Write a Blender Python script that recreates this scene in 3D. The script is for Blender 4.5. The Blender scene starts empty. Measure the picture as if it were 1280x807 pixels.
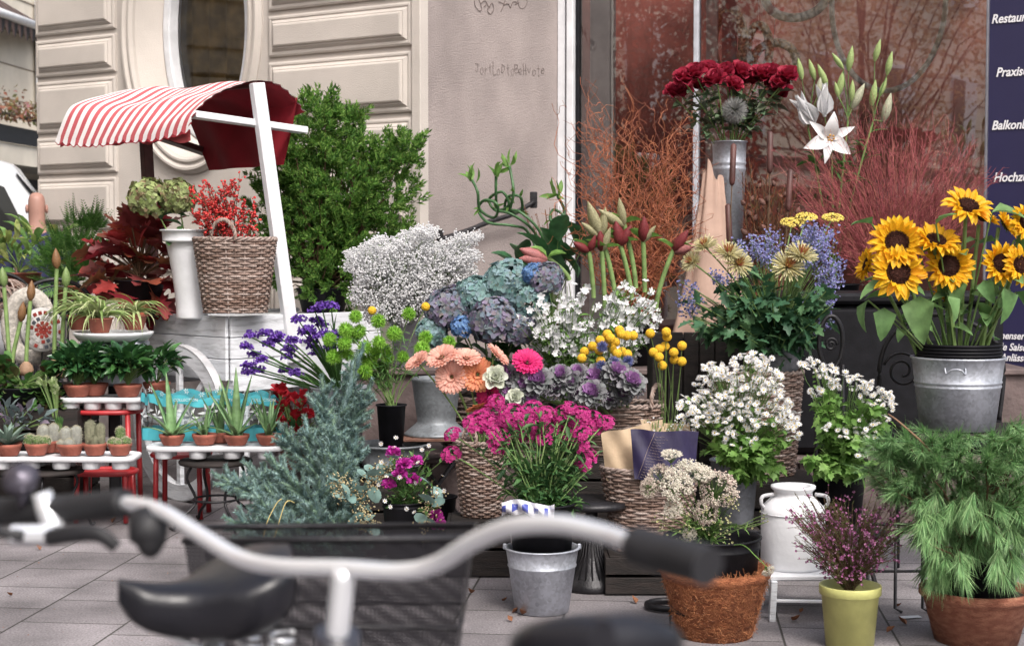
import bpy, math, random
import numpy as np
from mathutils import Vector, Matrix
rng = np.random.default_rng(7)
R = math.radians
PI = math.pi
S = bpy.context.scene
COL = S.collection
# ---------------------------------------------------------------- camera
F = 1900.0; CAMH = 1.30; PITCH = math.atan(88.0/F)
cd = bpy.data.cameras.new('camera'); cam = bpy.data.objects.new('camera', cd); COL.objects.link(cam)
cam.location = (0, 0, CAMH); cam.rotation_euler = (PI/2-PITCH, 0, 0)
cd.sensor_width = 36; cd.lens = 36*F/1280; cd.clip_start = .05; cd.clip_end = 500
cd.dof.use_dof = True; cd.dof.focus_distance = 6.4; cd.dof.aperture_fstop = 5.4
S.camera = cam
# ---------------------------------------------------------------- sky, sun, exposure
w = bpy.data.worlds.new('World'); S.world = w; w.use_nodes = True
nt = w.node_tree; nt.nodes.clear()
sky = nt.nodes.new('ShaderNodeTexSky'); sky.sky_type = 'NISHITA'; sky.sun_disc = False
SUN_EL, SUN_AZ = R(50), R(158)
sky.sun_elevation = SUN_EL; sky.sun_rotation = SUN_AZ; sky.air_density = 1.0; sky.dust_density = 6.0; sky.ozone_density = 1.0
hs = nt.nodes.new('ShaderNodeHueSaturation'); hs.inputs['Saturation'].default_value = .62
bg = nt.nodes.new('ShaderNodeBackground'); bg.inputs['Strength'].default_value = .15
wo = nt.nodes.new('ShaderNodeOutputWorld')
nt.links.new(sky.outputs[0], hs.inputs['Color']); nt.links.new(hs.outputs[0], bg.inputs[0]); nt.links.new(bg.outputs[0], wo.inputs[0])
sl = bpy.data.lights.new('sun', 'SUN'); sl.energy = 1.35; sl.angle = R(14); sl.color = (1, .965, .93)
so = bpy.data.objects.new('sun', sl); COL.objects.link(so)
sd = Vector((math.sin(SUN_AZ)*math.cos(SUN_EL), math.cos(SUN_AZ)*math.cos(SUN_EL), math.sin(SUN_EL)))
so.rotation_euler = sd.to_track_quat('Z', 'Y').to_euler(); so.location = (0, 0, 20)
S.view_settings.view_transform = 'Standard'; S.view_settings.look = 'None'
S.view_settings.exposure = .66; S.view_settings.gamma = 1
S.cycles.use_denoising = True
S.cycles.max_bounces = 7; S.cycles.transparent_max_bounces = 12; S.cycles.diffuse_bounces = 3; S.cycles.glossy_bounces = 3
S.cycles.caustics_reflective = False; S.cycles.caustics_refractive = False

# ---------------------------------------------------------------- pixel -> world
def W(px, py, Y):
    a = (px-640)/F; b = (403.5-py)/F
    d = np.array([a, b*math.sin(PITCH)+math.cos(PITCH), b*math.cos(PITCH)-math.sin(PITCH)])
    return np.array([0, 0, CAMH]) + d*(Y/d[1])
def M(px, Y): return px*Y/F          # a length in pixels at depth Y, in metres

# ---------------------------------------------------------------- objects
def thing(name, label, cat, loc=(0, 0, 0), rz=0, group=None, kind=None):
    o = bpy.data.objects.new(name, None); COL.objects.link(o); o.empty_display_size = .1
    o.location = [float(c) for c in loc]; o.rotation_euler = (0, 0, rz)
    tag(o, label, cat, group, kind); return o
def tag(o, label=None, cat=None, group=None, kind=None):
    if label: o['label'] = label
    if cat: o['category'] = cat
    if group: o['group'] = group
    if kind: o['kind'] = kind
    return o
def copy_tree(o, parent=None):
    c = o.copy(); COL.objects.link(c); c.parent = parent
    for ch in o.children: copy_tree(ch, c)
    return c
def head(me_name, parent, data, pos, z, scale=1.0, roll=None, label=None):
    """a part that shares mesh data, placed in its thing with its axis along z"""
    o = bpy.data.objects.new(me_name, data); COL.objects.link(o); o.parent = parent
    q = Vector([float(c) for c in z]).to_track_quat('Z', 'Y')
    m = Matrix.Translation([float(c) for c in pos]) @ q.to_matrix().to_4x4() @ Matrix.Rotation(rng.uniform(0, 6.28) if roll is None else roll, 4, 'Z') @ Matrix.Scale(scale, 4)
    o.matrix_basis = m
    if label: o['label'] = label
    return o

# ---------------------------------------------------------------- numpy geometry
def nz(v):
    v = np.asarray(v, float); n = np.linalg.norm(v, axis=-1, keepdims=True); return v/np.maximum(n, 1e-9)
def frames(D, roll='rand', jit=.3):
    D = nz(D); N = len(D)
    up = np.tile([0., 0., 1.], (N, 1)); bad = np.abs(D[:, 2]) > .97; up[bad] = [1, 0, 0]
    x = nz(np.cross(D, up)); y = np.cross(D, x)*-1   # y points up-ish
    a = rng.uniform(0, 2*PI, N) if roll == 'rand' else rng.normal(0, jit, N)
    c, s = np.cos(a)[:, None], np.sin(a)[:, None]
    x2 = x*c+y*s; y2 = -x*s+y*c
    return np.stack([x2, y2, D], axis=2)
class MB:
    def __init__(s): s.v = []; s.n = 0; s.f = []
    def add(s, v, f, mi=0, smooth=True):
        v = np.asarray(v, float).reshape(-1, 3)
        groups = {}
        if isinstance(f, np.ndarray): groups[f.shape[1]] = f
        else:
            for q in f: groups.setdefault(len(q), []).append(q)
        for k, q in groups.items():
            q = np.asarray(q, int)
            s.f.append((q+s.n, np.full(len(q), mi) if np.isscalar(mi) else np.asarray(mi), smooth))
        s.v.append(v); s.n += len(v)
    def inst(s, T, pos, Mx, sc=1.0, mo=0):
        """T = list of (verts, faces, mi, smooth)"""
        pos = np.asarray(pos, float).reshape(-1, 3); N = len(pos)
        sc = np.asarray(sc, float)
        if sc.ndim == 0: sc = np.full((N, 3), float(sc))
        elif sc.ndim == 1: sc = np.repeat(sc[:, None], 3, 1)
        for (v, f, mi, sm) in T:
            vv = np.einsum('nij,nkj->nki', Mx, v[None]*sc[:, None, :]) + pos[:, None, :]
            for q in (f if isinstance(f, list) else [f]):
                ff = (q[None]+(np.arange(N)*len(v))[:, None, None]).reshape(-1, q.shape[1])
                s.f.append((ff+s.n, np.full(len(ff), mi+mo), sm))
            s.v.append(vv.reshape(-1, 3)); s.n += N*len(v)
    def tubes(s, P, r, n=4, mi=0, cap=False, closed=False, flat=1.0):
        P = np.asarray(P, float)
        if P.ndim == 2: P = P[None]
        N, k, _ = P.shape
        r = np.asarray(r, float)
        if r.ndim == 0: r = np.full((N, k), float(r))
        elif r.ndim == 1: r = np.tile(r[None], (N, 1)) if len(r) == k else np.tile(r[:, None], (1, k))
        T = nz(np.roll(P, -1, 1)-np.roll(P, 1, 1)) if closed else nz(np.gradient(P, axis=1))
        mean = nz(T.mean(1)+1e-6); ref = np.where(np.abs(mean[:, 2:3]) > .75, [[1., .13, 0]], [[0., .0, 1.]])
        if closed:
            e1 = nz(P[:, k//4]-P[:, 0]); e2 = nz(P[:, k//2]-P[:, k//4]); ref = nz(np.cross(e1, e2))
        A = nz(np.cross(T, ref[:, None, :])); B = np.cross(T, A)
        a = np.arange(n)/n*2*PI
        V = P[:, :, None, :] + r[:, :, None, None]*(A[:, :, None, :]*np.cos(a)[None, None, :, None]+flat*B[:, :, None, :]*np.sin(a)[None, None, :, None])
        kk = k if closed else k-1
        i = np.arange(kk)[:, None]; j = np.arange(n)[None]
        i2 = (i+1) % k; j2 = (j+1) % n
        q = np.stack([i*n+j+0*i, i*n+j2, i2*n+j2, i2*n+j+0*i], 2).reshape(-1, 4)
        f = (q[None]+(np.arange(N)*k*n)[:, None, None]).reshape(-1, 4)
        s.f.append((f+s.n, np.full(len(f), mi), True))
        if cap and not closed:
            c0 = (np.arange(n)[::-1][None]+(np.arange(N)*k*n)[:, None]); c1 = (np.arange(n)[None]+(k-1)*n+(np.arange(N)*k*n)[:, None])
            s.f.append((np.concatenate([c0, c1])+s.n, np.full(2*N, mi), False))
        s.v.append(V.reshape(-1, 3)); s.n += N*k*n
    def tube(s, pts, r, n=8, mi=0, closed=False, smooth_path=0, cap=True, flat=1.0):
        p = np.asarray(pts, float)
        if smooth_path: 
            p = spline(p, smooth_path, closed)
            if not np.isscalar(r): r = np.interp(np.linspace(0, 1, len(p)), np.linspace(0, 1, len(r)), r)
        s.tubes(p[None], np.asarray(r) if np.isscalar(r) else np.asarray(r)[None], n, mi, cap, closed, flat)
    def lathe(s, prof, n=32, c=(0, 0, 0), mi=0, sx=1, sy=1, smooth=True, axis=None):
        prof = np.asarray(prof, float); a = np.arange(n)/n*2*PI; k = len(prof)
        V = np.stack([prof[:, None, 0]*np.cos(a)*sx, prof[:, None, 0]*np.sin(a)*sy, np.repeat(prof[:, 1:2], n, 1)], 2)
        if axis is not None: V = V @ frames([axis], 'up', 0)[0].T
        i = np.arange(k-1)[:, None]; j = np.arange(n)[None]; j2 = (j+1) % n
        f = np.stack([i*n+j, i*n+j2, (i+1)*n+j2, (i+1)*n+j], 2).reshape(-1, 4)
        s.add((V+np.asarray(c, float)).reshape(-1, 3), f, mi, smooth)
    def box(s, c, d, mi=0, rz=0, b=0.0, Mx=None):
        """bevelled box, centre c, full dimensions d"""
        d = np.asarray(d, float)/2; b = min(b, d.min()*.9) if b else 0
        if not b:
            v = np.array([[x, y, z] for x in (-1, 1) for y in (-1, 1) for z in (-1, 1)])*d
            f = [(0, 1, 3, 2), (4, 6, 7, 5), (0, 4, 5, 1), (2, 3, 7, 6), (0, 2, 6, 4), (1, 5, 7, 3)]
        else:
            v = []; idx = {}
            for sx in (-1, 1):
                for sy in (-1, 1):
                    for sz in (-1, 1):
                        for ax in range(3):
                            p = np.array([sx, sy, sz], float)*(d-b); p[ax] = (sx, sy, sz)[ax]*d[ax]
                            idx[(sx, sy, sz, ax)] = len(v); v.append(p)
            f = []
            for ax in range(3):
                o = [k for k in range(3) if k != ax]
                for sg in (-1, 1):
                    q = []
                    for (a, c2) in ((-1, -1), (1, -1), (1, 1), (-1, 1)):
                        k = [0, 0, 0]; k[ax] = sg; k[o[0]] = a; k[o[1]] = c2; q.append(idx[(*k, ax)])
                    f.append(tuple(q))
                for a in (-1, 1):
                    for c2 in (-1, 1):
                        k0 = [0, 0, 0]; k1 = [0, 0, 0]; k0[o[0]] = a; k0[o[1]] = c2; k1[o[0]] = a; k1[o[1]] = c2; k0[ax] = -1; k1[ax] = 1
                        f.append((idx[(*k0, o[0])], idx[(*k1, o[0])], idx[(*k1, o[1])], idx[(*k0, o[1])]))
            for sx in (-1, 1):
                for sy in (-1, 1):
                    for sz in (-1, 1): f.append((idx[(sx, sy, sz, 0)], idx[(sx, sy, sz, 1)], idx[(sx, sy, sz, 2)]))
            v = np.array(v)
        if rz: v = v @ np.array([[math.cos(rz), math.sin(rz), 0], [-math.sin(rz), math.cos(rz), 0], [0, 0, 1]])
        if Mx is not None: v = v @ np.asarray(Mx).T
        fq = [q for q in f if len(q) == 4]; ft = [q for q in f if len(q) == 3]
        c = np.asarray(c, float); s.add(v+c, np.array(fq), mi, False)
        if ft: s.n -= 0; s.f.append((np.array(ft)+s.n-len(v), np.full(len(ft), mi), False))
    def bar(s, p, q, w_, t_, mi=0, b=.002, up=(0, 0, 1)):
        """a board from p to q, w_ wide, t_ thick"""
        p = np.asarray(p, float); q = np.asarray(q, float); L = np.linalg.norm(q-p); z = (q-p)/L
        x = np.cross(up, z)
        if np.linalg.norm(x) < 1e-3: x = np.array([1., 0, 0])
        x = nz(x); y = np.cross(z, x)
        s.box((p+q)/2, (w_, t_, L), mi, 0, b, np.stack([x, y, z], 1))
    def grid(s, fn, nu, nv, mi=0, smooth=True, mfn=None):
        u = np.linspace(0, 1, nu+1); v = np.linspace(0, 1, nv+1)
        P = np.array([[fn(a, b) for b in v] for a in u]).reshape(-1, 3)
        i = np.arange(nu)[:, None]; j = np.arange(nv)[None]; k = nv+1
        f = np.stack([i*k+j, (i+1)*k+j, (i+1)*k+j+1, i*k+j+1], 2).reshape(-1, 4)
        m = mi if mfn is None else np.array([mfn((a+.5)/nu, (b+.5)/nv) for a in range(nu) for b in range(nv)])
        s.add(P, f, m, smooth)
    def build(s, name, mats, parent=None, label=None):
        me = s.mesh(name, mats)
        o = bpy.data.objects.new(name, me); COL.objects.link(o)
        if parent is not None: o.parent = parent
        if label: o['label'] = label
        return o
    def bw(s, name, mats, parent, label=None):
        """geometry given in world coordinates, stored relative to its thing"""
        L = np.array(parent.location); s.v = [v-L for v in s.v]; return s.build(name, mats, parent, label)
    def mesh(s, name, mats):
        me = bpy.data.meshes.new(name)
        V = np.concatenate(s.v); me.vertices.add(len(V)); me.vertices.foreach_set('co', V.astype(np.float32).ravel())
        li = np.concatenate([f.ravel() for f, _, _ in s.f]); tot = np.concatenate([np.full(len(f), f.shape[1]) for f, _, _ in s.f])
        me.loops.add(len(li)); me.loops.foreach_set('vertex_index', li.astype(np.int32))
        me.polygons.add(len(tot)); st = np.concatenate([[0], np.cumsum(tot)[:-1]])
        me.polygons.foreach_set('loop_start', st.astype(np.int32))
        me.polygons.foreach_set('material_index', np.concatenate([m for _, m, _ in s.f]).astype(np.int32))
        me.polygons.foreach_set('use_smooth', np.concatenate([np.full(len(f), sm) for f, _, sm in s.f]))
        for m in (mats if isinstance(mats, (list, tuple)) else [mats]): me.materials.append(m)
        me.update(calc_edges=True); return me
def spline(p, m=6, closed=False):
    p = np.asarray(p, float); n = len(p); out = []
    for i in range(n if closed else n-1):
        a = p[(i-1) % n] if (closed or i > 0) else p[0]; b = p[i]; c = p[(i+1) % n]; d = p[(i+2) % n] if (closed or i+2 < n) else p[-1]
        for t in np.arange(m)/m:
            out.append(.5*((2*b)+(-a+c)*t+(2*a-5*b+4*c-d)*t*t+(-a+3*b-3*c+d)*t**3))
    if not closed: out.append(p[-1])
    return np.array(out)
def merge(*Ts):
    return [t for T in Ts for t in T]
def xf(T, Mx=None, off=(0, 0, 0), sc=1.0, mi=None):
    out = []
    for v, f, m, sm in T:
        vv = v*np.asarray(sc)
        if Mx is not None: vv = vv @ np.asarray(Mx).T
        out.append((vv+np.asarray(off, float), f, m if mi is None else mi, sm))
    return out
def rot(ax, a):
    return np.array(Matrix.Rotation(a, 3, ax))
def T_leaf(w_=.4, n=4, bend=.5, fold=.12, shape='ovate', mi=0, wav=0.0):
    """unit leaf along +z, upper face +y, drooping towards -y"""
    V = []; pos = np.zeros(2); 
    for i in range(n+1):
        t = i/n
        if i: 
            a = bend*(t-.5/n); pos = pos+np.array([math.cos(a), -math.sin(a)])/n
        if shape == 'ovate': p = math.sin(PI*min(1, t**.65))**.9 if t < 1 else 0
        elif shape == 'lance': p = math.sin(PI*t**.85)**.8 if 0 < t < 1 else 0
        elif shape == 'obovate': p = (math.sin(PI*t**1.5)**.8 if 0 < t < 1 else 0) if t < 1 else .5
        elif shape == 'strap': p = min(1, 6*t+.4)*min(1, (1-t)*2.2)
        elif shape == 'heart': p = min(1, t*5)**.5*(1-t)**.7*1.1
        elif shape == 'spike': p = 1-t
        elif shape == 'round': p = math.sqrt(max(0, 1-.82*(2*t-1)**2))
        elif shape == 'ray': p = min(1, 2.2*t+.5)*(1 if t < .85 else .62)
        p = max(p, .03); a = bend*t
        nx, ny = math.sin(a), math.cos(a)
        wv = wav*math.sin(t*9)*p
        V += [(-w_/2*p, pos[1]+ny*(fold*w_*p*2+wv), pos[0]+nx*fold*w_*p*2), (0, pos[1], pos[0]), (w_/2*p, pos[1]+ny*(fold*w_*p*2-wv), pos[0]+nx*fold*w_*p*2)]
    f = []
    for i in range(n):
        a = i*3; f += [(a, a+1, a+4, a+3), (a+1, a+2, a+5, a+4)]
    return [(np.array(V), np.array(f), mi, True)]
def T_outline(pts, bend=.4, mi=0, cup=.0):
    """a leaf from half-outline (x>=0, z) pairs, fan rows to the midrib"""
    pts = np.array(pts); n = len(pts); V = []
    for x, z in pts:
        y = -bend*z*z+cup*x
        V += [(-x, y, z), (0, -bend*z*z, z), (x, y, z)]
    f = []
    for i in range(n-1):
        a = i*3; f += [(a, a+1, a+4, a+3), (a+1, a+2, a+5, a+4)]
    return [(np.array(V), np.array(f), mi, False)]
def T_ico(lv=1, mi=0, smooth=True, sc=(1, 1, 1)):
    import bmesh
    bm = bmesh.new(); bmesh.ops.create_icosphere(bm, subdivisions=lv, radius=1)
    v = np.array([q.co[:] for q in bm.verts])*np.array(sc); f = np.array([[q.index for q in p.verts] for p in bm.faces]); bm.free()
    return [(v, f, mi, smooth)]
def T_needle(w_=.06, mi=0, bend=0.0):
    if bend:
        return [(np.array([(-w_, 0, 0), (w_, 0, 0), (-w_*.8, -bend*.25, .5), (w_*.8, -bend*.25, .5), (0, -bend, 1.)]), [np.array([(0, 1, 3, 2)]), np.array([(2, 3, 4)])], mi, True)]
    return [(np.array([(-w_, -w_*.6, 0), (w_, -w_*.6, 0), (0, w_, 0), (0, 0, 1.)]), np.array([(0, 1, 3), (1, 2, 3), (2, 0, 3)]), mi, False)]
def ring_of(T, n, tilt, r0=0, sc=1.0, jit=0.0, phase=0, z0=0):
    """n copies of a leaf about +z; tilt 0 = straight up, PI/2 = flat"""
    out = []
    for i in range(n):
        a = 2*PI*i/n+phase+rng.normal(0, jit*.4); tl = tilt+rng.normal(0, jit)
        Mx = rot('Z', a) @ rot('X', -tl)       # +z -> +y direction; upper face towards +z
        Mx = rot('Z', a) @ rot('X', -tl)
        s_ = sc*(1+rng.normal(0, jit*.5))
        base = rot('Z', a) @ np.array([0, r0, z0])
        out += xf([(v*np.array([1, -1, 1]), f, m, sm) for v, f, m, sm in T], Mx, base, s_) if True else []
    return out
def flat(T):
    """join a template's pieces that share material and face size (keeps python fast)"""
    d = {}
    for v, f, m, sm in T:
        for q in (f if isinstance(f, list) else [f]):
            d.setdefault((m, sm), []).append((v, q))
    out = []
    for (m, sm), L in d.items():
        V = []; n = 0; Fs = {}
        for v, q in L:
            V.append(v); Fs.setdefault(q.shape[1], []).append(q+n); n += len(v)
        out.append((np.concatenate(V), [np.concatenate(x) for x in Fs.values()], m, sm))
    return out
def dirs(N, zmin=-1, zmax=1):
    z = rng.uniform(zmin, zmax, N); a = rng.uniform(0, 2*PI, N); r = np.sqrt(1-z*z)
    return np.stack([r*np.cos(a), r*np.sin(a), z], 1)
def shell(N, c, rad, zmin=-1, fill=0.0):
    d = dirs(N, zmin); k = rng.uniform(1-fill, 1, N)[:, None] if fill else 1
    return np.asarray(c)+d*np.asarray(rad)*k, nz(d/np.asarray(rad))
def stalks(base, tops, k=6, pw=1.5, wob=0.0):
    base = np.asarray(base, float); tops = np.asarray(tops, float)
    if base.ndim == 1: base = np.tile(base, (len(tops), 1))
    t = np.linspace(0, 1, k)[None, :, None]
    P = base[:, None]+(tops-base)[:, None]*np.concatenate([t**pw, t**pw, t**.9], 2)
    if wob:
        o = rng.normal(0, wob, P.shape); o[:, 0] = 0; o[:, -1] = 0; P += o
    return P
def disc_pts(N, r, c=(0, 0, 0)):
    a = rng.uniform(0, 2*PI, N); q = np.sqrt(rng.uniform(0, 1, N))*r
    return np.stack([q*np.cos(a), q*np.sin(a), np.zeros(N)], 1)+np.asarray(c)

# ---------------------------------------------------------------- materials
def newmat(name):
    m = bpy.data.materials.new(name); m.use_nodes = True
    n = m.node_tree.nodes; p = n['Principled BSDF']; return m, n, m.node_tree.links, p
def c4(c): return (c[0], c[1], c[2], 1)
def mat(name, col, rough=.6, metal=0.0, var=.12, scale=12.0, bump=0.0, bscale=None, col2=None, spec=.5, thr=(.4, .65), coat=0.0, detail=6, stretch=None):
    m, n, l, p = newmat(name)
    tc = n.new('ShaderNodeTexCoord'); src = tc.outputs['Object']
    if stretch:
        mp = n.new('ShaderNodeMapping'); mp.inputs['Scale'].default_value = stretch; l.new(src, mp.inputs[0]); src = mp.outputs[0]
    no = n.new('ShaderNodeTexNoise'); no.inputs['Scale'].default_value = scale; no.inputs['Detail'].default_value = detail; l.new(src, no.inputs['Vector'])
    cr = n.new('ShaderNodeValToRGB'); e = cr.color_ramp.elements
    c2 = col2 if col2 else tuple(max(0, c*(1-var*2)) for c in col)
    e[0].position = thr[0]; e[1].position = thr[1]; e[0].color = c4(c2); e[1].color = c4(col)
    l.new(no.outputs['Fac'], cr.inputs[0]); l.new(cr.outputs[0], p.inputs['Base Color'])
    p.inputs['Roughness'].default_value = rough; p.inputs['Metallic'].default_value = metal
    p.inputs['Specular IOR Level'].default_value = spec; p.inputs['Coat Weight'].default_value = coat
    if bump:
        nb = n.new('ShaderNodeTexNoise'); nb.inputs['Scale'].default_value = bscale or scale*6; nb.inputs['Detail'].default_value = 4; l.new(src, nb.inputs['Vector'])
        bp = n.new('ShaderNodeBump'); bp.inputs['Strength'].default_value = min(1, bump); bp.inputs['Distance'].default_value = .01
        l.new(nb.outputs['Fac'], bp.inputs['Height']); l.new(bp.outputs[0], p.inputs['Normal'])
    return m
def leafmat(name, cols, rough=.5, trans=.35, spec=.35, nscale=25, namt=.35, sheen=0):
    """colour varies from leaf to leaf (random per island) plus a little mottling"""
    m, n, l, p = newmat(name)
    cols = [tuple(min(.9, x*(1.32 if c[1] > 1.15*c[0] and c[1] > 1.15*c[2] else 1)) for x in c) for c in cols]
    g = n.new('ShaderNodeNewGeometry'); cr = n.new('ShaderNodeValToRGB'); e = cr.color_ramp.elements
    while len(e) < len(cols): e.new(.5)
    for i, c in enumerate(cols): e[i].position = i/max(1, len(cols)-1); e[i].color = c4(c)
    l.new(g.outputs['Random Per Island'], cr.inputs[0])
    tc = n.new('ShaderNodeTexCoord'); no = n.new('ShaderNodeTexNoise'); no.inputs['Scale'].default_value = nscale; no.inputs['Detail'].default_value = 3
    l.new(tc.outputs['Object'], no.inputs['Vector'])
    mr = n.new('ShaderNodeMapRange'); mr.inputs['From Min'].default_value = .3; mr.inputs['From Max'].default_value = .7
    mr.inputs['To Min'].default_value = 1-namt; mr.inputs['To Max'].default_value = 1+namt*.6; l.new(no.outputs['Fac'], mr.inputs[0])
    mx = n.new('ShaderNodeVectorMath'); mx.operation = 'SCALE'; l.new(cr.outputs[0], mx.inputs[0]); l.new(mr.outputs[0], mx.inputs['Scale'])
    l.new(mx.outputs[0], p.inputs['Base Color']); p.inputs['Roughness'].default_value = rough; p.inputs['Specular IOR Level'].default_value = spec
    if trans:
        tr = n.new('ShaderNodeBsdfTranslucent'); l.new(mx.outputs[0], tr.inputs[0])
        ms = n.new('ShaderNodeMixShader'); ms.inputs[0].default_value = trans
        l.new(p.outputs[0], ms.inputs[1]); l.new(tr.outputs[0], ms.inputs[2]); l.new(ms.outputs[0], n['Material Output'].inputs['Surface'])
    return m
# ================================================================ materials of the setting
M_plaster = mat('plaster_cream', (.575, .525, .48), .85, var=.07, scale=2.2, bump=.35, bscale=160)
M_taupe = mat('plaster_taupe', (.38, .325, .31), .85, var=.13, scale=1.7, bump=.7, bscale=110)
M_white = mat('white_paint', (.76, .77, .80), .45, var=.07, scale=9, bump=.12, bscale=60)
M_whitewood = mat('white_painted_wood', (.70, .72, .76), .55, var=.2, scale=7, bump=.35, bscale=40, stretch=(1, 1, 6), thr=(.3, .5))
M_greywood = mat('weathered_grey_wood', (.50, .50, .52), .7, var=.14, scale=14, bump=.4, bscale=60)
M_blackiron = mat('black_iron', (.025, .024, .028), .42, metal=.3, var=.2, scale=20, bump=.2)
M_blackplastic = mat('black_plastic', (.010, .010, .013), .55, spec=.18, var=.2, scale=16, bump=.08)
M_darkwood = mat('dark_wood', (.022, .015, .013), .75, var=.3, scale=9, bump=.4, stretch=(1, 1, 5))
M_terra = mat('terracotta', (.34, .105, .07), .8, var=.14, scale=22, bump=.25, bscale=90)
M_soil = mat('potting_soil', (.045, .03, .022), .95, var=.35, scale=40, bump=1, bscale=90)
M_redmetal = mat('red_enamel', (.42, .03, .035), .4, var=.1, scale=14, bump=.1)
M_darkbrown = mat('dark_brown', (.10, .035, .03), .55, var=.2, scale=12, bump=.2)  # plain dark brown for the cart's rear frame, ridge pole and cattails
M_brick = None

# ================================================================ ground
def paving_mat():
    m, n, l, p = newmat('concrete_slabs')
    tc = n.new('ShaderNodeTexCoord'); mp = n.new('ShaderNodeMapping'); mp.inputs['Rotation'].default_value = (0, 0, R(90-6)*-1)
    l.new(tc.outputs['Object'], mp.inputs[0])
    b = n.new('ShaderNodeTexBrick'); l.new(mp.outputs[0], b.inputs['Vector'])
    b.inputs['Scale'].default_value = 1; b.inputs['Brick Width'].default_value = .34; b.inputs['Row Height'].default_value = .38
    b.inputs['Mortar Size'].default_value = .0045; b.inputs['Mortar Smooth'].default_value = .4; b.inputs['Bias'].default_value = 0
    b.inputs['Color1'].default_value = (.17, .155, .162, 1); b.inputs['Color2'].default_value = (.245, .225, .235, 1); b.inputs['Mortar'].default_value = (.05, .047, .042, 1)
    b.offset = .42
    n1 = n.new('ShaderNodeTexNoise'); n1.inputs['Scale'].default_value = 120; n1.inputs['Detail'].default_value = 3; l.new(tc.outputs['Object'], n1.inputs['Vector'])
    n2 = n.new('ShaderNodeTexNoise'); n2.inputs['Scale'].default_value = 2.6; n2.inputs['Detail'].default_value = 7; l.new(tc.outputs['Object'], n2.inputs['Vector'])
    def ramp(src, a, b_, f0, f1):
        r = n.new('ShaderNodeMapRange'); r.inputs['From Min'].default_value = f0; r.inputs['From Max'].default_value = f1; r.inputs['To Min'].default_value = a; r.inputs['To Max'].default_value = b_; l.new(src, r.inputs[0]); return r.outputs[0]
    mu = n.new('ShaderNodeMath'); mu.operation = 'MULTIPLY'; l.new(ramp(n1.outputs['Fac'], .68, 1.38, .3, .7), mu.inputs[0]); l.new(ramp(n2.outputs['Fac'], .5, 1.25, .3, .7), mu.inputs[1])
    v = n.new('ShaderNodeVectorMath'); v.operation = 'SCALE'; l.new(b.outputs['Color'], v.inputs[0]); l.new(mu.outputs[0], v.inputs['Scale'])
    l.new(v.outputs[0], p.inputs['Base Color']); p.inputs['Roughness'].default_value = .85
    s1 = n.new('ShaderNodeMath'); s1.operation = 'MULTIPLY_ADD'; s1.inputs[1].default_value = -1.2; l.new(b.outputs['Fac'], s1.inputs[0]); l.new(ramp(n1.outputs['Fac'], 0, .25, .3, .7), s1.inputs[2])
    bp = n.new('ShaderNodeBump'); bp.inputs['Strength'].default_value = .8; bp.inputs['Distance'].default_value = .006; l.new(s1.outputs[0], bp.inputs['Height']); l.new(bp.outputs[0], p.inputs['Normal'])
    return m
def slab(name, x0, x1, y0, y1, z, m):
    b = MB(); b.add([(x0, y0, z), (x1, y0, z), (x1, y1, z), (x0, y1, z)], np.array([(0, 1, 2, 3)])); return tag(b.build(name, m), kind='structure')
slab('ground', -150, 150, -150, 150, -.13, mat('far_ground', (.12, .115, .11), .9, scale=1))
b = MB(); b.box((1.5, 5.5, -.0645), (10.2, 21, .129), b=.01); tag(b.build('pavement', paving_mat()), kind='structure')
slab('road', -8.0, -3.61, -60, 90, -.126, mat('asphalt', (.06, .06, .064), .8, scale=30, bump=.5))

# ================================================================ facade (shop corner)
C0 = np.array([-.554, 9.4]); LU = nz(np.array([-.85, .53])); NW = np.array([-LU[1], LU[0]])*1.0
if NW[1] > 0: NW = -NW
def uw(u, w_, z):
    q = C0+LU*u+NW*w_; return (q[0], q[1], z)
fac = thing('shop_facade', 'cream plaster corner facade with raised banded blocks and an oval window', 'building', (0, 0, 0))
b = MB()
cu, cz, ea, eb = 1.92, 2.85, .53, .90
RU0, RU1, RZ0, RZ1 = 1.28, 2.56, 1.82, 3.88
ang = np.linspace(0, 2*PI, 97)[:-1]
cor = [math.atan2((z-cz), (u-cu)) % (2*PI) for u in (RU0, RU1) for z in (RZ0, RZ1)]
ang = np.sort(np.concatenate([ang, cor]))
inner = [(cu+ea*math.cos(a), cz+eb*math.sin(a)) for a in ang]
outer = []
for a in ang:
    c_, s_ = math.cos(a), math.sin(a); ts = []
    if c_ > 1e-9: ts.append((RU1-cu)/c_)
    if c_ < -1e-9: ts.append((RU0-cu)/c_)
    if s_ > 1e-9: ts.append((RZ1-cz)/s_)
    if s_ < -1e-9: ts.append((RZ0-cz)/s_)
    t = min(ts); outer.append((cu+t*c_, cz+t*s_))
n_ = len(ang)
V = [uw(u, 0, z) for u, z in inner]+[uw(u, 0, z) for u, z in outer]
b.add(V, np.array([(i, (i+1) % n_, n_+(i+1) % n_, n_+i) for i in range(n_)]), 0, False)
for (u0, u1, z0, z1) in ((0, RU0, -.1, 5), (RU1, 3.45, -.1, 5), (RU0, RU1, -.1, RZ0), (RU0, RU1, RZ1, 5)):
    b.add([uw(u0, 0, z0), uw(u1, 0, z0), uw(u1, 0, z1), uw(u0, 0, z1)], np.array([(0, 1, 2, 3)]), 0, False)
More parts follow.
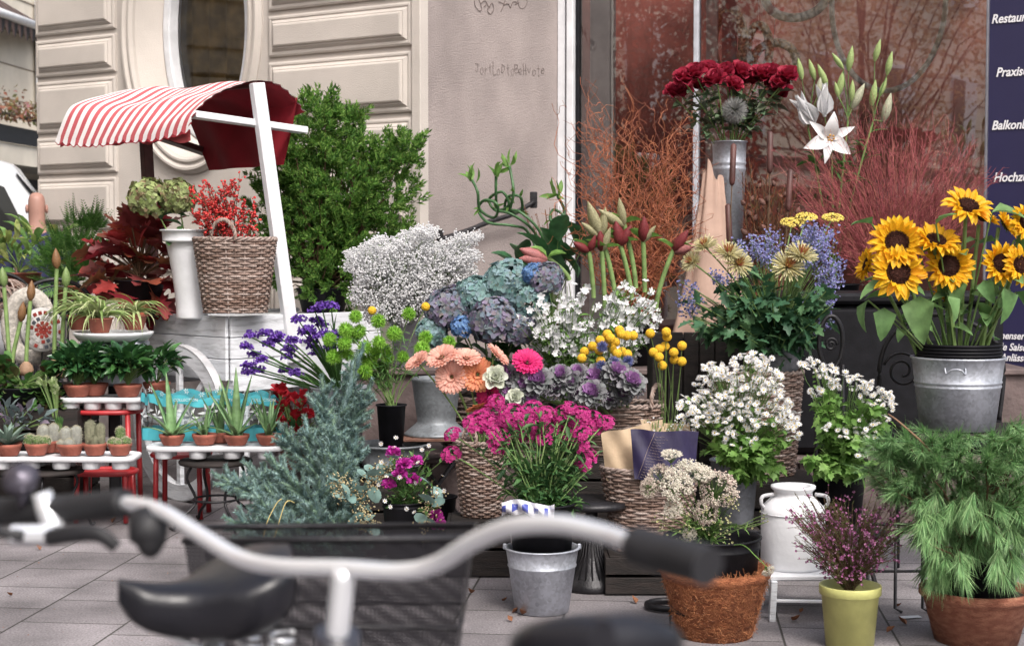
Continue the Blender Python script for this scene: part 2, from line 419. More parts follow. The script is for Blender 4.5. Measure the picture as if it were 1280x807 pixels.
def esweep(b, prof, mi=0):
    """profile of (outward offset from the outer ellipse, w) swept round the oval"""
    a = np.linspace(0, 2*PI, 97)[:-1]; k = len(prof); V = []
    for o, w_ in prof:
        for t in a: V.append(uw(cu+(ea+o)*math.cos(t), w_, cz+(eb+o)*math.sin(t)))
    N = 96; i = np.arange(k-1)[:, None]; j = np.arange(N)[None]; j2 = (j+1) % N
    b.add(V, np.stack([i*N+j, i*N+j2, (i+1)*N+j2, (i+1)*N+j], 2).reshape(-1, 4), mi, False)
esweep(b, [(.0, -.0), (-.13, -.19), (-.13, -.24)])
esweep(b, [(.0, -.01), (0, .025), (.02, .045), (.035, .045), (.04, .03), (.055, .03), (.075, .05), (.09, .05), (.10, .03), (.115, .015), (.115, -.002)])
# returns: reveal side (taupe), far end
b.add([uw(3.45, 0, -.1), uw(3.45, -3, -.1), uw(3.45, -3, 5), uw(3.45, 0, 5)], np.array([(0, 1, 2, 3)]), 0, False)
b.build('wall', M_plaster, fac)
def panel(b, u0, u1, z0, z1, prof, mi=0):
    V = []
    for ins, w_ in prof: V += [uw(u0+ins, w_, z0+ins), uw(u1-ins, w_, z0+ins), uw(u1-ins, w_, z1-ins), uw(u0+ins, w_, z1-ins)]
    f = [(i*4+j, i*4+(j+1) % 4, (i+1)*4+(j+1) % 4, (i+1)*4+j) for i in range(len(prof)-1) for j in range(4)]
    f.append(tuple((len(prof)-1)*4+j for j in range(4))); b.add(V, np.array(f), mi, False)
PF = [(0, 0), (0, .025), (.012, .035), (.022, .035), (.026, .028), (.032, .028), (.05, .055), (.058, .055), (.064, .075), (.072, .08)]
PF = [(a*1.0, c*.66) for a, c in PF]
joints = [3.66, 3.26, 2.858, 2.558, 2.15, 1.852, 1.45, 1.15]
for z0, z1 in [(joints[i+1], joints[i]) for i in range(len(joints)-1)]+[(.5, 1.15), (3.66, 4.1)]:
    for u0, u1 in ((.065, 1.215), (2.63, 3.445)):
        b = MB(); panel(b, u0, u1, z0+.018, z1-.018, PF); b.build('rusticated_block', M_plaster, fac)
    if z1 < 1.8:
        b = MB(); panel(b, 1.235, 2.61, z0+.018, z1-.018, PF); b.build('rusticated_block', M_plaster, fac)
b = MB(); panel(b, -.012, .055, .5, 4.6, [(0, -.05), (0, .03), (.004, .034)]); b.build('corner_strip', M_plaster, fac)
b = MB(); panel(b, 0, 3.47, -.05, .49, [(0, 0), (0, .11), (.02, .13)]); b.build('base_course', mat('grey_stone', (.22, .19, .185), .8, bump=.5), fac)
# oval window
M_glassold = None
def glassmat(name, fac_=.16, tint=(.85, .83, .82), rough=.014):
    m, n, l, p = newmat(name); n.remove(p)
    tr = n.new('ShaderNodeBsdfTransparent'); tr.inputs[0].default_value = c4(tint)
    gl = n.new('ShaderNodeBsdfGlossy'); gl.inputs['Roughness'].default_value = rough; gl.inputs[0].default_value = (1, 1, 1, 1)
    no = n.new('ShaderNodeTexNoise'); no.inputs['Scale'].default_value = 1.3; tc = n.new('ShaderNodeTexCoord'); l.new(tc.outputs['Object'], no.inputs[0])
    bp = n.new('ShaderNodeBump'); bp.inputs['Strength'].default_value = .05; bp.inputs['Distance'].default_value = .02; l.new(no.outputs['Fac'], bp.inputs['Height']); l.new(bp.outputs[0], gl.inputs['Normal'])
    fr = n.new('ShaderNodeFresnel'); fr.inputs[0].default_value = 1.5
    ma = n.new('ShaderNodeMath'); ma.operation = 'MULTIPLY_ADD'; ma.inputs[1].default_value = 1.0; ma.inputs[2].default_value = fac_; ma.use_clamp = True
    l.new(fr.outputs[0], ma.inputs[0]); ms = n.new('ShaderNodeMixShader'); l.new(ma.outputs[0], ms.inputs[0]); l.new(tr.outputs[0], ms.inputs[1]); l.new(gl.outputs[0], ms.inputs[2])
    l.new(ms.outputs[0], n['Material Output'].inputs['Surface']); return m
M_glass = glassmat('shop_glass', .14); M_glass2 = glassmat('oval_glass', .0)
ow = MB()
def oring(b, prof, mi=0):
    a = np.linspace(0, 2*PI, 81)[:-1]; V = []
    for s_, w_ in prof:
        for t in a: V.append(uw(cu+(.41+s_)*math.cos(t), w_, cz+(.78+s_)*math.sin(t)))
    N = 80; k = len(prof); i = np.arange(k-1)[:, None]; j = np.arange(N)[None]; j2 = (j+1) % N
    b.add(V, np.stack([i*N+j, i*N+j2, (i+1)*N+j2, (i+1)*N+j], 2).reshape(-1, 4), mi, False)
oring(ow, [(0, -.24), (0, -.15), (-.015, -.145), (-.055, -.145), (-.06, -.16), (-.06, -.26)])
ofr = ow.build('window', M_white, fac)
g = MB(); a = np.linspace(0, 2*PI, 65)[:-1]
g.add([uw(cu, -.235, cz)]+[uw(cu+.37*math.cos(t), -.235, cz+.75*math.sin(t)) for t in a], np.array([(0, (i+1) % 64+1, i+1) for i in range(64)]), 0, False)
g.build('pane', M_glass2, ofr)
g = MB()
for k_, (u0, u1) in enumerate(((cu-.5, cu-.02), (cu-.02, cu+.5))):
    g.grid(lambda p, q: uw(u0+(u1-u0)*p, -.42+.03*math.sin(p*20), 1.6+2.3*q), 24, 1)
g.build('window_backing', mat('reflection_ochre', (.30, .20, .07), .9, var=.3, scale=6), ofr)  # ochre sheet stands in for the amber reflection in the oval glass

# reveal wall (taupe) and shop window
RV = -NW; RD = 1.69
def rv(t, w_, z):   # t into the recess, w_ out of the wall face (towards the entrance)
    q = C0+RV*t-LU*w_; return (q[0], q[1], z)
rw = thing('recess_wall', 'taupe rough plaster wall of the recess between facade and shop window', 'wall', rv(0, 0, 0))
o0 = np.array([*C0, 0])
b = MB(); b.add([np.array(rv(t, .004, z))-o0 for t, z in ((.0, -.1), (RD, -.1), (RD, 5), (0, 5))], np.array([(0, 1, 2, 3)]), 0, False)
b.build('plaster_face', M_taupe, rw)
M_ink = mat('grey_marker', (.16, .12, .11), .9, var=.1)
# scrawls: strokes in (px, py) of the photograph's wall, put on the wall plane
def on_wall(px, py):
    a_ = (px-640)/F
    t = (a_*C0[1]-C0[0])/(RV[0]-a_*RV[1]); q = C0+RV*t
    return W(px, py, q[1])
def scrawl(strokes, r=.0018):
    b = MB()
    for s_ in strokes:
        P = np.array([on_wall(*p)-o0-np.array([LU[0], LU[1], 0])*.007 for p in s_]); b.tube(P, r*(.75+.5*rng.uniform()), 5, smooth_path=4)
    return b
sc1 = [[(592, 0), (593, 8), (598, 14), (601, 12), (599, 3), (597, 0)], [(600, 5), (605, 1), (607, 5), (604, 9)], [(607, 3), (610, 9), (614, 4), (616, 12), (612, 18), (608, 13), (612, 8)], [(622, 2), (629, 5), (630, 1)], [(631, -1), (628, 9), (625, 15)], [(628, 7), (634, 5), (637, 10), (640, 3), (645, 3), (643, 6), (648, 3)], [(646, 0), (648, 9), (653, 11), (658, 4), (656, -2)]]
scrawl(sc1).build('handwriting', M_ink, rw)
def word(s, x0, y0, wpx, h):
    G_ = {'J': [[(0, 0), (1, 0)], [(.6, 0), (.6, .8), (.3, 1), (0, .8)]], 'o': [[(.5, .4), (.1, .6), (.2, 1), (.6, 1), (.8, .7), (.5, .4)]], 'r': [[(.2, .4), (.2, 1)], [(.2, .6), (.7, .4)]],
          't': [[(.4, 0), (.4, 1), (.7, 1)], [(.1, .4), (.8, .35)]], 'L': [[(.1, -.3), (.3, 1), (.9, .95)]], 'B': [[(.1, 0), (.2, 1), (.8, .9), (.8, .55), (.2, .5)], [(.2, .5), (.7, .3), (.5, 0), (.1, 0)]],
          'e': [[(.1, .7), (.7, .65), (.5, .4), (.15, .6), (.3, 1), (.8, .95)]], 'H': [[(.1, -.1), (.15, 1)], [(.8, -.1), (.75, 1)], [(.1, .5), (.8, .5)]], 'v': [[(.05, .4), (.4, 1), (.8, .3)]],
          'D': [[(.1, 0), (.15, 1), (.7, .8), (.8, .3), (.1, 0)]], 'i': [[(.4, .4), (.4, 1)]], 'T': [[(0, .05), (1, -.05)], [(.5, 0), (.5, 1)]]}
    out = []
    for i, ch in enumerate(s):
        for st in G_[ch]: out.append([(x0+(i+p[0]*.95+.12*math.sin(i*7.3))*wpx+rng.normal(0, .25), y0+p[1]*h*(.85+.3*math.sin(i*2.1)**2)+rng.normal(0, .5)+.12*i) for p in st])
    return out
scrawl(word('JortLoDtoBeHvote', 593, 80, 5.45, 12), .0012).build('handwriting', M_ink, rw)

P0 = C0+RV*RD; WD = np.array([math.cos(R(-24)), math.sin(R(-24))])      # shop window line runs from P0 along WD (towards the right and nearer)
NS_ = np.array([WD[1], -WD[0]])
def sw(s_, w_, z):           # w_ towards the street
    q = P0+WD*s_+NS_*w_; return np.array([q[0], q[1], z])
win = thing('shop_window', 'tall shop window with white frames and glass reflecting an autumn tree', 'window', sw(0, 0, 0))
s0 = sw(0, 0, 0)
def sbox(b, sa, sb, w0, w1, z0, z1, mi=0, bev=.004):
    c = sw((sa+sb)/2, (w0+w1)/2, (z0+z1)/2)-s0; b.box(c, (abs(sb-sa), abs(w1-w0), abs(z1-z0)), mi, math.atan2(WD[1], WD[0]), bev)
b = MB()
sbox(b, 0, .055, -.06, .05, 0, 4); sbox(b, .075, .125, -.05, .07, 0, 4)
sbox(b, .055, .075, -.05, .0, 0, 4, 1)
sbox(b, .13, .150, -.05, .03, .72, 4, 1)
a_ = (866-640)/F; ms = (a_*P0[1]-P0[0])/(WD[0]-a_*WD[1])
sbox(b, ms, ms+.034, -.05, .02, .72, 3.6, 2); sbox(b, 3.9, 3.96, -.05, .05, 0, 4)
sbox(b, .125, 3.9, -.05, .06, .66, .74); sbox(b, .125, 3.9, -.05, .05, 3.5, 3.6)
b.build('frame', [M_white, M_blackplastic, mat('grey_white_frame', (.50, .52, .57), .4, var=.1)], win)
for (sa, sb) in ((.15, ms), (ms+.05, 3.9)):
    b = MB(); b.add([sw(sa, 0, .74)-s0, sw(sb, 0, .74)-s0, sw(sb, 0, 3.5)-s0, sw(sa, 0, 3.5)-s0], np.array([(0, 1, 2, 3)]), 0, False); b.build('pane', M_glass, win)
b = MB(); sbox(b, .125, 3.96, -.05, .04, -.05, .655, 0, .005); b.build('stall_riser', mat('dark_stone', (.09, .07, .065), .6, bump=.4), win)
b = MB(); sbox(b, .0, 4.1, -.12, .12, 3.605, 4.3, 0, .01); b.build('fascia', M_plaster, win)
# interior of the shop
si = thing('shop_interior', 'dim red brown interior behind the shop window', 'room', s0)
b = MB(); sbox(b, -.2, 4.6, -1.15, -1.05, 0, 3.7); b.build('back_wall', mat('red_brown_wall', (.42, .15, .12), .8, var=.35, scale=1.4), si)
b = MB(); sbox(b, -.25, -.15, -1.2, -.06, 0, 3.7); b.build('side_wall', mat('brown_wall', (.15, .06, .05), .8), si)
b = MB(); sbox(b, -.2, 4.6, -1.05, -.06, .0, .62, 0, .01); b.build('display_ledge', M_darkwood, si)
b = MB()
for k_ in range(1): sbox(b, .17, .36, -.16, -.15, .75, 3.5, 0, 0)
b.build('reveal_reflection', mat('reflection_grey', (.46, .44, .43), .8, var=.15, scale=4), si)  # grey strip painted in for the recess wall mirrored in this pane
b = MB(); sbox(b, ms+.06, ms+.14, -.10, -.08, .75, 3.5, 0, 0); sbox(b, ms+.16, ms+.26, -.14, -.12, .75, 3.5, 1, 0)
b.build('window_backing', [mat('beige_curtain', (.40, .33, .30), .9), mat('rose_curtain', (.25, .13, .12), .9)], si)
M_straw = mat('straw', (.62, .40, .22), .85, var=.35, scale=60, bump=1, bscale=220)
M_pale = mat('pale_wood_wool', (.74, .69, .62), .9, var=.2, scale=50, bump=1, bscale=200)
def onwin(px, py, w_):
    """point at depth w_ from the shop window plane seen at that pixel"""
    a_ = (px-640)/F; P = P0+NS_*w_
    s_ = (a_*P[1]-P[0])/(WD[0]-a_*WD[1]); q = P+WD*s_; return W(px, py, q[1]), q[1]
def wreath(px, py, rxp, ryp, tr, m, label, w_=-.16, hang=True):
    c, Y = onwin(px, py, w_)
    t = thing('straw_wreath', label, 'wreath', c, math.atan2(WD[1], WD[0]))
    b = MB(); a = np.linspace(0, 2*PI, 49)[:-1]
    rx, rz = M(rxp, Y)/.86, M(ryp, Y)
    P = np.stack([rx*np.cos(a), 0*a, rz*np.sin(a)], 1); rr = tr*(1+.06*np.sin(a*24)); b.tubes(P[None], rr[None], 12, 0, closed=True)
    Pn = P[rng.integers(0, 48, 500)]; d = dirs(500); b.inst(T_needle(.035), Pn+d*tr*.9, frames(nz(d+dirs(500)*1.5)), tr*.5)
    b.build('straw_ring', m, t)
    b = MB(); b.tube([(0, 0, rz), (0, 0, rz+.9)], .0015, 4); b.build('cord', M_white, t)
wreath(910, 55, 17, 40, .038, M_straw, 'plump straw wreath hanging inside beside the window mullion')
wreath(948, 62, 12, 30, .03, M_straw, 'thin straw wreath hanging second from the mullion behind the roses', -.22)
wreath(968, 80, 24, 26, .03, M_straw, 'round straw wreath hanging lowest above the red roses', -.26)
wreath(995, -8, 34, 30, .03, M_pale, 'white wreath hanging inside the window above the lilies', -.12)
wreath(1110, 2, 60, 110, .018, M_pale, 'big pale oval wreath hanging inside near the navy sign', -.16)

# ================================================================ stone steps below the window
M_step = mat('brown_stone', (.17, .125, .12), .75, var=.2, scale=6, bump=.5)
def stepbox(name, x0, x1, y0, y1, z0, z1):
    b = MB(); nx = max(1, round((x1-x0)/.42))
    for i in range(nx):
        a0 = x0+(x1-x0)*i/nx; a1 = x0+(x1-x0)*(i+1)/nx; b.box(((a0+a1)/2, (y0+y1)/2, (z0+z1-.03)/2), (a1-a0-.004, y1-y0, z1-z0-.03), 0, 0, .004)
    b.box(((x0+x1)/2, (y0+y1)/2-.015, z1-.015), (x1-x0, y1-y0+.03, .03), 0, 0, .006)
    return tag(b.build(name, M_step), kind='structure')
stepbox('lower_step', -.80, 2.6, 6.98, 7.56, 0, .36)
stepbox('upper_step', -.80, 2.6, 7.58, 9.2, 0, .72)
hr = thing('handrail', 'black wrought iron handrail fixed across the taupe recess wall', 'railing', (0, 0, 0))
b = MB(); hp = [W(548, 300, 9.45), W(585, 288, 9.7), W(612, 277, 9.9), W(640, 268, 10.1), W(668, 252, 10.3)]
b.tube(hp, .017, 8, smooth_path=4); hr.location = (0, 0, 0); b.build('rail', M_blackiron, hr)
for q, d in ((W(551, 297, 9.44), (.03, .05, .10)), (W(667, 250, 10.32), (.05, .05, .11))): b = MB(); b.box(q, d, 0, 0, .005); b.build('bracket', M_blackiron, hr)

# ================================================================ navy sign
sg0, Ys = onwin(1228, 487, .62); sg0 = W(1228, 487, 8.75)
sgn = thing('shop_sign', 'navy blue shop sign with white italic lines of German words', 'sign', sg0, R(-31))
M_navy = mat('navy_panel', (.022, .02, .066), .42, var=.05, scale=3, bump=.05)
b = MB(); b.box((.6, .02, 1.6), (1.2, .03, 3.2), 0, 0, .003); b.build('panel', M_navy, sgn)
b = MB(); b.box((.004, .0, 1.6), (.012, .05, 3.2), 0, 0, .002); b.build('edge_trim', mat('grey_trim', (.3, .3, .34), .4, metal=.6), sgn)
for x in (.3, 1.0): b = MB(); b.box((x, .05, -.25), (.05, .05, .6), 0, 0, .002); b.build('leg', M_blackiron, sgn)
M_letter = mat('white_letter', (.78, .77, .80), .5, var=.02)
def text(s, par, loc, size, m, rx=PI/2, rz=0, ext=.001, shear=.25, off=.0, align='LEFT', name='lettering', sx=1):
    c = bpy.data.curves.new(name, 'FONT'); c.body = s; c.size = size; c.extrude = ext; c.shear = shear; c.offset = off; c.align_x = align; c.resolution_u = 3
    c.materials.append(m); t0 = bpy.data.objects.new('t', c); me = bpy.data.meshes.new_from_object(t0); bpy.data.objects.remove(t0)
    o = bpy.data.objects.new(name, me); COL.objects.link(o); o.parent = par; o.location = loc; o.rotation_euler = (rx, 0, rz); o.scale = (sx, 1, 1); return o
for s_, py, x in (('Restaurantdekoration', 29, .02), ('Praxisdekoration', 96, .05), ('Balkonbepflanzung', 162, .03), ('Hochzeitsfloristik', 227, .045)):
    z = W(1240, py, 8.72)[2]-sg0[2]; text(s_, sgn, (x, -.0, z), .072, M_letter, off=.0016, sx=.84)
for s_, py, x in (('Blumenservice', 423, .02), ('jede Saison', 437, .05), ('alle Anlässe', 450, .02)):
    z = W(1240, py, 8.72)[2]-sg0[2]; text(s_, sgn, (x-.0, -.0, z), .058, M_letter, off=.0012, sx=.84)

# ================================================================ across the street
def sb(y, w_, z): return np.array([-9.6+.1*(y-9)+w_, y, z])
bl = thing('street_building', 'cream apartment house across the street with balcony flower boxes and shopfront', 'building', (0, 0, 0))
M_cream = mat('cream_render', (.74, .68, .58), .85, var=.1, scale=1.5)
b = MB(); b.add([sb(-40, 0, -.13), sb(60, 0, -.13), sb(60, 0, 16), sb(-40, 0, 16)], np.array([(0, 1, 2, 3)]), 0, False); b.build('wall', M_cream, bl)
M_darkglass = mat('dark_glass', (.03, .035, .04), .1, var=.3, scale=1)
zb = 2.95
for y in np.arange(-36, 58, 3.1):
    for z in (3.7, 7.2, 10.7):
        b = MB(); b.box(sb(y, .03, z+.85), (.08, 1.2, 1.9), 0, 0, .01); wd = b.build('window', M_white, bl)
        b = MB()
        for k_ in (-1, 1): b.box(sb(y+k_*.28, .075, z+.85), (.02, .46, 1.7), 0, 0, 0)
        b.build('pane', M_darkglass, wd)
b = MB()
for z in np.arange(3.2, 15, .55): b.box(sb(10, .0, z), (.03, 100, .02), 0, R(-5.7)*1, 0)
b.build('plaster_joints', mat('joint_grey', (.3, .25, .2), .9), bl)  # thin grey strips marking the plaster joints
b = MB()
b.add([sb(-40, .9, zb-.35), sb(60, .9, zb-.35), sb(60, .9, zb-.05), sb(-40, .9, zb-.05), sb(-40, 0, zb-.35), sb(60, 0, zb-.35), sb(60, 0, zb-.05), sb(-40, 0, zb-.05)], np.array([(0, 1, 2, 3), (0, 1, 5, 4), (2, 3, 7, 6)]), 0, False)
b.build('balcony_slab', M_cream, bl)
b = MB(); b.tubes(np.array([sb(-40, .95, zb+.35), sb(60, .95, zb+.35)])[None], .03, 6)
b.add([sb(-40, .93, zb-.05), sb(60, .93, zb-.05), sb(60, .93, zb+.2), sb(-40, .93, zb+.2)], np.array([(0, 1, 2, 3)]), 0, False); b.build('balcony_rail', M_blackiron, bl)
b = MB(); N = 9000; ys = rng.uniform(12, 55, N); P = np.stack([-9.6+.1*(ys-9)+1.0+rng.uniform(-.12, .12, N), ys, zb+.3+np.abs(rng.normal(0, .16, N))], 1)
b.inst(T_leaf(.6, 2), P, frames(dirs(N)), .09); b.build('flower_boxes', leafmat('box_flowers', [(.30, .10, .06), (.35, .2, .12), (.12, .14, .05), (.4, .16, .2)]), bl)
b = MB()
for y in np.arange(-38, 58, 4.2): b.box(sb(y, .05, 1.15), (.1, 3.6, 2.3), 0, 0, .02)
b.build('shopfront', M_darkglass, bl)
b = MB(); b.add([sb(-40, .06, 2.35), sb(60, .06, 2.35), sb(60, .06, 2.5), sb(-40, .06, 2.5)], np.array([(0, 1, 2, 3)]), 0, False); b.build('shop_band', M_blackiron, bl)
aw = thing('balcony_awning', 'brown and black striped awning with white front bar across the street', 'awning', (0, 0, 0))
# from pixels: front bar from (0,16) to (50,35)
pa, pb = W(-60, -6, 20), W(64, 39, 26)
b = MB(); b.tube([pa, pb], .07, 8); b.build('front_bar', M_white, aw)
b = MB(); up = np.array([-1.2, 0, 1.0])
b.grid(lambda u, v: pa+(pb-pa)*u+up*v, 30, 2, 0, False, lambda u, v: int(u*30) % 2)
b.grid(lambda u, v: pa+(pb-pa)*u+np.array([0, 0, -v*(.14+.16*abs(math.sin(u*15*PI)))]), 60, 1, 0, False, lambda u, v: int(u*30) % 2)
b.build('canopy_cloth', [mat('brown_canvas', (.16, .10, .085), .9), mat('black_canvas', (.02, .018, .02), .9)], aw)

# trees over the street, seen in the glass
def street_tree(loc, h0, h1, rad, cols, N, label, lf=.11):
    t = thing('street_tree', label, 'tree', loc)
    b = MB(); b.tube([(0, 0, 0), (.05, 0, h0), (0, .1, (h0+h1)/2), (.05, 0, h1)], [.13, .09, .05, .02], 10, smooth_path=4)
    tops = np.array([0, 0, (h0+h1)/2])+dirs(40)*np.array([rad, rad, (h1-h0)/2])*.85
    b.tubes(stalks(np.tile([0, 0, h0], (40, 1)), tops, 6, 1.1, .08), np.linspace(.03, .008, 6), 5); b.build('trunk', M_darkwood, t)
    b = MB(); cl = np.array([0, 0, (h0+h1)/2])+dirs(70)*np.array([rad, rad, (h1-h0)/2])*rng.uniform(.35, 1, (70, 1))
    P = cl[rng.integers(0, 70, N)]+rng.normal(0, rad*.16, (N, 3)); b.inst(T_leaf(.6, 2, .4), P, frames(dirs(N)), rng.uniform(.7, 1.3, N)*lf)
    b.build('crown', leafmat(label[:12], cols, trans=.4), t)
street_tree((-6.9, 2.4, -.12), 1.2, 6.6, 1.9, [(.28, .04, .03), (.42, .07, .04), (.20, .03, .03)], 9000, 'red leaved autumn tree across the street reflected in the glass')
street_tree((-6.8, -3.0, -.12), 2.0, 8.0, 2.6, [(.62, .50, .32), (.54, .36, .22), (.42, .34, .2)], 6500, 'yellow leaved street tree reflected in the shop window', .1)

# ---------------------------------------------------------------- white van
va = thing('parked_van', 'white delivery van parked on the street behind the corner', 'van', (-6.28, 15.3, -.12), R(14))
def loft(b, secs, mi=0, n=20, smooth=True):
    """sections: (x, halfwidth, z0, z1, roundness) rounded-rectangle loft along x"""
    V = []
    for (x, hw, z0, z1) in secs:
        a = np.arange(n)/n*2*PI+PI/n; c_, s_ = np.cos(a), np.sin(a); e = .35
        y = hw*np.sign(c_)*np.abs(c_)**e; z = (z0+z1)/2+(z1-z0)/2*np.sign(s_)*np.abs(s_)**e
        V += list(np.stack([np.full(n, x), y, z], 1))
    k = len(secs); i = np.arange(k-1)[:, None]; j = np.arange(n)[None]; j2 = (j+1) % n
    b.add(V, np.stack([i*n+j, i*n+j2, (i+1)*n+j2, (i+1)*n+j], 2).reshape(-1, 4), mi, smooth)
    b.add([V[q] for q in range(n)]+[V[(k-1)*n+q] for q in range(n)], [tuple(range(n)), tuple(range(n, 2*n))], mi, False)
M_van = mat('van_white', (.70, .72, .76), .25, var=.03, scale=2, coat=.5)
b = MB(); loft(b, [(-2.4, .85, .35, 2.2), (-2.3, .93, .3, 2.38), (.9, .94, .3, 2.4), (1.25, .92, .3, 2.3), (1.9, .88, .3, 1.35), (2.35, .84, .32, 1.15), (2.5, .7, .4, .95)]); b.build('body', M_van, va)
b = MB()
b.add([(.35, -.955, 1.3), (1.55, -.935, 1.3), (1.2, -.93, 2.05), (.95, -.94, 2.15), (.35, -.95, 2.15)], [(0, 1, 2, 3, 4)], 0, False); b.build('side_window', M_darkglass, va)
b = MB(); b.add([(1.3, -.8, 2.2), (1.93, -.8, 1.4), (1.93, .8, 1.4), (1.3, .8, 2.2)], np.array([(0, 1, 2, 3)]), 0, False); b.build('windscreen', M_darkglass, va)
for x in (-1.6, 1.6):
    for y in (-.88, .88):
        b = MB(); b.lathe([(0, -.1), (.33, -.1), (.36, -.06), (.36, .06), (.33, .1), (0, .1)], 28, (x, y, .36), 0, axis=(0, 1, 0)); wh = b.build('wheel', M_blackplastic, va)
        b = MB(); b.lathe([(0, -.115), (.2, -.115), (.22, -.09)], 20, (x, y, .36), 0, axis=(0, 1, 0)); b.lathe([(0, .115), (.2, .115), (.22, .09)], 20, (x, y, .36), 0, axis=(0, 1, 0)); b.build('rim', mat('rim_grey', (.4, .4, .42), .3, metal=.8), wh)
for y in (-.6, .6):
    b = MB(); b.inst(T_ico(2, 0, True, (.06, .16, .09)), [(2.42, y, .85)], np.eye(3)[None], 1); b.build('headlight', mat('lamp_glass', (.6, .62, .65), .1), va)
b = MB(); b.box((1.2, -1.05, 1.45), (.12, .2, .26), 0, 0, .03); b.build('side_mirror', M_blackplastic, va)

# ---------------------------------------------------------------- bystander
hp_ = W(46, 262, 10.9)
pe = thing('person', 'bald person in a navy jacket seen from behind at the facade corner', 'person', (hp_[0], hp_[1], 0.0), R(200))
Hs = hp_[2]+.14     # head centre near z = hp_[2]
def skin(name, verts, edges, radii, m, par, sub=2, root=0):
    me = bpy.data.meshes.new(name); me.from_pydata(verts, edges, []); me.materials.append(m)
    o = bpy.data.objects.new(name, me); COL.objects.link(o); o.parent = par
    md = o.modifiers.new('s', 'SKIN'); sv = me.skin_vertices[0].data
    for i, r in enumerate(radii): sv[i].radius = (r, r) if np.isscalar(r) else r
    sv[root].use_root = True; md.use_smooth_shade = True
    o.modifiers.new('d', 'SUBSURF').levels = sub; o.modifiers['d'].render_levels = sub; return o
k_ = hp_[2]/1.66
vv = [(0, 0, .98), (0, 0, 1.18), (0, .01, 1.38), (0, .02, 1.50), (0, .0, 1.58), (0, -.01, 1.66), (0, -.01, 1.74), (0, -.0, 1.79)]
rr = [(.14, .11), (.13, .10), (.16, .11), (.06, .06), (.062, .065), (.066, .085), (.066, .082), (.04, .048)]
ee = [(i, i+1) for i in range(7)]
for s_ in (-1, 1):
    n0 = len(vv); vv += [(s_*.19, 0, 1.42), (s_*.25, .02, 1.15), (s_*.25, -.08, .92), (s_*.25, -.10, .83)]; rr += [.055, .045, .035, (.04, .02)]; ee += [(2, n0), (n0, n0+1), (n0+1, n0+2), (n0+2, n0+3)]
    n0 = len(vv); vv += [(s_*.10, 0, .90), (s_*.11, -.01, .5), (s_*.11, .02, .09), (s_*.12, -.14, .035)]; rr += [.09, .06, .045, (.045, .03)]; ee += [(0, n0), (n0, n0+1), (n0+1, n0+2), (n0+2, n0+3)]
M_skin = mat('skin', (.40, .22, .175), .55, var=.06, scale=20)
vv = [(x*k_, y*k_, z*k_) for x, y, z in vv]
skin('body', vv, ee, rr, M_skin, pe)
M_navycloth = mat('navy_cloth', (.02, .025, .075), .85, var=.2, scale=20, bump=.3)
jv = [(0, 0, .84), vv[1], vv[2], (0, .02*k_, 1.535*k_)]+[vv[8], vv[9], vv[10]]+[vv[16], vv[17], vv[18]]
skin('jacket', jv, [(0, 1), (1, 2), (2, 3), (2, 4), (4, 5), (5, 6), (2, 7), (7, 8), (8, 9)], [(.17, .14), (.16, .13), (.19, .14), (.085, .085), .075, .062, .05, .075, .062, .05], M_navycloth, pe)
tv = [vv[0], vv[12], vv[13], vv[14], vv[20], vv[21], vv[22]]
skin('trousers', tv, [(0, 1), (1, 2), (2, 3), (0, 4), (4, 5), (5, 6)], [(.15, .12), .11, .085, .07, .11, .085, .07], mat('grey_cloth', (.06, .06, .07), .9), pe)
b = MB()
for s_ in (-1, 1): b.inst(T_ico(2, 0, True, (.012, .026, .034)), [(s_*.068, .0, 1.665*k_)], np.eye(3)[None], 1)
b.inst(T_ico(2, 0, True, (.018, .03, .028)), [(0, -.115, 1.655*k_)], np.eye(3)[None], 1); b.build('face_features', M_skin, pe)
b = MB()
for s_ in (-1, 1): b.inst(T_ico(2, 0, True, (.012, .008, .008)), [(s_*.035, -.098, 1.69*k_)], np.eye(3)[None], 1)
b.build('eyes', M_blackplastic, pe)
# ================================================================ containers and stands
def zinc_mat(name, col, metal=.55):
    m, n, l, p = newmat(name)
    tc = n.new('ShaderNodeTexCoord'); vo = n.new('ShaderNodeTexVoronoi'); vo.inputs['Scale'].default_value = 95; l.new(tc.outputs['Object'], vo.inputs['Vector'])
    no = n.new('ShaderNodeTexNoise'); no.inputs['Scale'].default_value = 9; no.inputs['Detail'].default_value = 8; l.new(tc.outputs['Object'], no.inputs['Vector'])
    bw_ = n.new('ShaderNodeRGBToBW'); l.new(vo.outputs['Color'], bw_.inputs[0])
    a = n.new('ShaderNodeMath'); a.operation = 'MULTIPLY_ADD'; a.inputs[1].default_value = .35; l.new(bw_.outputs[0], a.inputs[0]); l.new(no.outputs['Fac'], a.inputs[2])
    cr = n.new('ShaderNodeValToRGB'); e = cr.color_ramp.elements; e[0].position = .38; e[1].position = .85
    e[0].color = c4([c*.55 for c in col]); e[1].color = c4(col); l.new(a.outputs[0], cr.inputs[0]); l.new(cr.outputs[0], p.inputs['Base Color'])
    p.inputs['Metallic'].default_value = metal
    mr = n.new('ShaderNodeMapRange'); mr.inputs['To Min'].default_value = .32; mr.inputs['To Max'].default_value = .6; l.new(a.outputs[0], mr.inputs[0]); l.new(mr.outputs[0], p.inputs['Roughness'])
    return m
M_zinc = zinc_mat('zinc', (.52, .55, .62)); M_zincdark = zinc_mat('weathered_zinc', (.24, .26, .28), .4)
M_water = mat('dark_water', (.01, .012, .01), .1)
M_wick = leafmat('willow_wicker', [(.13, .08, .06), (.24, .17, .14), (.36, .29, .26), (.18, .115, .09), (.28, .20, .17)], .7, 0, nscale=60, namt=.4)
M_liner = mat('dark_liner', (.015, .012, .012), .9)

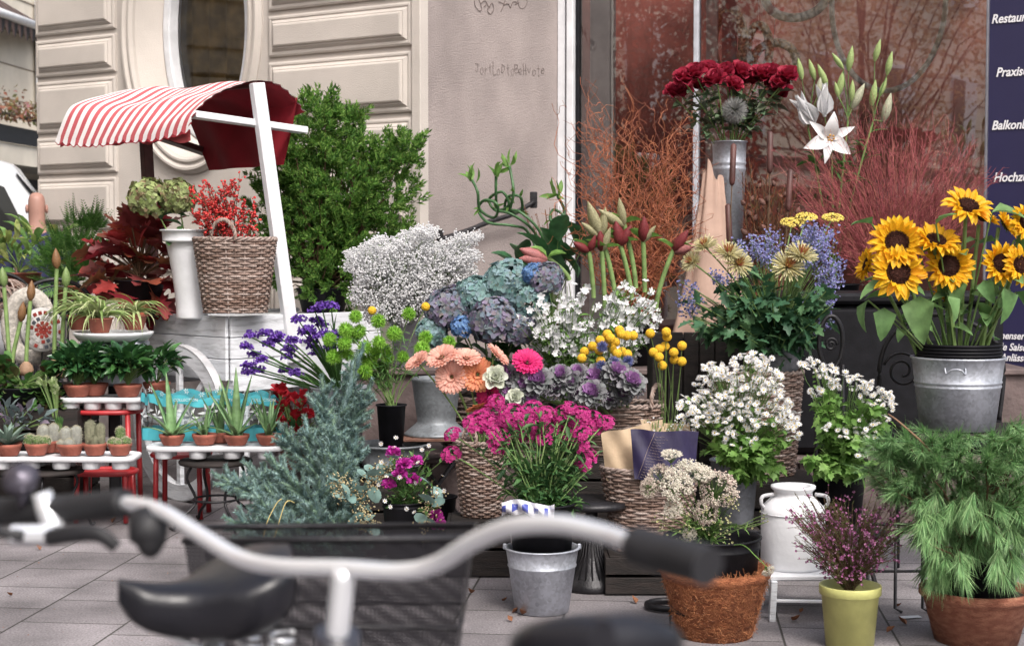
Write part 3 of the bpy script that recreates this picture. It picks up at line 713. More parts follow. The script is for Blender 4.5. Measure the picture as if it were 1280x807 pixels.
def pot(name, label, cat, base, rt, rb, h, m, group=None, bands=(), lip=.006, soil=None, par=None, sx=1, thick=.004, ears=False, bail=False, rimr=.005):
    t = thing(name, label, cat, base, 0, group) if par is None else par
    b = MB(); pr = [(0, 0), (rb*.9, 0), (rb, .004)]
    for z in bands:
        r = rb+(rt-rb)*z; pr += [(rb+(rt-rb)*(z-.018), h*(z-.02)), (r+.003, h*(z-.008)), (r+.003, h*(z+.008)), (rb+(rt-rb)*(z+.018), h*(z+.02))]
    pr += [(rt, h-rimr*1.5), (rt+lip, h-rimr), (rt+lip, h), (rt-thick, h), (rt-thick-.002, h-.02), (rb-thick, .01), (0, .01)]
    b.lathe(pr, 48, mi=0, sx=sx); b.build('vessel' if par is None else 'pot', m, t)
    if soil is not None:
        b = MB(); r = rb+(rt-rb)*soil[1]; b.lathe([(0, h*soil[1]), (r-.001, h*soil[1]-.002)], 32, sx=sx); b.build('fill', soil[0], t)
    if ears:
        for a in (-PI/2-.35,):
            b = MB(); r = rt*.985
            P = [(r*1.0*math.sin(a+PI/2+d)*1.0, -r*math.cos(a+PI/2+d)-o, h*(z)) for d, o, z in ((-.22, .004, .88), (-.2, .012, .80), (-.1, .018, .86), (.1, .018, .86), (.2, .012, .80), (.22, .004, .88))]
            b.tube(P, .0035, 6, smooth_path=4); b.build('handle', M_zinc, t)
    if bail:
        b = MB(); a = np.linspace(-1, 1, 25)*PI/2
        P = [(rt*1.03*math.sin(x), -rt*1.06*math.cos(x)*.98, h-.004+.002*math.cos(x)) for x in a]; b.tube(P, .0028, 6)
        b.box((-rt-.003, 0, h), (.014, .014, .02), 0, 0, .003); b.box((rt+.003, 0, h), (.014, .014, .02), 0, 0, .003); b.build('handle', M_zinc, t)
    return t
def basket(label, base, rb, rt, h, n=26, rows=18, sx=1.0, sy=1.0, handle=None, m=None, strand=1.0, name='wicker_basket', group=None, belly=0):
    t = thing(name, label, 'basket', base, 0, group); m = m or M_wick
    n = int(n*.62); n -= n % 2; rows = int(rows*1.55); b = MB(); N = n*5; a = np.arange(N)/N*2*PI; sr = h/rows*.56*strand
    rad = lambda z: rb+(rt-rb)*z+belly*math.sin(z*PI)
    for i in range(rows):
        z = (i+.5)/rows; r = rad(z)+sr*.9*np.cos(a*n/2+PI*i)
        P = np.stack([r*np.cos(a)*sx, r*np.sin(a)*sy, z*h+sr*.12*np.sin(a*3+i)], 1)
        # each round made of several withies: colour changes
        cuts = np.sort(rng.choice(N, 5, replace=False)); cuts = np.append(cuts, cuts[0]+N)
        for c0, c1 in zip(cuts[:-1], cuts[1:]):
            if c1-c0 < 2: continue
            idx = np.arange(c0, c1+1) % N; b.tubes(P[idx][None], sr*rng.uniform(.9, 1.08), 5)
    b.build('weave', m, t)
    b = MB(); k = np.arange(n)/n*2*PI; z = np.linspace(0, 1, 6)
    P = np.stack([np.stack([rad(q)*np.cos(k)*sx, rad(q)*np.sin(k)*sy, np.full(n, q*h)], 1) for q in z], 1); b.tubes(P, sr*.8, 5); b.build('stakes', m, t)
    b = MB(); a = np.linspace(0, 2*PI, 97)[:-1]
    for ph in (0, PI):
        r = rt+sr*.9*np.cos(a*18+ph); P = np.stack([r*np.cos(a)*sx, r*np.sin(a)*sy, h+sr*.5+sr*.9*np.sin(a*18+ph)], 1); b.tubes(P[None], sr*1.0, 6, closed=True)
    b.build('rim', m, t)
    b = MB(); b.lathe([(0, .006), (rb*.96, .006), (rt*.965, h*.97), (rt*.95, h*.97), (rb*.94, .012), (0, .012)], 32, sx=sx, sy=sy); b.build('lining', M_liner, t)
    if handle:
        for (ax, wd, hh) in handle:
            b = MB(); q = np.linspace(0, PI, 20)
            c = np.array([rt*sx*math.cos(ax), rt*sy*math.sin(ax), h]); tg = np.array([-math.sin(ax), math.cos(ax), 0])
            for ph in (0, 2.1, 4.2):
                P = c+tg*(np.cos(q)*wd)[:, None]+np.array([0, 0, 1])*(np.sin(q)*hh)[:, None]+sr*.9*np.stack([np.cos(q*9+ph), np.sin(q*9+ph)*.5, np.sin(q*9+ph)], 1)
                b.tubes(P[None], sr*.95, 6)
            b.build('handle', m, t)
    return t
def crate(label, x, y, w_, d, z1, z0=0, rz=0, m=None, name='wooden_crate', cat='crate'):
    """slatted crate used as a plinth"""
    t = thing(name, label, cat, (x, y, z0), rz); m = m or M_darkwood; h = z1-z0
    n = max(2, round(h/.1))
    for sy in (-1, 1):
        b = MB()
        for i in range(n): b.box((0, sy*(d/2-.008), (i+.5)*h/n), (w_, .014, h/n-.012), 0, 0, .002)
        b.build('slat_side', m, t)
    for sx in (-1, 1):
        b = MB()
        for i in range(n): b.box((sx*(w_/2-.008), 0, (i+.5)*h/n), (.014, d-.034, h/n-.012), 0, 0, .002)
        b.build('slat_side', m, t)
    b = MB(); b.box((0, 0, h-.008), (w_-.034, d-.036, .014), 0, 0, .002); b.build('board', m, t)
    return t
def iron_table(label, x, y, z1, r, legs=3, top=None, name='iron_table', top_m=None, legm=None, splay=1.25, cat='table', scroll=True, lr=.007):
    t = thing(name, label, cat, (x, y, 0)); legm = legm or M_blackiron
    b = MB(); b.lathe([(0, z1-.018), (r, z1-.018), (r+.004, z1-.01), (r, z1), (0, z1)], 32); b.build('table_top', top_m or M_darkwood, t)
    for i in range(legs):
        a = 2*PI*i/legs+.6; c, s_ = math.cos(a), math.sin(a)
        b = MB(); P = [(c*r*.7, s_*r*.7, z1-.02), (c*r*.85, s_*r*.85, z1*.75), (c*r*.6, s_*r*.6, z1*.4), (c*r*splay*.9, s_*r*splay*.9, .05), (c*r*splay, s_*r*splay, .012), (c*r*(splay+.12), s_*r*(splay+.12), .02)]
        b.tube(P, lr, 7, smooth_path=5); b.build('leg', legm, t)
    b = MB(); q = np.linspace(0, 2*PI, 33)[:-1]; b.tubes(np.stack([r*.62*np.cos(q), r*.62*np.sin(q), q*0+z1*.42], 1)[None], lr*.8, 6, closed=True); b.build('brace_ring', legm, t)
    return t

# ================================================================ striped cart
kc = W(286, 395, 7.8); Ld = np.array([-.722, .692, 0]); Rd = np.array([.692, .722, 0]); Z = np.array([0, 0, 1.])
K = np.array([kc[0], kc[1], 0]); ZT = kc[2]
cart = thing('flower_cart', 'white wooden flower cart with spoked wheel and red striped canopy', 'cart', K)
LL, LR_ = .71, 1.02
def cp(l, r, z): return Ld*l+Rd*r+Z*z
b = MB()
for i in range(3):
    z = ZT-.055-i*.112
    b.bar(cp(0, -.011, z), cp(LL, -.011, z), .108, .02, 0, .003, up=Rd)
b.build('side_boards', M_whitewood, cart)
b = MB()
for i in range(3):
    z = ZT-.055-i*.112
    b.bar(cp(-.011, 0, z), cp(-.011, LR_, z), .108, .02, 0, .003, up=Ld)
    b.bar(cp(LL+.011, 0, z), cp(LL+.011, LR_, z), .108, .02, 0, .003, up=Ld)
b.build('long_boards', M_whitewood, cart)
b = MB()
for i in range(7): b.bar(cp((i+.5)*LL/7, .002, ZT-.03), cp((i+.5)*LL/7, LR_, ZT-.03), LL/7-.004, .018, 0, .002, up=Z)
b.build('deck', M_whitewood, cart)
b = MB(); b.bar(cp(-.0, .01, ZT-.36), cp(-.0, LR_+.5, ZT-.36), .05, .06); b.bar(cp(LL, .01, ZT-.36), cp(LL, LR_+.5, ZT-.36), .05, .06); b.build('shafts', M_whitewood, cart)
for l in (.04, LL-.04):
    b = MB(); b.bar(cp(l, LR_-.05, 0), cp(l, LR_-.05, ZT-.39), .05, .05); b.bar(cp(l, .12, .04), cp(l, .12, ZT-.39), .05, .05) if l < .1 else None; b.build('leg', M_whitewood, cart)
wr = .41
for side in (-.10, LR_+.09):
    wc = cp(.24+.06, side, wr); b = MB(); a = np.linspace(0, 2*PI, 65)[:-1]
    # felloe: rectangular section ring
    V = []
    for rr_, o in ((wr-.085, -.022), (wr-.006, -.022), (wr-.006, .022), (wr-.085, .022)):
        for t_ in a: V.append(wc+Ld*rr_*math.cos(t_)+Z*rr_*math.sin(t_)+Rd*o)
    f = [(k*64+j, k*64+(j+1) % 64, ((k+1) % 4)*64+(j+1) % 64, ((k+1) % 4)*64+j) for k in range(4) for j in range(64)]
    b.add(V, np.array(f), 0, False)
    wh = b.build('wheel', M_whitewood, cart)
    b = MB(); V = []
    for rr_, o in ((wr-.005, -.024), (wr, -.024), (wr, .024), (wr-.005, .024)):
        for t_ in a: V.append(wc+Ld*rr_*math.cos(t_)+Z*rr_*math.sin(t_)+Rd*o)
    b.add(V, np.array(f), 0, False); b.build('tyre', M_greywood, wh)
    for i in range(8):
        t_ = i*PI/4+PI/2; d = Ld*math.cos(t_)+Z*math.sin(t_); b = MB(); b.bar(wc+d*.05, wc+d*(wr-.08), .034, .026, up=Rd); b.build('spoke', M_whitewood, wh)
    b = MB(); b.lathe([(0, -.06), (.04, -.06), (.055, -.03), (.055, .03), (.04, .06), (0, .06)], 20, wc, axis=Rd); b.build('hub', M_whitewood, wh)
b = MB(); b.bar(cp(.3, -.05, wr), cp(.3, LR_+.05, wr), .04, .04); b.bar(cp(.3, .1, wr+.02), cp(.3, .1, ZT-.39), .04, .2); b.build('axle', M_whitewood, cart)
# canopy
def mats_striped():
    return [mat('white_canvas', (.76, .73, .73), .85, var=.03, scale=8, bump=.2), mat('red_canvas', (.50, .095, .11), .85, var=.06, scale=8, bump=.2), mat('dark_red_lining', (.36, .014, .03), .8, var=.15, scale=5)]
CS = mats_striped()
Np = [(237, 160, 7.70), (246, 138, 7.70), (268, 118, 7.8), (295, 105, 7.9), (322, 97, 8.0), (348, 101, 8.1), (368, 118, 8.2), (382, 138, 8.25)]
Fp = [(69, 176, 8.5), (84, 138, 8.5), (100, 125, 8.6), (127, 116, 8.7), (163, 108, 8.8), (192, 113, 8.9), (215, 128, 9.0), (232, 150, 9.05)]
Nw = spline([W(*p)-K for p in Np], 6); Fw = spline([W(*p)-K for p in Fp], 6)
def lerp(P, v):
    x = v*(len(P)-1); i = min(int(x), len(P)-2); return P[i]+(P[i+1]-P[i])*(x-i)
def can(u, v, off=0.0, trim=0):
    p = lerp(Nw, v)*(1-u)+lerp(Fw, v)*u
    p = p+Z*(-.035*math.sin(PI*u)*(1+.3*math.sin(9*v))+.010*math.sin(v*23+u*3)*math.sin(u*PI)+.012*math.sin(u*14+v*6)*v*(1-v)*2-.012*abs(math.sin(u*6.5+v*3)))
    if v < .02: p = p-Z*.018*abs(math.sin(u*17*PI))
    e = .02*abs(math.sin(v*15*PI)) if u < .01 else 0
    return p-Z*off+Ld*(e-(.0 if u > .01 else 0))
NS = 33
b = MB(); b.grid(lambda u, v: can(u, v), NS*4, 60, 0, True, lambda u, v: (int(u*NS)) % 2)
b.build('canopy', CS[:2], cart)
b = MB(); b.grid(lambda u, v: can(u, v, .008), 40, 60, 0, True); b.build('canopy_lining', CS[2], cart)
b = MB()
q0, q1, q2, q3 = [W(*p)-K for p in ((372, 122, 8.22), (352, 206, 8.28), (262, 213, 8.85), (225, 130, 9.0))]
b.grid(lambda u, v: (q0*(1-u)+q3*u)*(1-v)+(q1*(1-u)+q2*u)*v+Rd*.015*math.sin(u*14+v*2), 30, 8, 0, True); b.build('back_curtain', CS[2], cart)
b = MB()
b.grid(lambda u, v: (W(236, 162, 7.74)*(1-u)+W(73, 170, 8.5)*u-K)-Z*v*(.055+.012*math.sin(u*26))+Rd*.01, 40, 3, 0, True); b.build('front_lining', mat('pink_red_canvas', (.62, .11, .12), .85), cart)
b = MB(); b.bar(W(369, 452, 8.06)-K, W(321, 104, 8.0)-K, .078, .04, 0, .003, up=Ld); b.build('post', M_white, cart)
b = MB(); b.bar(W(240, 143, 7.74)-K, W(380, 163, 8.27)-K, .075, .035, 0, .003, up=Z); b.build('cross_beam', M_white, cart)
b = MB(); b.bar(W(194, 394, 8.35)-K, W(182, 168, 8.45)-K, .06, .045, 0, .003, up=Ld); b.build('post', M_darkbrown, cart, 'dark brown rear post')
b = MB(); b.bar(W(183, 165, 8.48)-K, W(262, 192, 9.0)-K, .07, .035, 0, .003, up=Z); b.build('cross_beam', M_darkbrown, cart, 'dark brown rear beam')
b = MB(); b.bar(W(321, 106, 8.02)-K, W(175, 118, 8.8)-K, .03, .03); b.build('ridge_pole', M_darkbrown, cart)

# white hump of the oval sill is part of the facade; things standing on the cart deck
DK = ZT-.02
def on_deck(px, Y, z=DK):
    return np.array([(px-640)/F*Y*1.0, Y, z])

# ================================================================ white plastic trays
def tray(label, px0, px1, py, Y, group='white plastic plant trays', cups=5, z=None, d=.20, slope=0.0):
    p0 = W(px0, py, Y); p1 = W(px1, py, Y); L = p1[0]-p0[0]; c = (p0+p1)/2; c[1] += d/2
    t = thing('plant_tray', label, 'tray', (c[0], c[1], c[2]), slope, group)
    b = MB(); n = 40; e = .25; a = np.arange(n)/n*2*PI; x = L/2*np.sign(np.cos(a))*np.abs(np.cos(a))**e; y = d/2*np.sign(np.sin(a))*np.abs(np.sin(a))**e
    # wavy long edges between the cups
    y = y*(1-.05*np.cos(x/(L/2)*PI*cups))
    V = []
    for s_, z_ in ((.96, -.026), (1, -.024), (1.0, -.006), (.985, 0), (.97, 0), (.965, -.006)): V += list(np.stack([x*s_, y*(s_-.02*(s_ < 1)), np.full(n, z_)], 1))
    f = [(k*n+j, k*n+(j+1) % n, (k+1)*n+(j+1) % n, (k+1)*n+j) for k in range(5) for j in range(n)]
    b.add(V, np.array(f), 0, True); b.add([V[5*n+j] for j in range(n)]+[V[j] for j in range(n)], [tuple(range(n)), tuple(range(n, 2*n))], 0, False)
    b.build('tray_board', M_white, t)
    for i in range(cups):
        for yy in (-d*.24, d*.24):
            b = MB(); b.lathe([(0, -.062), (.036, -.062), (.040, -.058), (.043, -.022)], 20, ((i+.5)/cups*L-L/2, yy, 0)); b.build('cup', M_white, t)
    return t, c
# ================================================================ foliage materials
G_dark = leafmat('dark_green_leaf', [(.018, .055, .022), (.035, .095, .03), (.05, .12, .035)], .38, .25)
G_mid = leafmat('mid_green_leaf', [(.04, .10, .03), (.07, .16, .04), (.10, .20, .06)], .5, .35)
G_light = leafmat('light_green_leaf', [(.08, .17, .04), (.14, .27, .06), (.20, .34, .10)], .5, .4)
G_stem = leafmat('green_stem', [(.09, .16, .05), (.14, .22, .07), (.11, .15, .06)], .5, 0)
G_brownstem = leafmat('brown_stem', [(.09, .05, .03), (.14, .09, .05)], .7, 0)
G_grey = leafmat('grey_green_leaf', [(.12, .19, .16), (.18, .27, .24), (.10, .15, .12)], .55, .3)
W_petal = leafmat('white_petal', [(.72, .72, .74), (.84, .84, .84)], .6, .3, namt=.1)
Y_eye = leafmat('yellow_centre', [(.62, .40, .04), (.70, .50, .06)], .7, 0)

def leaves_on(b, T, P, D, size, roll='up', mo=0, jit=.5):
    b.inst(T, P, frames(D, roll, jit), size, mo)
def pt_on(P, N, t0=0, t1=1):
    """random points (and tangents) on stalk polylines P (n,k,3)"""
    n, k, _ = P.shape; i = rng.integers(0, n, N); x = rng.uniform(t0, t1, N)*(k-1); j = np.minimum(x.astype(int), k-2); f = (x-j)[:, None]
    a = P[i, j]; c = P[i, j+1]; return a+(c-a)*f, nz(c-a)

# ---------------------------------------------------------------- evergreen bush on the cart
pb_ = W(404, 390, 8.75)
t = thing('evergreen_bush', 'tall feathery bright green evergreen bush behind the cart post', 'bush', pb_)
pot('', '', '', 0, .15, .12, .14, M_blackplastic, par=t, soil=(M_soil, .9))
b = MB(); cs = []
blobs = [(430, 345, 75, 40), (400, 300, 65, 60), (460, 300, 62, 55), (355, 270, 42, 55), (425, 240, 70, 60), (370, 215, 45, 50), (480, 245, 38, 45), (498, 200, 27, 28), (455, 195, 40, 30), (395, 165, 38, 42), (398, 135, 22, 20), (350, 180, 22, 25), (420, 160, 18, 22), (440, 150, 14, 14), (340, 330, 25, 30), (475, 345, 35, 30), (507, 182, 18, 14), (345, 240, 20, 20)]
P = []; D = []
for x, y, rx, ry in blobs:
    Y = 8.75+rng.uniform(-.08, .08); c = W(x, y, Y); n = int(6+rx*ry/15); q = dirs(n); k = rng.uniform(.3, 1.12, n)[:, None]
    P.append(c+q*k*np.array([M(rx, Y), min(.30, M(rx, Y)*.9), M(ry, Y)])); D.append(nz(q+np.array([0, -.25, .75])))
P = np.concatenate(P); D = np.concatenate(D); NT = len(P)
hub_ = np.array([pb_[0], 8.75, pb_[2]+.12])
sb_ = MB(); sb_.tubes(stalks(hub_, P[::14], 6, 1.0, .015), np.linspace(.008, .002, 6), 4); sb_.bw('branches', G_brownstem, t)
# each tuft: a feather of small scale-leaves
tuft = []; 
for i in range(26):
    s_ = i/25; d = dirs(1, .2)[0]; d = nz(d*np.array([1, 1, 1])+np.array([0, 0, .5])); o = np.array([0, 0, s_*.75])+dirs(1)[0]*.12
    tuft += xf(T_leaf(.30, 2, .3, .2, 'lance'), frames([d])[0], o, .42*(1.1-s_*.4))
tuft = flat(tuft)
b.inst(tuft, P, frames(D), rng.uniform(.07, .11, NT))
b.bw('foliage', leafmat('cypress_leaf', [(.035, .10, .02), (.08, .19, .035), (.12, .25, .04), (.19, .30, .07), (.06, .14, .03)], .6, .35), t)

# ---------------------------------------------------------------- oak leaved plant, white vase, basket on the cart
OAK = [(.02, 0), (.10, .08), (.34, .14), (.20, .24), (.28, .30), (.50, .42), (.26, .48), (.22, .55), (.36, .68), (.17, .72), (.14, .80), (.16, .90), (.02, 1.0)]
T_oak = T_outline(OAK, .25, cup=.15)
rb_ = W(175, 392, 8.15); rb_[2] = DK
t = thing('red_oakleaf_plant', 'dark potted plant with big lobed burgundy leaves beside the white vase', 'potted plant', rb_)
pot('', '', '', 0, .13, .10, .20, M_blackplastic, par=t, soil=(M_soil, .9))
b = MB()
L = [(150, 290), (165, 275), (183, 290), (140, 310), (160, 315), (180, 320), (197, 300), (120, 320), (130, 335), (150, 340), (170, 345), (190, 345), (205, 330), (210, 355), (195, 365), (175, 370), (155, 365), (135, 355), (118, 345), (205, 280), (160, 255+20), (185, 268), (145, 300), (172, 300), (125, 312), (212, 315), (185, 385), (165, 385), (200, 380)]
P = np.array([W(x+rng.normal(0, 3), y+rng.normal(0, 3), 8.1+rng.uniform(-.1, .15)) for x, y in L for _ in (0, 1, 2)])
Cn = W(172, 345, 8.2); D = nz((P-Cn)*np.array([1.1, .6, 1.0])+rng.normal(0, .06, P.shape)+np.array([0, -.12, -.02])); P = P-D*.05
leaves_on(b, T_oak, P, D, rng.uniform(.13, .20, len(P)), jit=.6)
b.bw('leaves', leafmat('burgundy_leaf', [(.20, .02, .03), (.34, .04, .05), (.12, .02, .025), (.30, .07, .07), (.17, .10, .04), (.40, .05, .05), (.26, .03, .04)], .4, .3, nscale=14), t)
b = MB(); b.tubes(stalks(rb_+[0, 0, .2], P, 5, 1.3), .004, 4); b.bw('stems', G_brownstem, t)

vb = W(240, 392, 7.98); vb[2] = DK
t = thing('white_vase', 'tall flared white metal vase between burgundy leaves and wicker basket', 'vase', vb)
b = MB(); h = W(240, 287, 7.98)[2]-DK; r1, r0 = M(37, 7.98), M(19, 7.98)
b.lathe([(0, 0), (r0, 0), (r0*1.03, .01)]+[(r0+(r1*.95-r0)*z**1.7, h*z) for z in np.linspace(.1, .86, 9)]+[(r1*.955, h*.865), (r1*.955, h*.885), (r1*.95, h*.89), (r1*.97, h*.975), (r1+.006, h*.985), (r1+.006, h), (r1-.006, h), (r0*1.3, h*.7), (0, h*.3)], 48)
b.build('vessel', M_white, t)
# hydrangea heads
FL4 = flat(ring_of(T_leaf(.95, 2, .25, .05, 'round'), 4, 1.35, .02)+[(v*.12+np.array([0, 0, .05]), f, 1, True) for v, f, m, s_ in T_ico(1)])
def hyd_head(cols, name, N=170, fs=.024, seed=0):
    b = MB(); d = dirs(N, -.55); P = d*np.array([1, 1, .82])*(.9+rng.uniform(-.1, .12, (N, 1))); b.inst(FL4, P, frames(nz(d+rng.normal(0, .25, d.shape))), rng.uniform(.8, 1.2, N)*.24)
    b.inst(T_leaf(.8, 2, .3, .1, 'round'), P*.72, frames(d), .3)
    return b.mesh(name, [leafmat(name, cols, .6, .3, nscale=30), leafmat(name+'_eye', [(.35, .38, .22), (.2, .22, .2)], .6, 0)])
HG = hyd_head([(.22, .28, .10), (.32, .38, .16), (.16, .18, .08), (.30, .20, .12)], 'green_hydrangea')
def flower(name, label, cat, base, top, hd, z, sc, hname='bloom', group=None, sr=.004, bend=1.4, leaves=None, smat=None, off=.0, lsz=.08, nl=0, cool=None, roll=None):
    base = np.asarray(base, float); top = np.asarray(top, float)
    t = thing(name, label, cat, base, 0, group)
    P = stalks(base, top[None], 8, bend); z = nz(z)
    if off: P = stalks(base, (top-z*off)[None], 8, bend)
    b = MB(); b.tubes(P, sr, 6); b.bw('stem', smat or G_stem, t)
    for i, (nm, me, k) in enumerate(hd): head(nm, t, me, top-base, z, sc*k, roll)
    if nl:
        q, tg = pt_on(P, nl, .45, .92); dd = nz(dirs(nl)*np.array([1, 1, .3])+np.array([0, -.4, .1])); bb = MB(); leaves_on(bb, leaves, q, dd, lsz*rng.uniform(.7, 1.2, nl), jit=.4); bb.bw('leaves', cool or G_mid, t)
    return t
LFo = T_leaf(.55, 4, .6, .12, 'ovate')
vm = np.array([vb[0], vb[1], vb[2]+.05])
for (x, y, r, lb) in ((187, 248, 27, 'dusky green hydrangea head above the burgundy leaves, on the dark post side'), (222, 246, 24, 'pale green hydrangea head over the white vase')):
    top = W(x, y, 7.95+rng.uniform(-.05, .05)); flower('hydrangea_stem', lb, 'flower', vm, top, [('flower_head', HG, 1)], (rng.normal(0, .2), -.5, .8), M(r, 7.95), nl=7, leaves=LFo, lsz=.11, cool=G_dark)

bb_ = W(290, 393, 7.72)
bs = basket('brown wicker basket with looped handle standing on the white cart', (bb_[0], bb_[1]+.1, bb_[2]+.005), M(38, 7.75), M(51, 7.75), M(92, 7.75), 44, 19, 1.0, .62, handle=[(-1.75, .065, .10), (1.4, .065, .08)])
BK = np.array([bb_[0], bb_[1]+.1, bb_[2]+.02])
# red berries
t = thing('berry_branches', 'bright red berry branches standing in the wicker basket on the cart', 'branches', BK)
tops = []
for _ in range(40):
    a = rng.uniform(0, 2*PI); q = math.sqrt(rng.uniform()); tops.append(W(279+46*q*math.cos(a), 262+36*q*math.sin(a), 7.8+rng.uniform(-.1, .12)))
tops = np.array(tops+[W(299, 222, 7.8), W(238, 240, 7.8), W(250, 270, 7.75), W(322, 255, 7.8)]); Pst = stalks(BK+[0, 0, .1], tops, 7, 1.5, .008)
b = MB(); b.tubes(Pst, np.linspace(.0035, .0015, 7), 4); 
q, tg = pt_on(Pst, 500, .6, 1); ends = q+nz(tg+rng.normal(0, .8, q.shape))*.05; b.tubes(stalks(q, ends, 3), .001, 3); b.bw('twigs', G_brownstem, t)
b = MB(); q2, _ = pt_on(stalks(q, ends, 3), 2000, .2, 1); b.inst(T_ico(1), q2+rng.normal(0, .005, q2.shape), frames(dirs(2000)), rng.uniform(.005, .0075, 2000)); b.bw('berries', leafmat('red_berry', [(.45, .02, .02), (.62, .04, .035), (.36, .015, .02)], .25, 0, .6), t)

# black tray pot beside post handled by bush pot

# ================================================================ left back greens
def bushy(name, label, cat, base, potd, pts, T, size, cols, dirbias=(0, -.3, .4), spread=12, n_per=14, dz=.12, rough=.5, trans=.35, group=None, jit=.5, potm=None, stem=True, Yc=None):
    """potted plant: pts = pixel blobs (x, y, r) at depth Yc"""
    t = thing(name, label, cat, base, 0, group); Yc = Yc or base[1]
    if potd: pot('', '', '', 0, *potd, potm or M_terra, par=t, soil=(M_soil, .88))
    P = []; D = []
    top = np.array(base)+[0, 0, potd[2] if potd else .05]
    for x, y, r in pts:
        c = W(x, y, Yc); n = n_per; q = dirs(n); P.append(c+q*rng.uniform(.3, 1, (n, 1))*np.array([M(r, Yc), min(dz, M(r, Yc)), M(r, Yc)])); D.append(q)
    P = np.concatenate(P); D = np.concatenate(D); D = nz(D*.5+nz(P-top)*.6+np.array(dirbias))
    b = MB(); b.inst(T, P, frames(D, 'up', jit), rng.uniform(.7, 1.25, len(P))*size); b.bw('leaves', cols if not isinstance(cols, list) else leafmat(name, cols, rough, trans), t)
    if stem:
        b = MB(); b.tubes(stalks(top, P[::3], 5, 1.3), .0025, 4); b.bw('stems', G_stem, t)
    return t
g0 = W(25, 345, 9.0)
iron_table('black iron side table under the variegated leaf plant', g0[0], 9.0, g0[2]-.12, .26)
bushy('variegated_plant', 'potted plant with broad yellow edged arching leaves behind the iron chairs', 'potted plant', (g0[0], 9.0, g0[2]-.12), (.12, .09, .14), [(10, 318, 24), (40, 312, 22), (70, 315, 18), (20, 335, 22), (50, 330, 20), (5, 305, 14)], T_leaf(.24, 5, 1.3, .15, 'lance'), .19, [(.08, .18, .05), (.20, .32, .10), (.42, .42, .14), (.10, .2, .06)], (0, -.2, .5), n_per=9)
g1 = W(92, 372, 8.7); g1[2] -= .05
iron_table('tall black plant stand under the bushy fern', g1[0], 8.7, g1[2], .2)
T_fr = []
for i in range(9):
    for s_ in (-1, 1): T_fr += xf(T_leaf(.3, 2, .2, .1, 'lance'), rot('Y', s_*1.0), (0, 0, .1+i*.1), .38*(1.05-i*.09))
T_fr = flat(T_fr+T_leaf(.03, 4, .5, 0, 'strap'))
bushy('fern_plant', 'bushy mid green fern like plant between variegated leaves and burgundy plant', 'potted plant', g1, (.10, .08, .12), [(95, 290, 22), (75, 310, 18), (105, 310, 18), (60, 330, 16), (85, 335, 22), (110, 335, 15), (90, 355, 20), (70, 350, 16), (115, 285, 10)], T_fr, .14, [(.05, .13, .03), (.09, .20, .05), (.14, .27, .07)], (0, -.3, .35), n_per=16)

# ================================================================ iron chairs, wreath, mosaic
def iron_chair(label, px, pyt, Y, rpx, rz, wz=.45):
    c = W(px, pyt+rpx, Y); t = thing('iron_chair', label, 'chair', (c[0], Y, 0), rz, 'black iron garden chairs')
    r = M(rpx, Y); zt = c[2]
    b = MB(); P = [(-r*.9, 0, .45), (-r, 0, zt-r*.3), (-r*.72, 0, zt+r*.68), (0, 0, zt+r), (r*.72, 0, zt+r*.68), (r, 0, zt-r*.3), (r*.9, 0, .45)]; b.tube(P, .011, 8, smooth_path=8)
    P = [(-r*.78, 0, .45), (-r*.86, 0, zt-r*.3), (-r*.6, 0, zt+r*.55), (0, 0, zt+r*.84), (r*.6, 0, zt+r*.55), (r*.86, 0, zt-r*.3), (r*.78, 0, .45)]; b.tube(P, .006, 6, smooth_path=8); b.build('back_hoop', M_blackiron, t)
    for s_ in (-1, 1):
        b = MB(); a = np.linspace(0, 3.4*PI, 50); q = r*.36*(1-a/(3.9*PI)); b.tube(np.stack([s_*(r*.40-q*np.cos(a)), 0*a, zt+r*.15+q*np.sin(a)], 1), .006, 6)
        b.tube([(s_*r*.04, 0, zt+.15*r), (s_*r*.1, 0, zt-r*.6), (s_*r*.4, 0, .46)], .006, 6, smooth_path=5); b.build('scroll', M_blackiron, t)
    b = MB(); b.lathe([(0, .445), (r*1.02, .445), (r*1.05, .455), (r*1.02, .465), (0, .465)], 32, (0, -r*.8, 0)); b.build('seat', M_darkwood, t)
    for sx in (-1, 1):
        for sy, y0 in ((-1, -r*1.6), (1, -.02)):
            b = MB(); b.tube([(sx*r*.7, y0, .45), (sx*r*.75, y0, .2), (sx*r*.95, y0-.03*sy*-1, .008)], .009, 7, smooth_path=5); b.build('leg', M_blackiron, t)
    return t, zt, r
iron_chair('black iron hoop chair with straw wreath leaning on its back', 70, 349, 8.15, 52, R(15))
iron_chair('black iron hoop chair at the picture edge holding a wicker ball', -2, 341, 8.6, 46, R(25))
c = W(38, 408, 8.02)
t = thing('straw_wreath', 'coarse cream straw wreath resting on the iron chair', 'wreath', c)
b = MB(); a = np.linspace(0, 2*PI, 49)[:-1]; r = M(34, 8); P = np.stack([r*.72*np.cos(a), -.02+0*a, r*1.15*np.sin(a)], 1); b.tubes(P[None], .045, 12, closed=True)
q = P[rng.integers(0, 48, 1400)]; d = dirs(1400); b.inst(T_needle(.03), q+d*.040, frames(nz(d+dirs(1400)*1.6)), .035); b.build('straw_ring', M_pale, t)
c = W(12, 375, 8.45); t = thing('wicker_ball', 'round woven wicker ball on the rear iron chair', 'ball', c)
b = MB()
for _ in range(26):
    n_ = dirs(1)[0]; f_ = frames([n_])[0]; a = np.linspace(0, 2*PI, 25)[:-1]; b.tubes(((f_[:, 0]*np.cos(a)[:, None]+f_[:, 1]*np.sin(a)[:, None])*M(26, 8.4))[None], .005, 5, closed=True)
b.build('weave', M_wick, t)
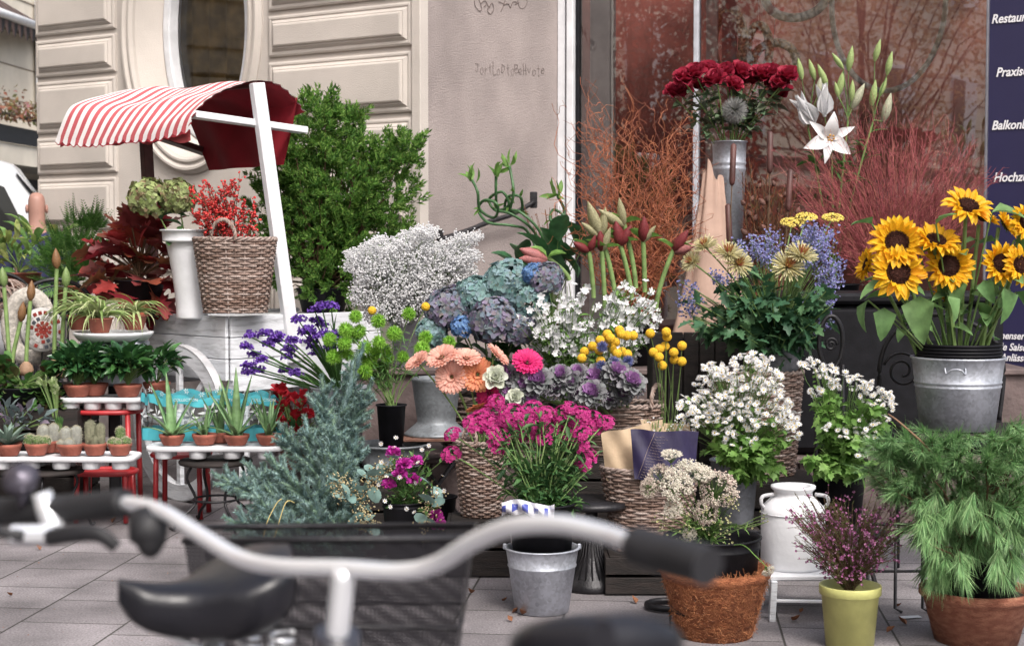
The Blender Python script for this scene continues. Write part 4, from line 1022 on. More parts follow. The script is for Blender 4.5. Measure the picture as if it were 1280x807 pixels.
# mosaic disc
mc = W(53, 412, 7.85)
t = thing('mosaic_disc', 'round mosaic disc of red, white and grey tiles before the straw wreath', 'ornament', mc, R(35))
b = MB(); r = M(27, 7.85); b.lathe([(0, 0), (r, 0), (r+.004, .004), (r, .012), (0, .012)], 40, axis=(0, -1, 0)); b.build('grout_disc', mat('white_grout', (.62, .6, .58), .8), t)
b = MB()
for k, (r_, n_) in enumerate(((.12, 5), (.32, 9), (.55, 14), (.80, 20))):
    for i in range(n_):
        a = 2*PI*i/n_+k; s_ = r*.075*(1+.2*(k == 0)); cx, cz_ = r*r_*math.cos(a), r*r_*math.sin(a)
        mi = [0, 0, rng.integers(0, 3), rng.integers(0, 3)][k] if k < 2 else int(rng.integers(0, 3))
        b.box((cx, -.0135, cz_), (s_*2.2, .004, s_*2.2), mi, 0, .001, rot('Y', -a))
b.build('tiles', [mat('red_tile', (.30, .05, .04), .3), mat('grey_tile', (.09, .10, .12), .3), mat('light_tile', (.5, .48, .47), .3)], t)
b = MB(); b.tube([(0, .01, -r*.9), (.0, .03, -r*2.2), (0, .12, .46-mc[2])], .005, 6, smooth_path=4); b.build('stake', M_blackiron, t)

# ================================================================ amaryllis stems at the left edge
def T_bud(col=0, w_=.22, n=8, k=5):
    prof = [(0.05, 0), (w_*.8, .18), (w_, .42), (w_*.72, .7), (w_*.25, .93), (0.01, 1)]
    a = np.arange(n)/n*2*PI; V = [(r*math.cos(x)*(1+.08*math.cos(3*x)), r*math.sin(x)*(1+.08*math.cos(3*x)), z) for r, z in prof for x in a]
    f = [(i*n+j, i*n+(j+1) % n, (i+1)*n+(j+1) % n, (i+1)*n+j) for i in range(len(prof)-1) for j in range(n)]
    return [(np.array(V), np.array(f), col, True)]
def meshof(T, name, mats):
    b = MB(); b.inst(T, [(0, 0, 0)], np.eye(3)[None], 1.0); return b.mesh(name, mats)
BUDG = meshof(T_bud(), 'green_bud', leafmat('green_bud', [(.13, .20, .07), (.18, .25, .09)], .45, .2))
BUDR = meshof(T_bud(), 'brown_bud', leafmat('brown_bud', [(.30, .14, .07), (.20, .12, .05)], .5, .2))
G_am = leafmat('amaryllis_stem', [(.13, .20, .07), (.17, .25, .09)], .45, 0)
M_bulb = leafmat('bulb_skin', [(.40, .28, .20), (.30, .17, .10)], .7, 0)
AM = [(5, 345, 12, 452, BUDG, 'pale green amaryllis shoot at the picture edge'), (26, 388, 15, 455, BUDR, 'short leaning amaryllis shoot with brown tip'), (38, 362, 33, 452, BUDR, 'slim amaryllis shoot with pointed rusty bud in front of the mosaic disc'), (71, 322, 68, 450, BUDR, 'tallest amaryllis shoot with rust red bud tip'), (82, 345, 77, 455, BUDG, 'thick amaryllis shoot with green bud beside the spider plants')]
for x1, y1, x0, y0, bd, lb in AM:
    bs_ = W(x0, y0+18, 7.65); tp = W(x1, y1+14, 7.65)
    t = thing('amaryllis', lb, 'potted flower', bs_)
    b = MB(); b.lathe([(0, .0), (.03, .005), (.038, .03), (.03, .055), (.012, .075)], 16); b.build('bulb', M_bulb, t)
    b = MB(); b.tubes(stalks(bs_+[0, 0, .06], tp[None], 8, 1.2), .0105, 10); b.bw('stem', G_am, t)
    head('bud', t, bd, tp-bs_, (tp-bs_)+rng.normal(0, .02, 3), M(26, 7.65), label=None)
tb = thing('bulb_trough', 'low dark planter holding the amaryllis bulbs', 'planter', W(40, 480, 7.65)-[0, 0, 0])
b = MB(); b.box((0, 0, -.05), (.45, .16, .10), 0, 0, .01); b.build('trough', M_blackplastic, tb)
b = MB(); b.box((0, 0, .002), (.43, .14, .01), 0, 0, .002); b.build('soil', M_soil, tb)
zc = W(40, 480, 7.65)[2]-.10; crate('dark crate under the bulb planter', W(40, 480, 7.65)[0], 7.7, .55, .36, zc)

# ================================================================ spider plants
def spider(label, px, pyb, Y, size, N, seed_cols):
    base = W(px, pyb, Y); t = thing('spider_plant', label, 'potted plant', base, 0, 'spider plants')
    pot('', '', '', 0, .062, .045, .075, M_terra, par=t, soil=(M_soil, .88))
    b = MB(); N_ = N; el = rng.uniform(.5, 1.4, N_); az = rng.uniform(0, 2*PI, N_); d = np.stack([np.cos(az)*np.cos(el), np.sin(az)*np.cos(el), np.sin(el)], 1)
    b.inst(T_leaf(.055, 8, 2.0, .25, 'strap'), np.tile([0, 0, .07], (N_, 1))+d*.01, frames(d, 'up', .1), rng.uniform(.6, 1.15, N_)*size); b.build('leaves', seed_cols, t)
G_sp = leafmat('spider_leaf', [(.16, .26, .08), (.34, .42, .18), (.50, .54, .30), (.22, .33, .10)], .45, .35)
SY = 7.55
sp0 = W(135, 414, SY)
t = thing('plant_dish', 'round grey white dish tray holding the spider plants', 'tray', (sp0[0], SY+.1, sp0[2]-.02))
b = MB(); b.lathe([(0, -.03), (.17, -.03), (.195, .0), (.20, .012), (.19, .014), (.18, 0), (0, -.01)], 40); b.build('dish', M_white, t)
spider('spider plant in terracotta pot in the middle of the round dish', 125, 416, SY+.04, .26, 60, G_sp)
spider('smaller spider plant behind, nearer the cart boards', 168, 412, SY+.15, .22, 46, G_sp)
spider('spider plant trailing long leaves over the amaryllis side of the dish', 100, 412, SY+.12, .24, 46, G_sp)
t = thing('metal_planter', 'grey metal planter box under the round spider plant dish', 'planter', (sp0[0], SY+.12, 0))
b = MB(); zt = sp0[2]-.052; b.box((0, 0, zt-.11), (.30, .26, .22), 0, 0, .012); b.build('box', M_zinc, t)
b = MB(); b.box((0, 0, (zt-.22)/2), (.06, .06, zt-.22), 0, 0, .01); b.lathe([(0, 0), (.16, 0), (.15, .02), (.03, .05)], 24); b.build('stem_foot', M_blackiron, t)

# ================================================================ gardenias on a tray, red stool
tr2, c2 = tray('upper white tray with the glossy dark leaved pots', 72, 178, 497, 7.35, cups=4, d=.2)
def gardenia(label, px, dx, N=190):
    Y = 7.42+dx; base = np.array([W(px, 494, Y)[0], Y, c2[2]]); t = thing('gardenia', label, 'potted plant', base, 0, 'gardenias on the upper tray')
    pot('', '', '', 0, .064, .048, .06, M_terra, par=t, soil=(M_soil, .88), lip=.004, rimr=.012)
    b = MB(); P, D = shell(N, (0, 0, .15), (.13, .12, .10), -.5, .45)
    b.inst(T_leaf(.5, 5, .7, .14, 'ovate'), P-D*.03, frames(nz(D+[0, 0, .35]+rng.normal(0, .3, D.shape)), 'up', .4), rng.uniform(.06, .095, N)); b.build('leaves', G_gard, t)
    b = MB(); b.tubes(stalks(np.array([0, 0, .05]), P[::4], 4), .002, 4); b.build('stems', G_stem, t)
G_gard = leafmat('gardenia_leaf', [(.018, .06, .025), (.03, .09, .03), (.05, .13, .035)], .25, .15, .6)
gardenia('glossy dark green gardenia in terracotta at the outer end of the upper tray', 97, .0); gardenia('middle gardenia of the upper white tray, leaves over its pot', 118, .06); gardenia('gardenia in terracotta nearest the cart wheel', 160, .0); gardenia('paler leaved gardenia leaning over the wheel rim', 196, .14, 90)
def red_stool(label, cx, Y, z1, w_, d):
    t = thing('red_stool', label, 'stool', (cx, Y, 0), 0, 'red metal stools')
    b = MB(); q = .02; b.tube([(-w_/2, -d/2, z1), (w_/2, -d/2, z1), (w_/2, d/2, z1), (-w_/2, d/2, z1)], .012, 8, closed=True, smooth_path=4); b.build('seat_frame', M_redmetal, t)
    b = MB(); b.box((0, 0, z1-.004), (w_*.98, d*.98, .01), 0, 0, .003); b.build('seat', M_redmetal, t)
    for sx in (-1, 1):
        for sy in (-1, 1):
            b = MB(); b.tube([(sx*w_/2*.95, sy*d/2*.95, z1), (sx*w_/2*1.0, sy*d/2*1.02, .005)], .013, 8); b.build('leg', M_redmetal, t)
zs = c2[2]-.075
red_stool('red metal stool under the upper white tray', W(135, 520, 7.5)[0], 7.5, zs, .26, .22)

# ---------------------------------------------------------------- cacti tray
tr1, c1 = tray('lowest white tray with cacti in small terracotta pots', -60, 166, 571, 6.95, cups=6, d=.22)
def tpot(t, r=.052, h=.055): pot('', '', '', 0, r, r*.78, h, M_terra, par=t, soil=(M_soil, .9), lip=.004, rimr=.012)
def cact(label, px, kind, dy=0.0, r=.052):
    Y = 7.03+dy; base = np.array([W(px, 560, Y)[0], Y, c1[2]]); t = thing('cactus_pot' if kind != 'rosette' else 'succulent_pot', label, 'potted plant', base, 0, 'small cacti and succulents on the lowest tray')
    tpot(t, r)
    if kind == 'rosette':
        b = MB()
        for k, (n, tl, sc) in enumerate(((8, 1.25, .12), (7, .85, .12), (5, .4, .10))): b.inst(flat(ring_of(T_leaf(.22, 4, -.25, .3, 'lance'), n, tl, .006, sc, .08, k)), [(0, 0, .05)], np.eye(3)[None], 1)
        b.build('leaves', leafmat('succulent_leaf', [(.10, .15, .12), (.16, .22, .18)], .5, .1), t); return
    cfg = {'columns': [(-.022, .0, .05, .025, .115), (.022, .01, .05, .021, .10), (.0, -.02, .05, .02, .045)], 'white': [(-.02, 0, .05, .028, .085), (.026, .005, .05, .026, .09), (.002, -.03, .045, .026, .04), (-.035, -.02, .045, .02, .035)],
           'balls': [(-.03, 0, .055, .034, .045), (.01, -.01, .055, .03, .04), (.04, .005, .055, .026, .035)], 'green': [(0, .01, .05, .022, .085), (-.03, -.01, .05, .026, .035), (.03, -.012, .05, .026, .04), (.0, -.03, .05, .022, .03)]}[kind]
    mb_ = {'columns': M_cacw, 'white': M_cacW, 'balls': M_cacg, 'green': M_cacg}[kind]
    for (x, y, z, rr_, hh) in cfg:
        b = MB(); n = 30; pr = [(rr_*math.sqrt(max(0, 1-max(0, (z_-hh+rr_)/rr_)**2))*(.82+.18*min(1, z_/(rr_*.8))), z_) for z_ in hh*np.sin(np.linspace(0, PI/2, 12))]
        a = np.arange(n)/n*2*PI; V = [(x+r_*(1+.07*math.cos(10*t_))*math.cos(t_), y+r_*(1+.07*math.cos(10*t_))*math.sin(t_), z-.005+z_) for r_, z_ in pr for t_ in a]
        b.add(V, np.array([(i*n+j, i*n+(j+1) % n, (i+1)*n+(j+1) % n, (i+1)*n+j) for i in range(len(pr)-1) for j in range(n)]), 0, True)
        N = 260; V = np.array(V); q = V[rng.integers(0, len(V), N)]; ax = np.array([x, y, 0]); dd = (q-ax)*[1, 1, 0]; dd = nz(dd+[0, 0, .02]); b.inst(T_needle(.05), np.repeat(q, 3, 0), frames(nz(np.repeat(dd, 3, 0)+rng.normal(0, .7, (3*N, 3)))), .008, 1)
        b.build('cactus_body', [mb_, M_spine if kind != 'columns' else M_cacw], t)
M_cacw = mat('woolly_cactus', (.36, .36, .24), .9, var=.15, scale=80, bump=1); M_cacW = mat('white_cactus', (.46, .47, .42), .9, var=.12, scale=80, bump=1)
M_cacg = mat('green_cactus', (.12, .20, .06), .8, var=.2, scale=60, bump=.6); M_spine = mat('cactus_spine', (.6, .56, .42), .8)
cact('spiky grey rosette succulent at the edge end of the cactus tray', 10, 'rosette', -.02, .06); cact('cluster of round golden green cacti in a terracotta pot', 46, 'balls'); cact('pot of stubby white woolly cacti', 88, 'white', -.01, .058); cact('pot with two upright pale column cacti, tallest on the tray', 119, 'columns'); cact('green knobbly cactus with white spines at the stool end of the tray', 150, 'green')
cact('white cactus pot in the back row behind the round cacti', 60, 'white', .09, .045)
bushy('small_conifer', 'tiny green conifer sprig behind the white cacti', 'potted plant', np.array([W(74, 560, 7.14)[0], 7.14, c1[2]]), (.04, .032, .05), [(73, 540, 6), (74, 528, 5), (72, 548, 8)], T_needle(.12), .022, [(.04, .10, .03), (.07, .15, .04)], (0, 0, 1.4), n_per=90, Yc=7.14)
zs = c1[2]-.07
iron_table('low black iron table under the cactus tray', W(60, 600, 7.05)[0], 7.06, zs, .16)
red_stool('red legged stool beside the iron table under the cactus tray', W(130, 600, 7.3)[0], 7.32, zs-.05, .24, .16)

# left leafy begonias behind the cacti
be = W(35, 500, 7.35); be[2] -= .04
crate('dark crate under the begonias', be[0], 7.42, .5, .22, be[2])
bushy('begonia', 'low leafy begonia mass with reddish undersides behind the cacti', 'potted plant', (be[0]-.05, 7.42, be[2]), (.12, .1, .10), [(10, 480, 20), (35, 490, 22), (60, 495, 18), (15, 505, 18), (45, 510, 18), (75, 510, 14), (5, 460, 10), (62, 470, 12)], T_leaf(.75, 3, .5, .1, 'round'), .05, [(.03, .08, .025), (.07, .16, .04), (.12, .24, .07), (.10, .04, .03)], n_per=48, Yc=7.4, potm=M_blackplastic)
bushy('grey_leaf_plant', 'silvery grey leaved plant between begonias and cacti', 'potted plant', (W(12, 545, 7.25)[0], 7.27, c1[2]), (.05, .04, .055), [(8, 515, 14), (30, 520, 12), (48, 522, 12), (18, 530, 10)], T_leaf(.4, 3, .6, .1, 'ovate'), .07, [(.16, .22, .22), (.24, .30, .30), (.3, .2, .3)], n_per=14, Yc=7.22)
bushy('white_campanula', 'small pale flowering plant under the gardenia pots', 'potted plant', (W(70, 505, 7.3)[0], 7.32, c1[2]), (.04, .03, .05), [(66, 480, 7), (70, 488, 6), (54, 478, 6)], T_leaf(.8, 2, .3, .1, 'round'), .022, [(.35, .45, .2), (.5, .58, .35)], n_per=20, Yc=7.3)

# ================================================================ aloes, their tray, the star printed bag
tr3, c3 = tray('white tray holding the row of spiky aloes', 180, 352, 558, 7.05, cups=4, d=.2)
def aloe(label, px, lv, Lm, dy=0):
    Y = 7.12+dy; base = np.array([W(px, 551, Y)[0], Y, c3[2]]); t = thing('aloe', label, 'potted plant', base, 0, 'aloes in small terracotta pots'); tpot(t, .056, .05)
    b = MB()
    T = []
    for i, (az, tl, s_) in enumerate(lv):
        sec = T_leaf(.17, 6, .25*(1 if tl > .5 else -.1), .0, 'spike')[0][0]
        V = []; k = 7
        for j in range(k):
            tt = j/(k-1); w_ = .085*(1-tt)**.75+.004; x = w_; zz = tt; bend = -.25*tt*tt*(1 if tl > .6 else .3)
            V += [(-x, bend+.0, zz), (-x*.6, bend-w_*.55, zz), (x*.6, bend-w_*.55, zz), (x, bend, zz), (0, bend-w_*.12+.0, zz)]
        f = [(a*5+m, a*5+(m+1) % 5, (a+1)*5+(m+1) % 5, (a+1)*5+m) for a in range(k-1) for m in range(5)]
        Mx = rot('Z', az) @ rot('X', -tl); b.add(np.array(V)*np.array([1, -1, 1])*s_ @ Mx.T+np.array([0, 0, .045]), np.array(f), 0, True)
    b.build('leaves', G_aloe, t)
G_aloe = leafmat('aloe_leaf', [(.10, .20, .08), (.15, .27, .12), (.19, .30, .13)], .4, .12)
al = lambda n, s, t0=.25, t1=1.15: [(2*PI*i/n*2.4+rng.uniform(-.3, .3), t0+(t1-t0)*rng.uniform(0, 1), s*rng.uniform(.75, 1.1)) for i in range(n)]
aloe('big spreading aloe at the wheel end of its tray', 215, [(-1.2, 1.0, .22), (-1.5, .8, .2), (1.3, 1.1, .16), (1.3, .35, .27), (.6, .15, .30), (-.9, .5, .22), (-1.8, 1.15, .2), (2.6, .7, .2), (0, .5, .2), (3.1, 1.1, .18), (-2.4, .9, .17)], 1)
aloe('small upright aloe second along the white tray', 256, al(8, .17), 1, .02)
aloe('tall aloe with narrow leaves in the middle of the tray', 296, [(1.3, .55, .27), (1.2, .25, .3), (.2, .1, .32), (-1.3, .6, .22), (-1.0, .2, .3), (2.5, .5, .22), (-2.2, .9, .17), (3.1, .9, .17), (1.5, 1.1, .2)], 1)
aloe('dark green aloe at the statice end of the tray', 336, al(10, .19, .15, .9), 1, .01)
aloe('aloe in the back row touching the printed bag', 275, al(9, .24, .1, .6), 1, .10)
# bag: clear film with turquoise bands and white stars
bgp = W(265, 558, 7.27); bgp = np.array([bgp[0], 7.30, c3[2]])
t = thing('printed_bag', 'clear plastic bag printed with turquoise bands and white stars behind the aloes', 'bag', bgp)
M_film = glassmat('plastic_film', .06, (.9, .94, .95), .12); M_turq = mat('turquoise_print', (.09, .48, .56), .35, var=.08, scale=10); M_starw = mat('white_print', (.72, .76, .78), .4)
r_, hb = .34, .24
def bagp(a, z, o=0): 
    q = 1+.03*math.sin(a*9+z*20)+.02*math.sin(a*23)
    return ((r_+o)*q*math.sin(a)*.98, -(.085+o)*q*math.cos(a), z+.012*math.sin(a*11)*(z/hb))
b = MB(); b.grid(lambda u, v: bagp(u*2*PI-PI, v*hb), 90, 6, 0, True); b.build('film', M_film, t)
b = MB(); b.grid(lambda u, v: bagp(u*2*PI-PI, hb-.045+v*.04-.02*math.sin(u*3), .003), 90, 2, 0, True); b.grid(lambda u, v: bagp(u*2*PI-PI, v*.06+.004, .003), 90, 2, 0, True)
b.build('turquoise_band', M_turq, t)
b = MB()
def star(b, a0, z0, s_, n=6, o=.005):
    for i in range(n):
        th = i*2*PI/n; V = []
        for (rr_, da) in ((.12, 0), (.55, -.24), (1.0, 0), (.55, .24)):
            x = a0+s_*rr_*math.cos(th+da)/r_; z = z0+s_*rr_*math.sin(th+da); V.append(bagp(x, z, o))
        b.add(V, np.array([(0, 1, 2, 3)]), 0, False)
for i, a0 in enumerate(np.linspace(-1.35, 1.35, 11)): star(b, a0, .125+.02*(i % 2), .055)
for i, a0 in enumerate(np.linspace(-1.4, 1.4, 14)): star(b, a0, hb+.0, .016, 6, .006)
b.build('star_print', M_starw, t)
for s_, x in (('COLLECTION', -.17), ('GENERATION', .02), ('COLLECTION', .2)): text(s_, t, (x, -.096-.0*abs(x), hb-.043), .019, M_starw, shear=.1, name='bag_lettering', ext=.0004)
zs = c3[2]-.075
iron_table('small black iron plant table with curled feet under the aloe tray', W(268, 620, 7.12)[0], 7.16, zs, .17, 4)
red_stool('red stool with one leg showing below the aloe tray edge', W(222, 600, 7.35)[0], 7.45, zs-.01, .22, .2)
def at(px, py, Y): return W(px, py, Y)
def cl(lst, Y, jy=.05): return np.array([W(x, y, Y+rng.uniform(-jy, jy)) for x, y in lst])
# ================================================================ statice in grey bucket
sb0 = W(425, 560, 6.95); pot('metal_bucket', 'tall grey zinc bucket holding the purple statice', 'bucket', (sb0[0], 6.95, sb0[2]), M(36, 6.95), M(26, 6.95), M(78, 6.95), M_zinc, bands=(.7,), soil=(M_water, .8))
crate('dark crate under the statice bucket', sb0[0], 6.98, .3, .28, sb0[2])
sm = np.array([sb0[0], 6.95, sb0[2]+M(60, 6.95)])
t = thing('statice_bunch', 'purple statice bunch fanning over the aloe tray from a grey bucket', 'flowers', sm)
ST = [(80, 610), (90, 680), (115, 640), (140, 660), (100, 570), (155, 560), (205, 570), (165, 600), (255, 590), (245, 620), (230, 700), (280, 512), (340, 475), (365, 460), (345, 515), (310, 545), (345, 570), (320, 590), (380, 560), (430, 565), (400, 460), (345, 635), (400, 615), (130, 700), (90, 705), (265, 710), (190, 585), (300, 560), (240, 650), (360, 530), (330, 610), (440, 590)]
tp = cl([(280+x/2.9875, 230+y/2.9875) for x, y in ST], 6.85, .12); Pst = stalks(sm, tp, 8, 1.25)
b = MB(); b.tubes(Pst, np.linspace(.0055, .003, 8), 5); b.inst(T_leaf(.10, 5, .3, .2, 'strap'), *(lambda q: (q[0], frames(q[1]), rng.uniform(.08, .16, 70)))(pt_on(Pst, 70, .1, .6))); b.bw('stems', G_mid, t)
b = MB(); FL5 = flat(ring_of(T_leaf(.8, 2, -.2, .1, 'obovate'), 5, .75, .0)); N = 55
for c in tp:
    d = dirs(N, -.3); b.inst(FL5, c+d*rng.uniform(.1, 1, (N, 1))*np.array([.034, .03, .022]), frames(nz(d+[0, 0, .4])), rng.uniform(.009, .015, N))
b.bw('blossoms', leafmat('purple_statice', [(.12, .04, .36), (.20, .08, .50), (.28, .15, .55), (.09, .03, .28)], .7, .25), t)
# red cyclamen behind
cy = W(368, 560, 7.25); t = bushy('red_cyclamen', 'small red flowering plant between aloe tray and blue spruce', 'potted plant', (cy[0], 7.25, cy[2]-.1), (.07, .05, .10), [(355, 505, 12), (375, 500, 12), (385, 520, 12), (362, 525, 12), (372, 540, 10), (350, 490, 8)], T_leaf(.9, 3, .6, .15, 'round'), .035, [(.45, .015, .03), (.60, .04, .06), (.30, .01, .02)], n_per=26)
b = MB(); P, D = shell(60, W(368, 545, 7.25), (.09, .08, .06)); b.inst(LFo, P, frames(D), .05); b.bw('green_leaves', G_dark, t)
crate('dark crate under the red cyclamen', cy[0], 7.27, .2, .2, cy[2]-.1)

# ================================================================ blue spruce branches
sp = thing('spruce_branches', 'heap of blue green spruce branches standing on the pavement', 'branches', (W(385, 690, 6.6)[0], 6.65, 0))
b = MB(); bb = MB(); SP = T_needle(.075)
def sprig(p, d, L, r=.024, nn=330):
    k = 7; side = nz(np.cross(d, [0, 0, 1.])+1e-6); P = np.array([p+d*L*i/(k-1)+side*rng.normal(0, .004)+np.array([0, 0, .12*L*(i/(k-1))**2]) for i in range(k)])
    bb.tubes(P[None], np.linspace(.0032, .0018, k), 4); b.tubes(P[None], r*np.array([.3, .36, .36, .34, .3, .26, .1]), 6); n = int(nn*L/.12)
    x = rng.uniform(0, 1, n)*(k-1); j = np.minimum(x.astype(int), k-2); q = P[j]+(P[j+1]-P[j])*(x-j)[:, None]
    rad = nz(np.cross(np.tile(d, (n, 1)), dirs(n))); b.inst(SP, q, frames(nz(rad+d*.75+[0, 0, .15])), r*rng.uniform(.8, 1.15, n)*(1.05-.25*(x/(k-1))))
BR = [((415, 575, 6.7), (442, 468, 6.6)), ((425, 560, 6.65), (456, 497, 6.6)), ((410, 570, 6.6), (404, 495, 6.6)), ((400, 600, 6.6), (362, 550, 6.6)), ((380, 640, 6.5), (286, 602, 6.5)), ((370, 640, 6.5), (320, 594, 6.55)), ((380, 680, 6.45), (302, 656, 6.4)), ((400, 640, 6.5), (348, 588, 6.5)), ((425, 640, 6.5), (442, 562, 6.45)), ((420, 660, 6.45), (432, 602, 6.4)), ((400, 600, 6.5), (386, 545, 6.5)), ((410, 600, 6.45), (416, 545, 6.45)), ((420, 640, 6.4), (425, 578, 6.35)), ((395, 670, 6.4), (402, 612, 6.3)), ((370, 680, 6.4), (330, 632, 6.35)), ((420, 700, 6.35), (440, 652, 6.25)), ((380, 700, 6.4), (350, 684, 6.3)), ((425, 710, 6.35), (446, 684, 6.25)), ((395, 700, 6.35), (396, 642, 6.25)), ((385, 700, 6.35), (370, 660, 6.25)), ((360, 700, 6.4), (312, 682, 6.35)), ((415, 720, 6.3), (420, 690, 6.2)), ((425, 660, 6.45), (450, 622, 6.35))]
for p0, p1 in BR:
    a = W(*p0); c = W(*p1); L = np.linalg.norm(c-a); d = nz(c-a); n = max(3, int(L/.021))
    bb.tubes(np.array([a, (a+c)/2+rng.normal(0, .01, 3), c])[None], np.array([.009, .007, .004]), 6); sprig(c-d*.03, d, .11)
    for i in range(n):
        f = (i+.5)/n; p = a+(c-a)*f; s_ = nz(np.cross(d, [0, -1., 0])); sg = 1 if i % 2 else -1
        for fwd, ff in ((0, .0), (1, -.5)): sprig(p, nz(d*.9+s_*sg*(.85-.5*fwd)+np.array([0, ff-.2*rng.uniform(), .05])+rng.normal(0, .12, 3)), rng.uniform(.06, .12)*(1.15-.4*f))
# the big thick shoot at the top
a, c = W(420, 545, 6.55), W(444, 462, 6.5); 
for k in range(9): sprig(a+(c-a)*k/8, nz(c-a+rng.normal(0, .02, 3)), .11, .024, 200)
for p in ((405, 548), (425, 520), (432, 548)):
    q = W(*p, 6.5); sprig(q, nz(np.array([.3, -.5, .25])), .11, .024, 240)
b.bw('needles', leafmat('spruce_needle', [(.13, .22, .22), (.20, .32, .32), (.28, .40, .40), (.15, .24, .18), (.19, .28, .2)], .6, .15), sp); bb.bw('twigs', G_brownstem, sp)
t = thing('raffia_tie', 'yellow raffia string looped over the spruce branches', 'string', W(345, 700, 6.15))
b = MB(); b.tube([W(326, 690, 6.2), W(333, 655, 6.15), (W(345, 630, 6.15)), W(352, 623, 6.15)], .0022, 5, smooth_path=5); b.tube([W(336, 690, 6.2), W(345, 665, 6.15), W(357, 628, 6.15), W(368, 628, 6.2)], .0022, 5, smooth_path=5); b.bw('cord', mat('raffia', (.62, .52, .22), .7), t)

# ================================================================ zinc tub, black bucket of green pompoms
tb0 = W(491, 600, 6.75); tubz = M(48, 6.75)
pot('zinc_tub', 'wide weathered zinc tub with rolled rim beside the stone steps', 'tub', (tb0[0], 6.72, tb0[2]), M(44, 6.75), M(30, 6.75), tubz, M_zincdark, bands=(.45, .52), soil=(M_soil, .7), rimr=.008, lip=.008)
crate('dark crate under the zinc tub', tb0[0], 6.62, .34, .3, tb0[2])
gb = np.array([tb0[0], 6.68, tb0[2]+tubz*.7])
pot('black_bucket', 'black plastic flower bucket standing in the zinc tub', 'bucket', gb, M(18, 6.7), M(14, 6.7), W(490, 505, 6.68)[2]-gb[2], M_blackplastic, soil=(M_water, .9))
gm = np.array([gb[0], gb[1], W(490, 515, 6.68)[2]])
FZ = leafmat('green_pompom', [(.14, .32, .03), (.22, .44, .05), (.30, .52, .09)], .7, .3)
b = MB(); d = dirs(420); b.inst(T_needle(.10), d*.35, frames(d), rng.uniform(.6, .78, 420)); b.inst(T_ico(2), [(0, 0, 0)], np.eye(3)[None], .62); POM = b.mesh('pompom', [FZ])
GT = [(492, 495), (577, 512), (455, 545), (505, 550), (395, 580), (450, 595), (460, 635), (525, 610), (578, 590), (565, 630), (545, 665), (525, 700), (590, 680), (635, 558), (668, 645), (690, 485), (752, 572), (740, 615), (842, 590), (410, 645), (610, 650), (480, 565), (600, 620), (505, 655)]
for x, y in GT:
    px, py = 280+x/2.9875, 230+y/2.9875; top = W(px, py, 6.62+rng.uniform(-.06, .08))
    flower('green_pompom_carnation', 'fuzzy lime green pompom flower in the black bucket over the zinc tub', 'flower', gm+rng.normal(0, .01, 3)*[1, 1, 0], top, [('flower_head', POM, 1)], (0, 0, 1), M(rng.uniform(9, 11.5), 6.6), group='green pompom carnations', sr=.0022, nl=12, leaves=T_leaf(.16, 3, .8, .2, 'lance'), lsz=.05)
# ================================================================ craspedia mesh
b = MB(); b.inst(T_ico(3), [(0, 0, 0)], np.eye(3)[None], .93); d = dirs(500); b.inst(T_ico(0) if False else T_needle(.22), d*.82, frames(d), .22); b.inst(T_ico(1), d*.88, frames(d), .13); BALL = b.mesh('yellow_ball', [leafmat('craspedia_yellow', [(.62, .36, .02), (.74, .47, .04)], .85, 0, nscale=60)])
for x, y, lb in ((465, 388, 'single yellow ball flower above the green pompoms, nearest the white fillers'), (532, 383, 'single yellow ball flower beside the blue hydrangeas')):
    flower('craspedia', lb, 'flower', gm, W(x, y, 6.7), [('flower_head', BALL, 1)], (0, 0, 1), M(5.5, 6.7), sr=.0016)

# ================================================================ black pots with magenta flowers, eucalyptus
mp = G_ = W(504, 628, 6.05)
pot('black_pot', 'round black plastic pot with magenta flowers in front of the zinc tub', 'pot', (mp[0], 6.1, 0), M(27, 6.1), M(20, 6.1), mp[2], M_blackplastic, soil=(M_soil, .93), bands=(.93,))
pot('black_pot', 'darker empty black pot behind the pot of magenta flowers', 'pot', (W(546, 625, 6.3)[0], 6.35, 0), M(24, 6.3), M(18, 6.3), W(546, 622, 6.3)[2], M_blackplastic, soil=(M_soil, .9))
mm = np.array([mp[0], 6.1, mp[2]-.03])
t = thing('magenta_mixed_posy', 'loose posy of magenta flowers, tiny daisies and green leaves in black pot', 'flowers', mm)
MG = [(492, 566), (520, 577), (500, 592), (517, 600), (545, 645), (549, 657), (505, 580), (486, 606)]; tp = cl(MG, 6.0, .06); Pst = stalks(mm, tp, 6, 1.3, .004)
gp = cl([(x, y) for x, y in zip(rng.uniform(480, 560, 60), rng.uniform(560, 640, 60))], 6.05, .1); Pg = stalks(mm, gp, 6, 1.3, .006)
b = MB(); b.tubes(Pst, .002, 4); b.tubes(Pg, .0014, 3); b.bw('stems', G_stem, t)
b = MB(); q, tg = pt_on(Pg, 420, .2, 1); b.inst(T_leaf(.4, 3, .4, .1, 'ovate'), q, frames(nz(tg+rng.normal(0, .8, q.shape))), rng.uniform(.018, .035, 420)); b.bw('leaves', G_mid, t)
MMG = leafmat('magenta_flower', [(.50, .03, .34), (.62, .07, .45), (.40, .02, .28)], .6, .3)
for c in tp: b = MB(); d = dirs(90, -.4); b.inst(T_leaf(.7, 2, .2, .1, 'obovate'), c+d*.008, frames(d), rng.uniform(.018, .026, 90)); b.bw('flower_head', MMG, t)
DA = flat(ring_of(T_leaf(.55, 2, .1, .05, 'obovate'), 7, 1.25, .15)+[(v*np.array([.3, .3, .16])+np.array([0, 0, .08]), f, 1, True) for v, f, m, s_ in T_ico(1)])
dp = cl([(x, y) for x, y in zip(rng.uniform(470, 565, 26), rng.uniform(545, 640, 26))], 5.95, .06)
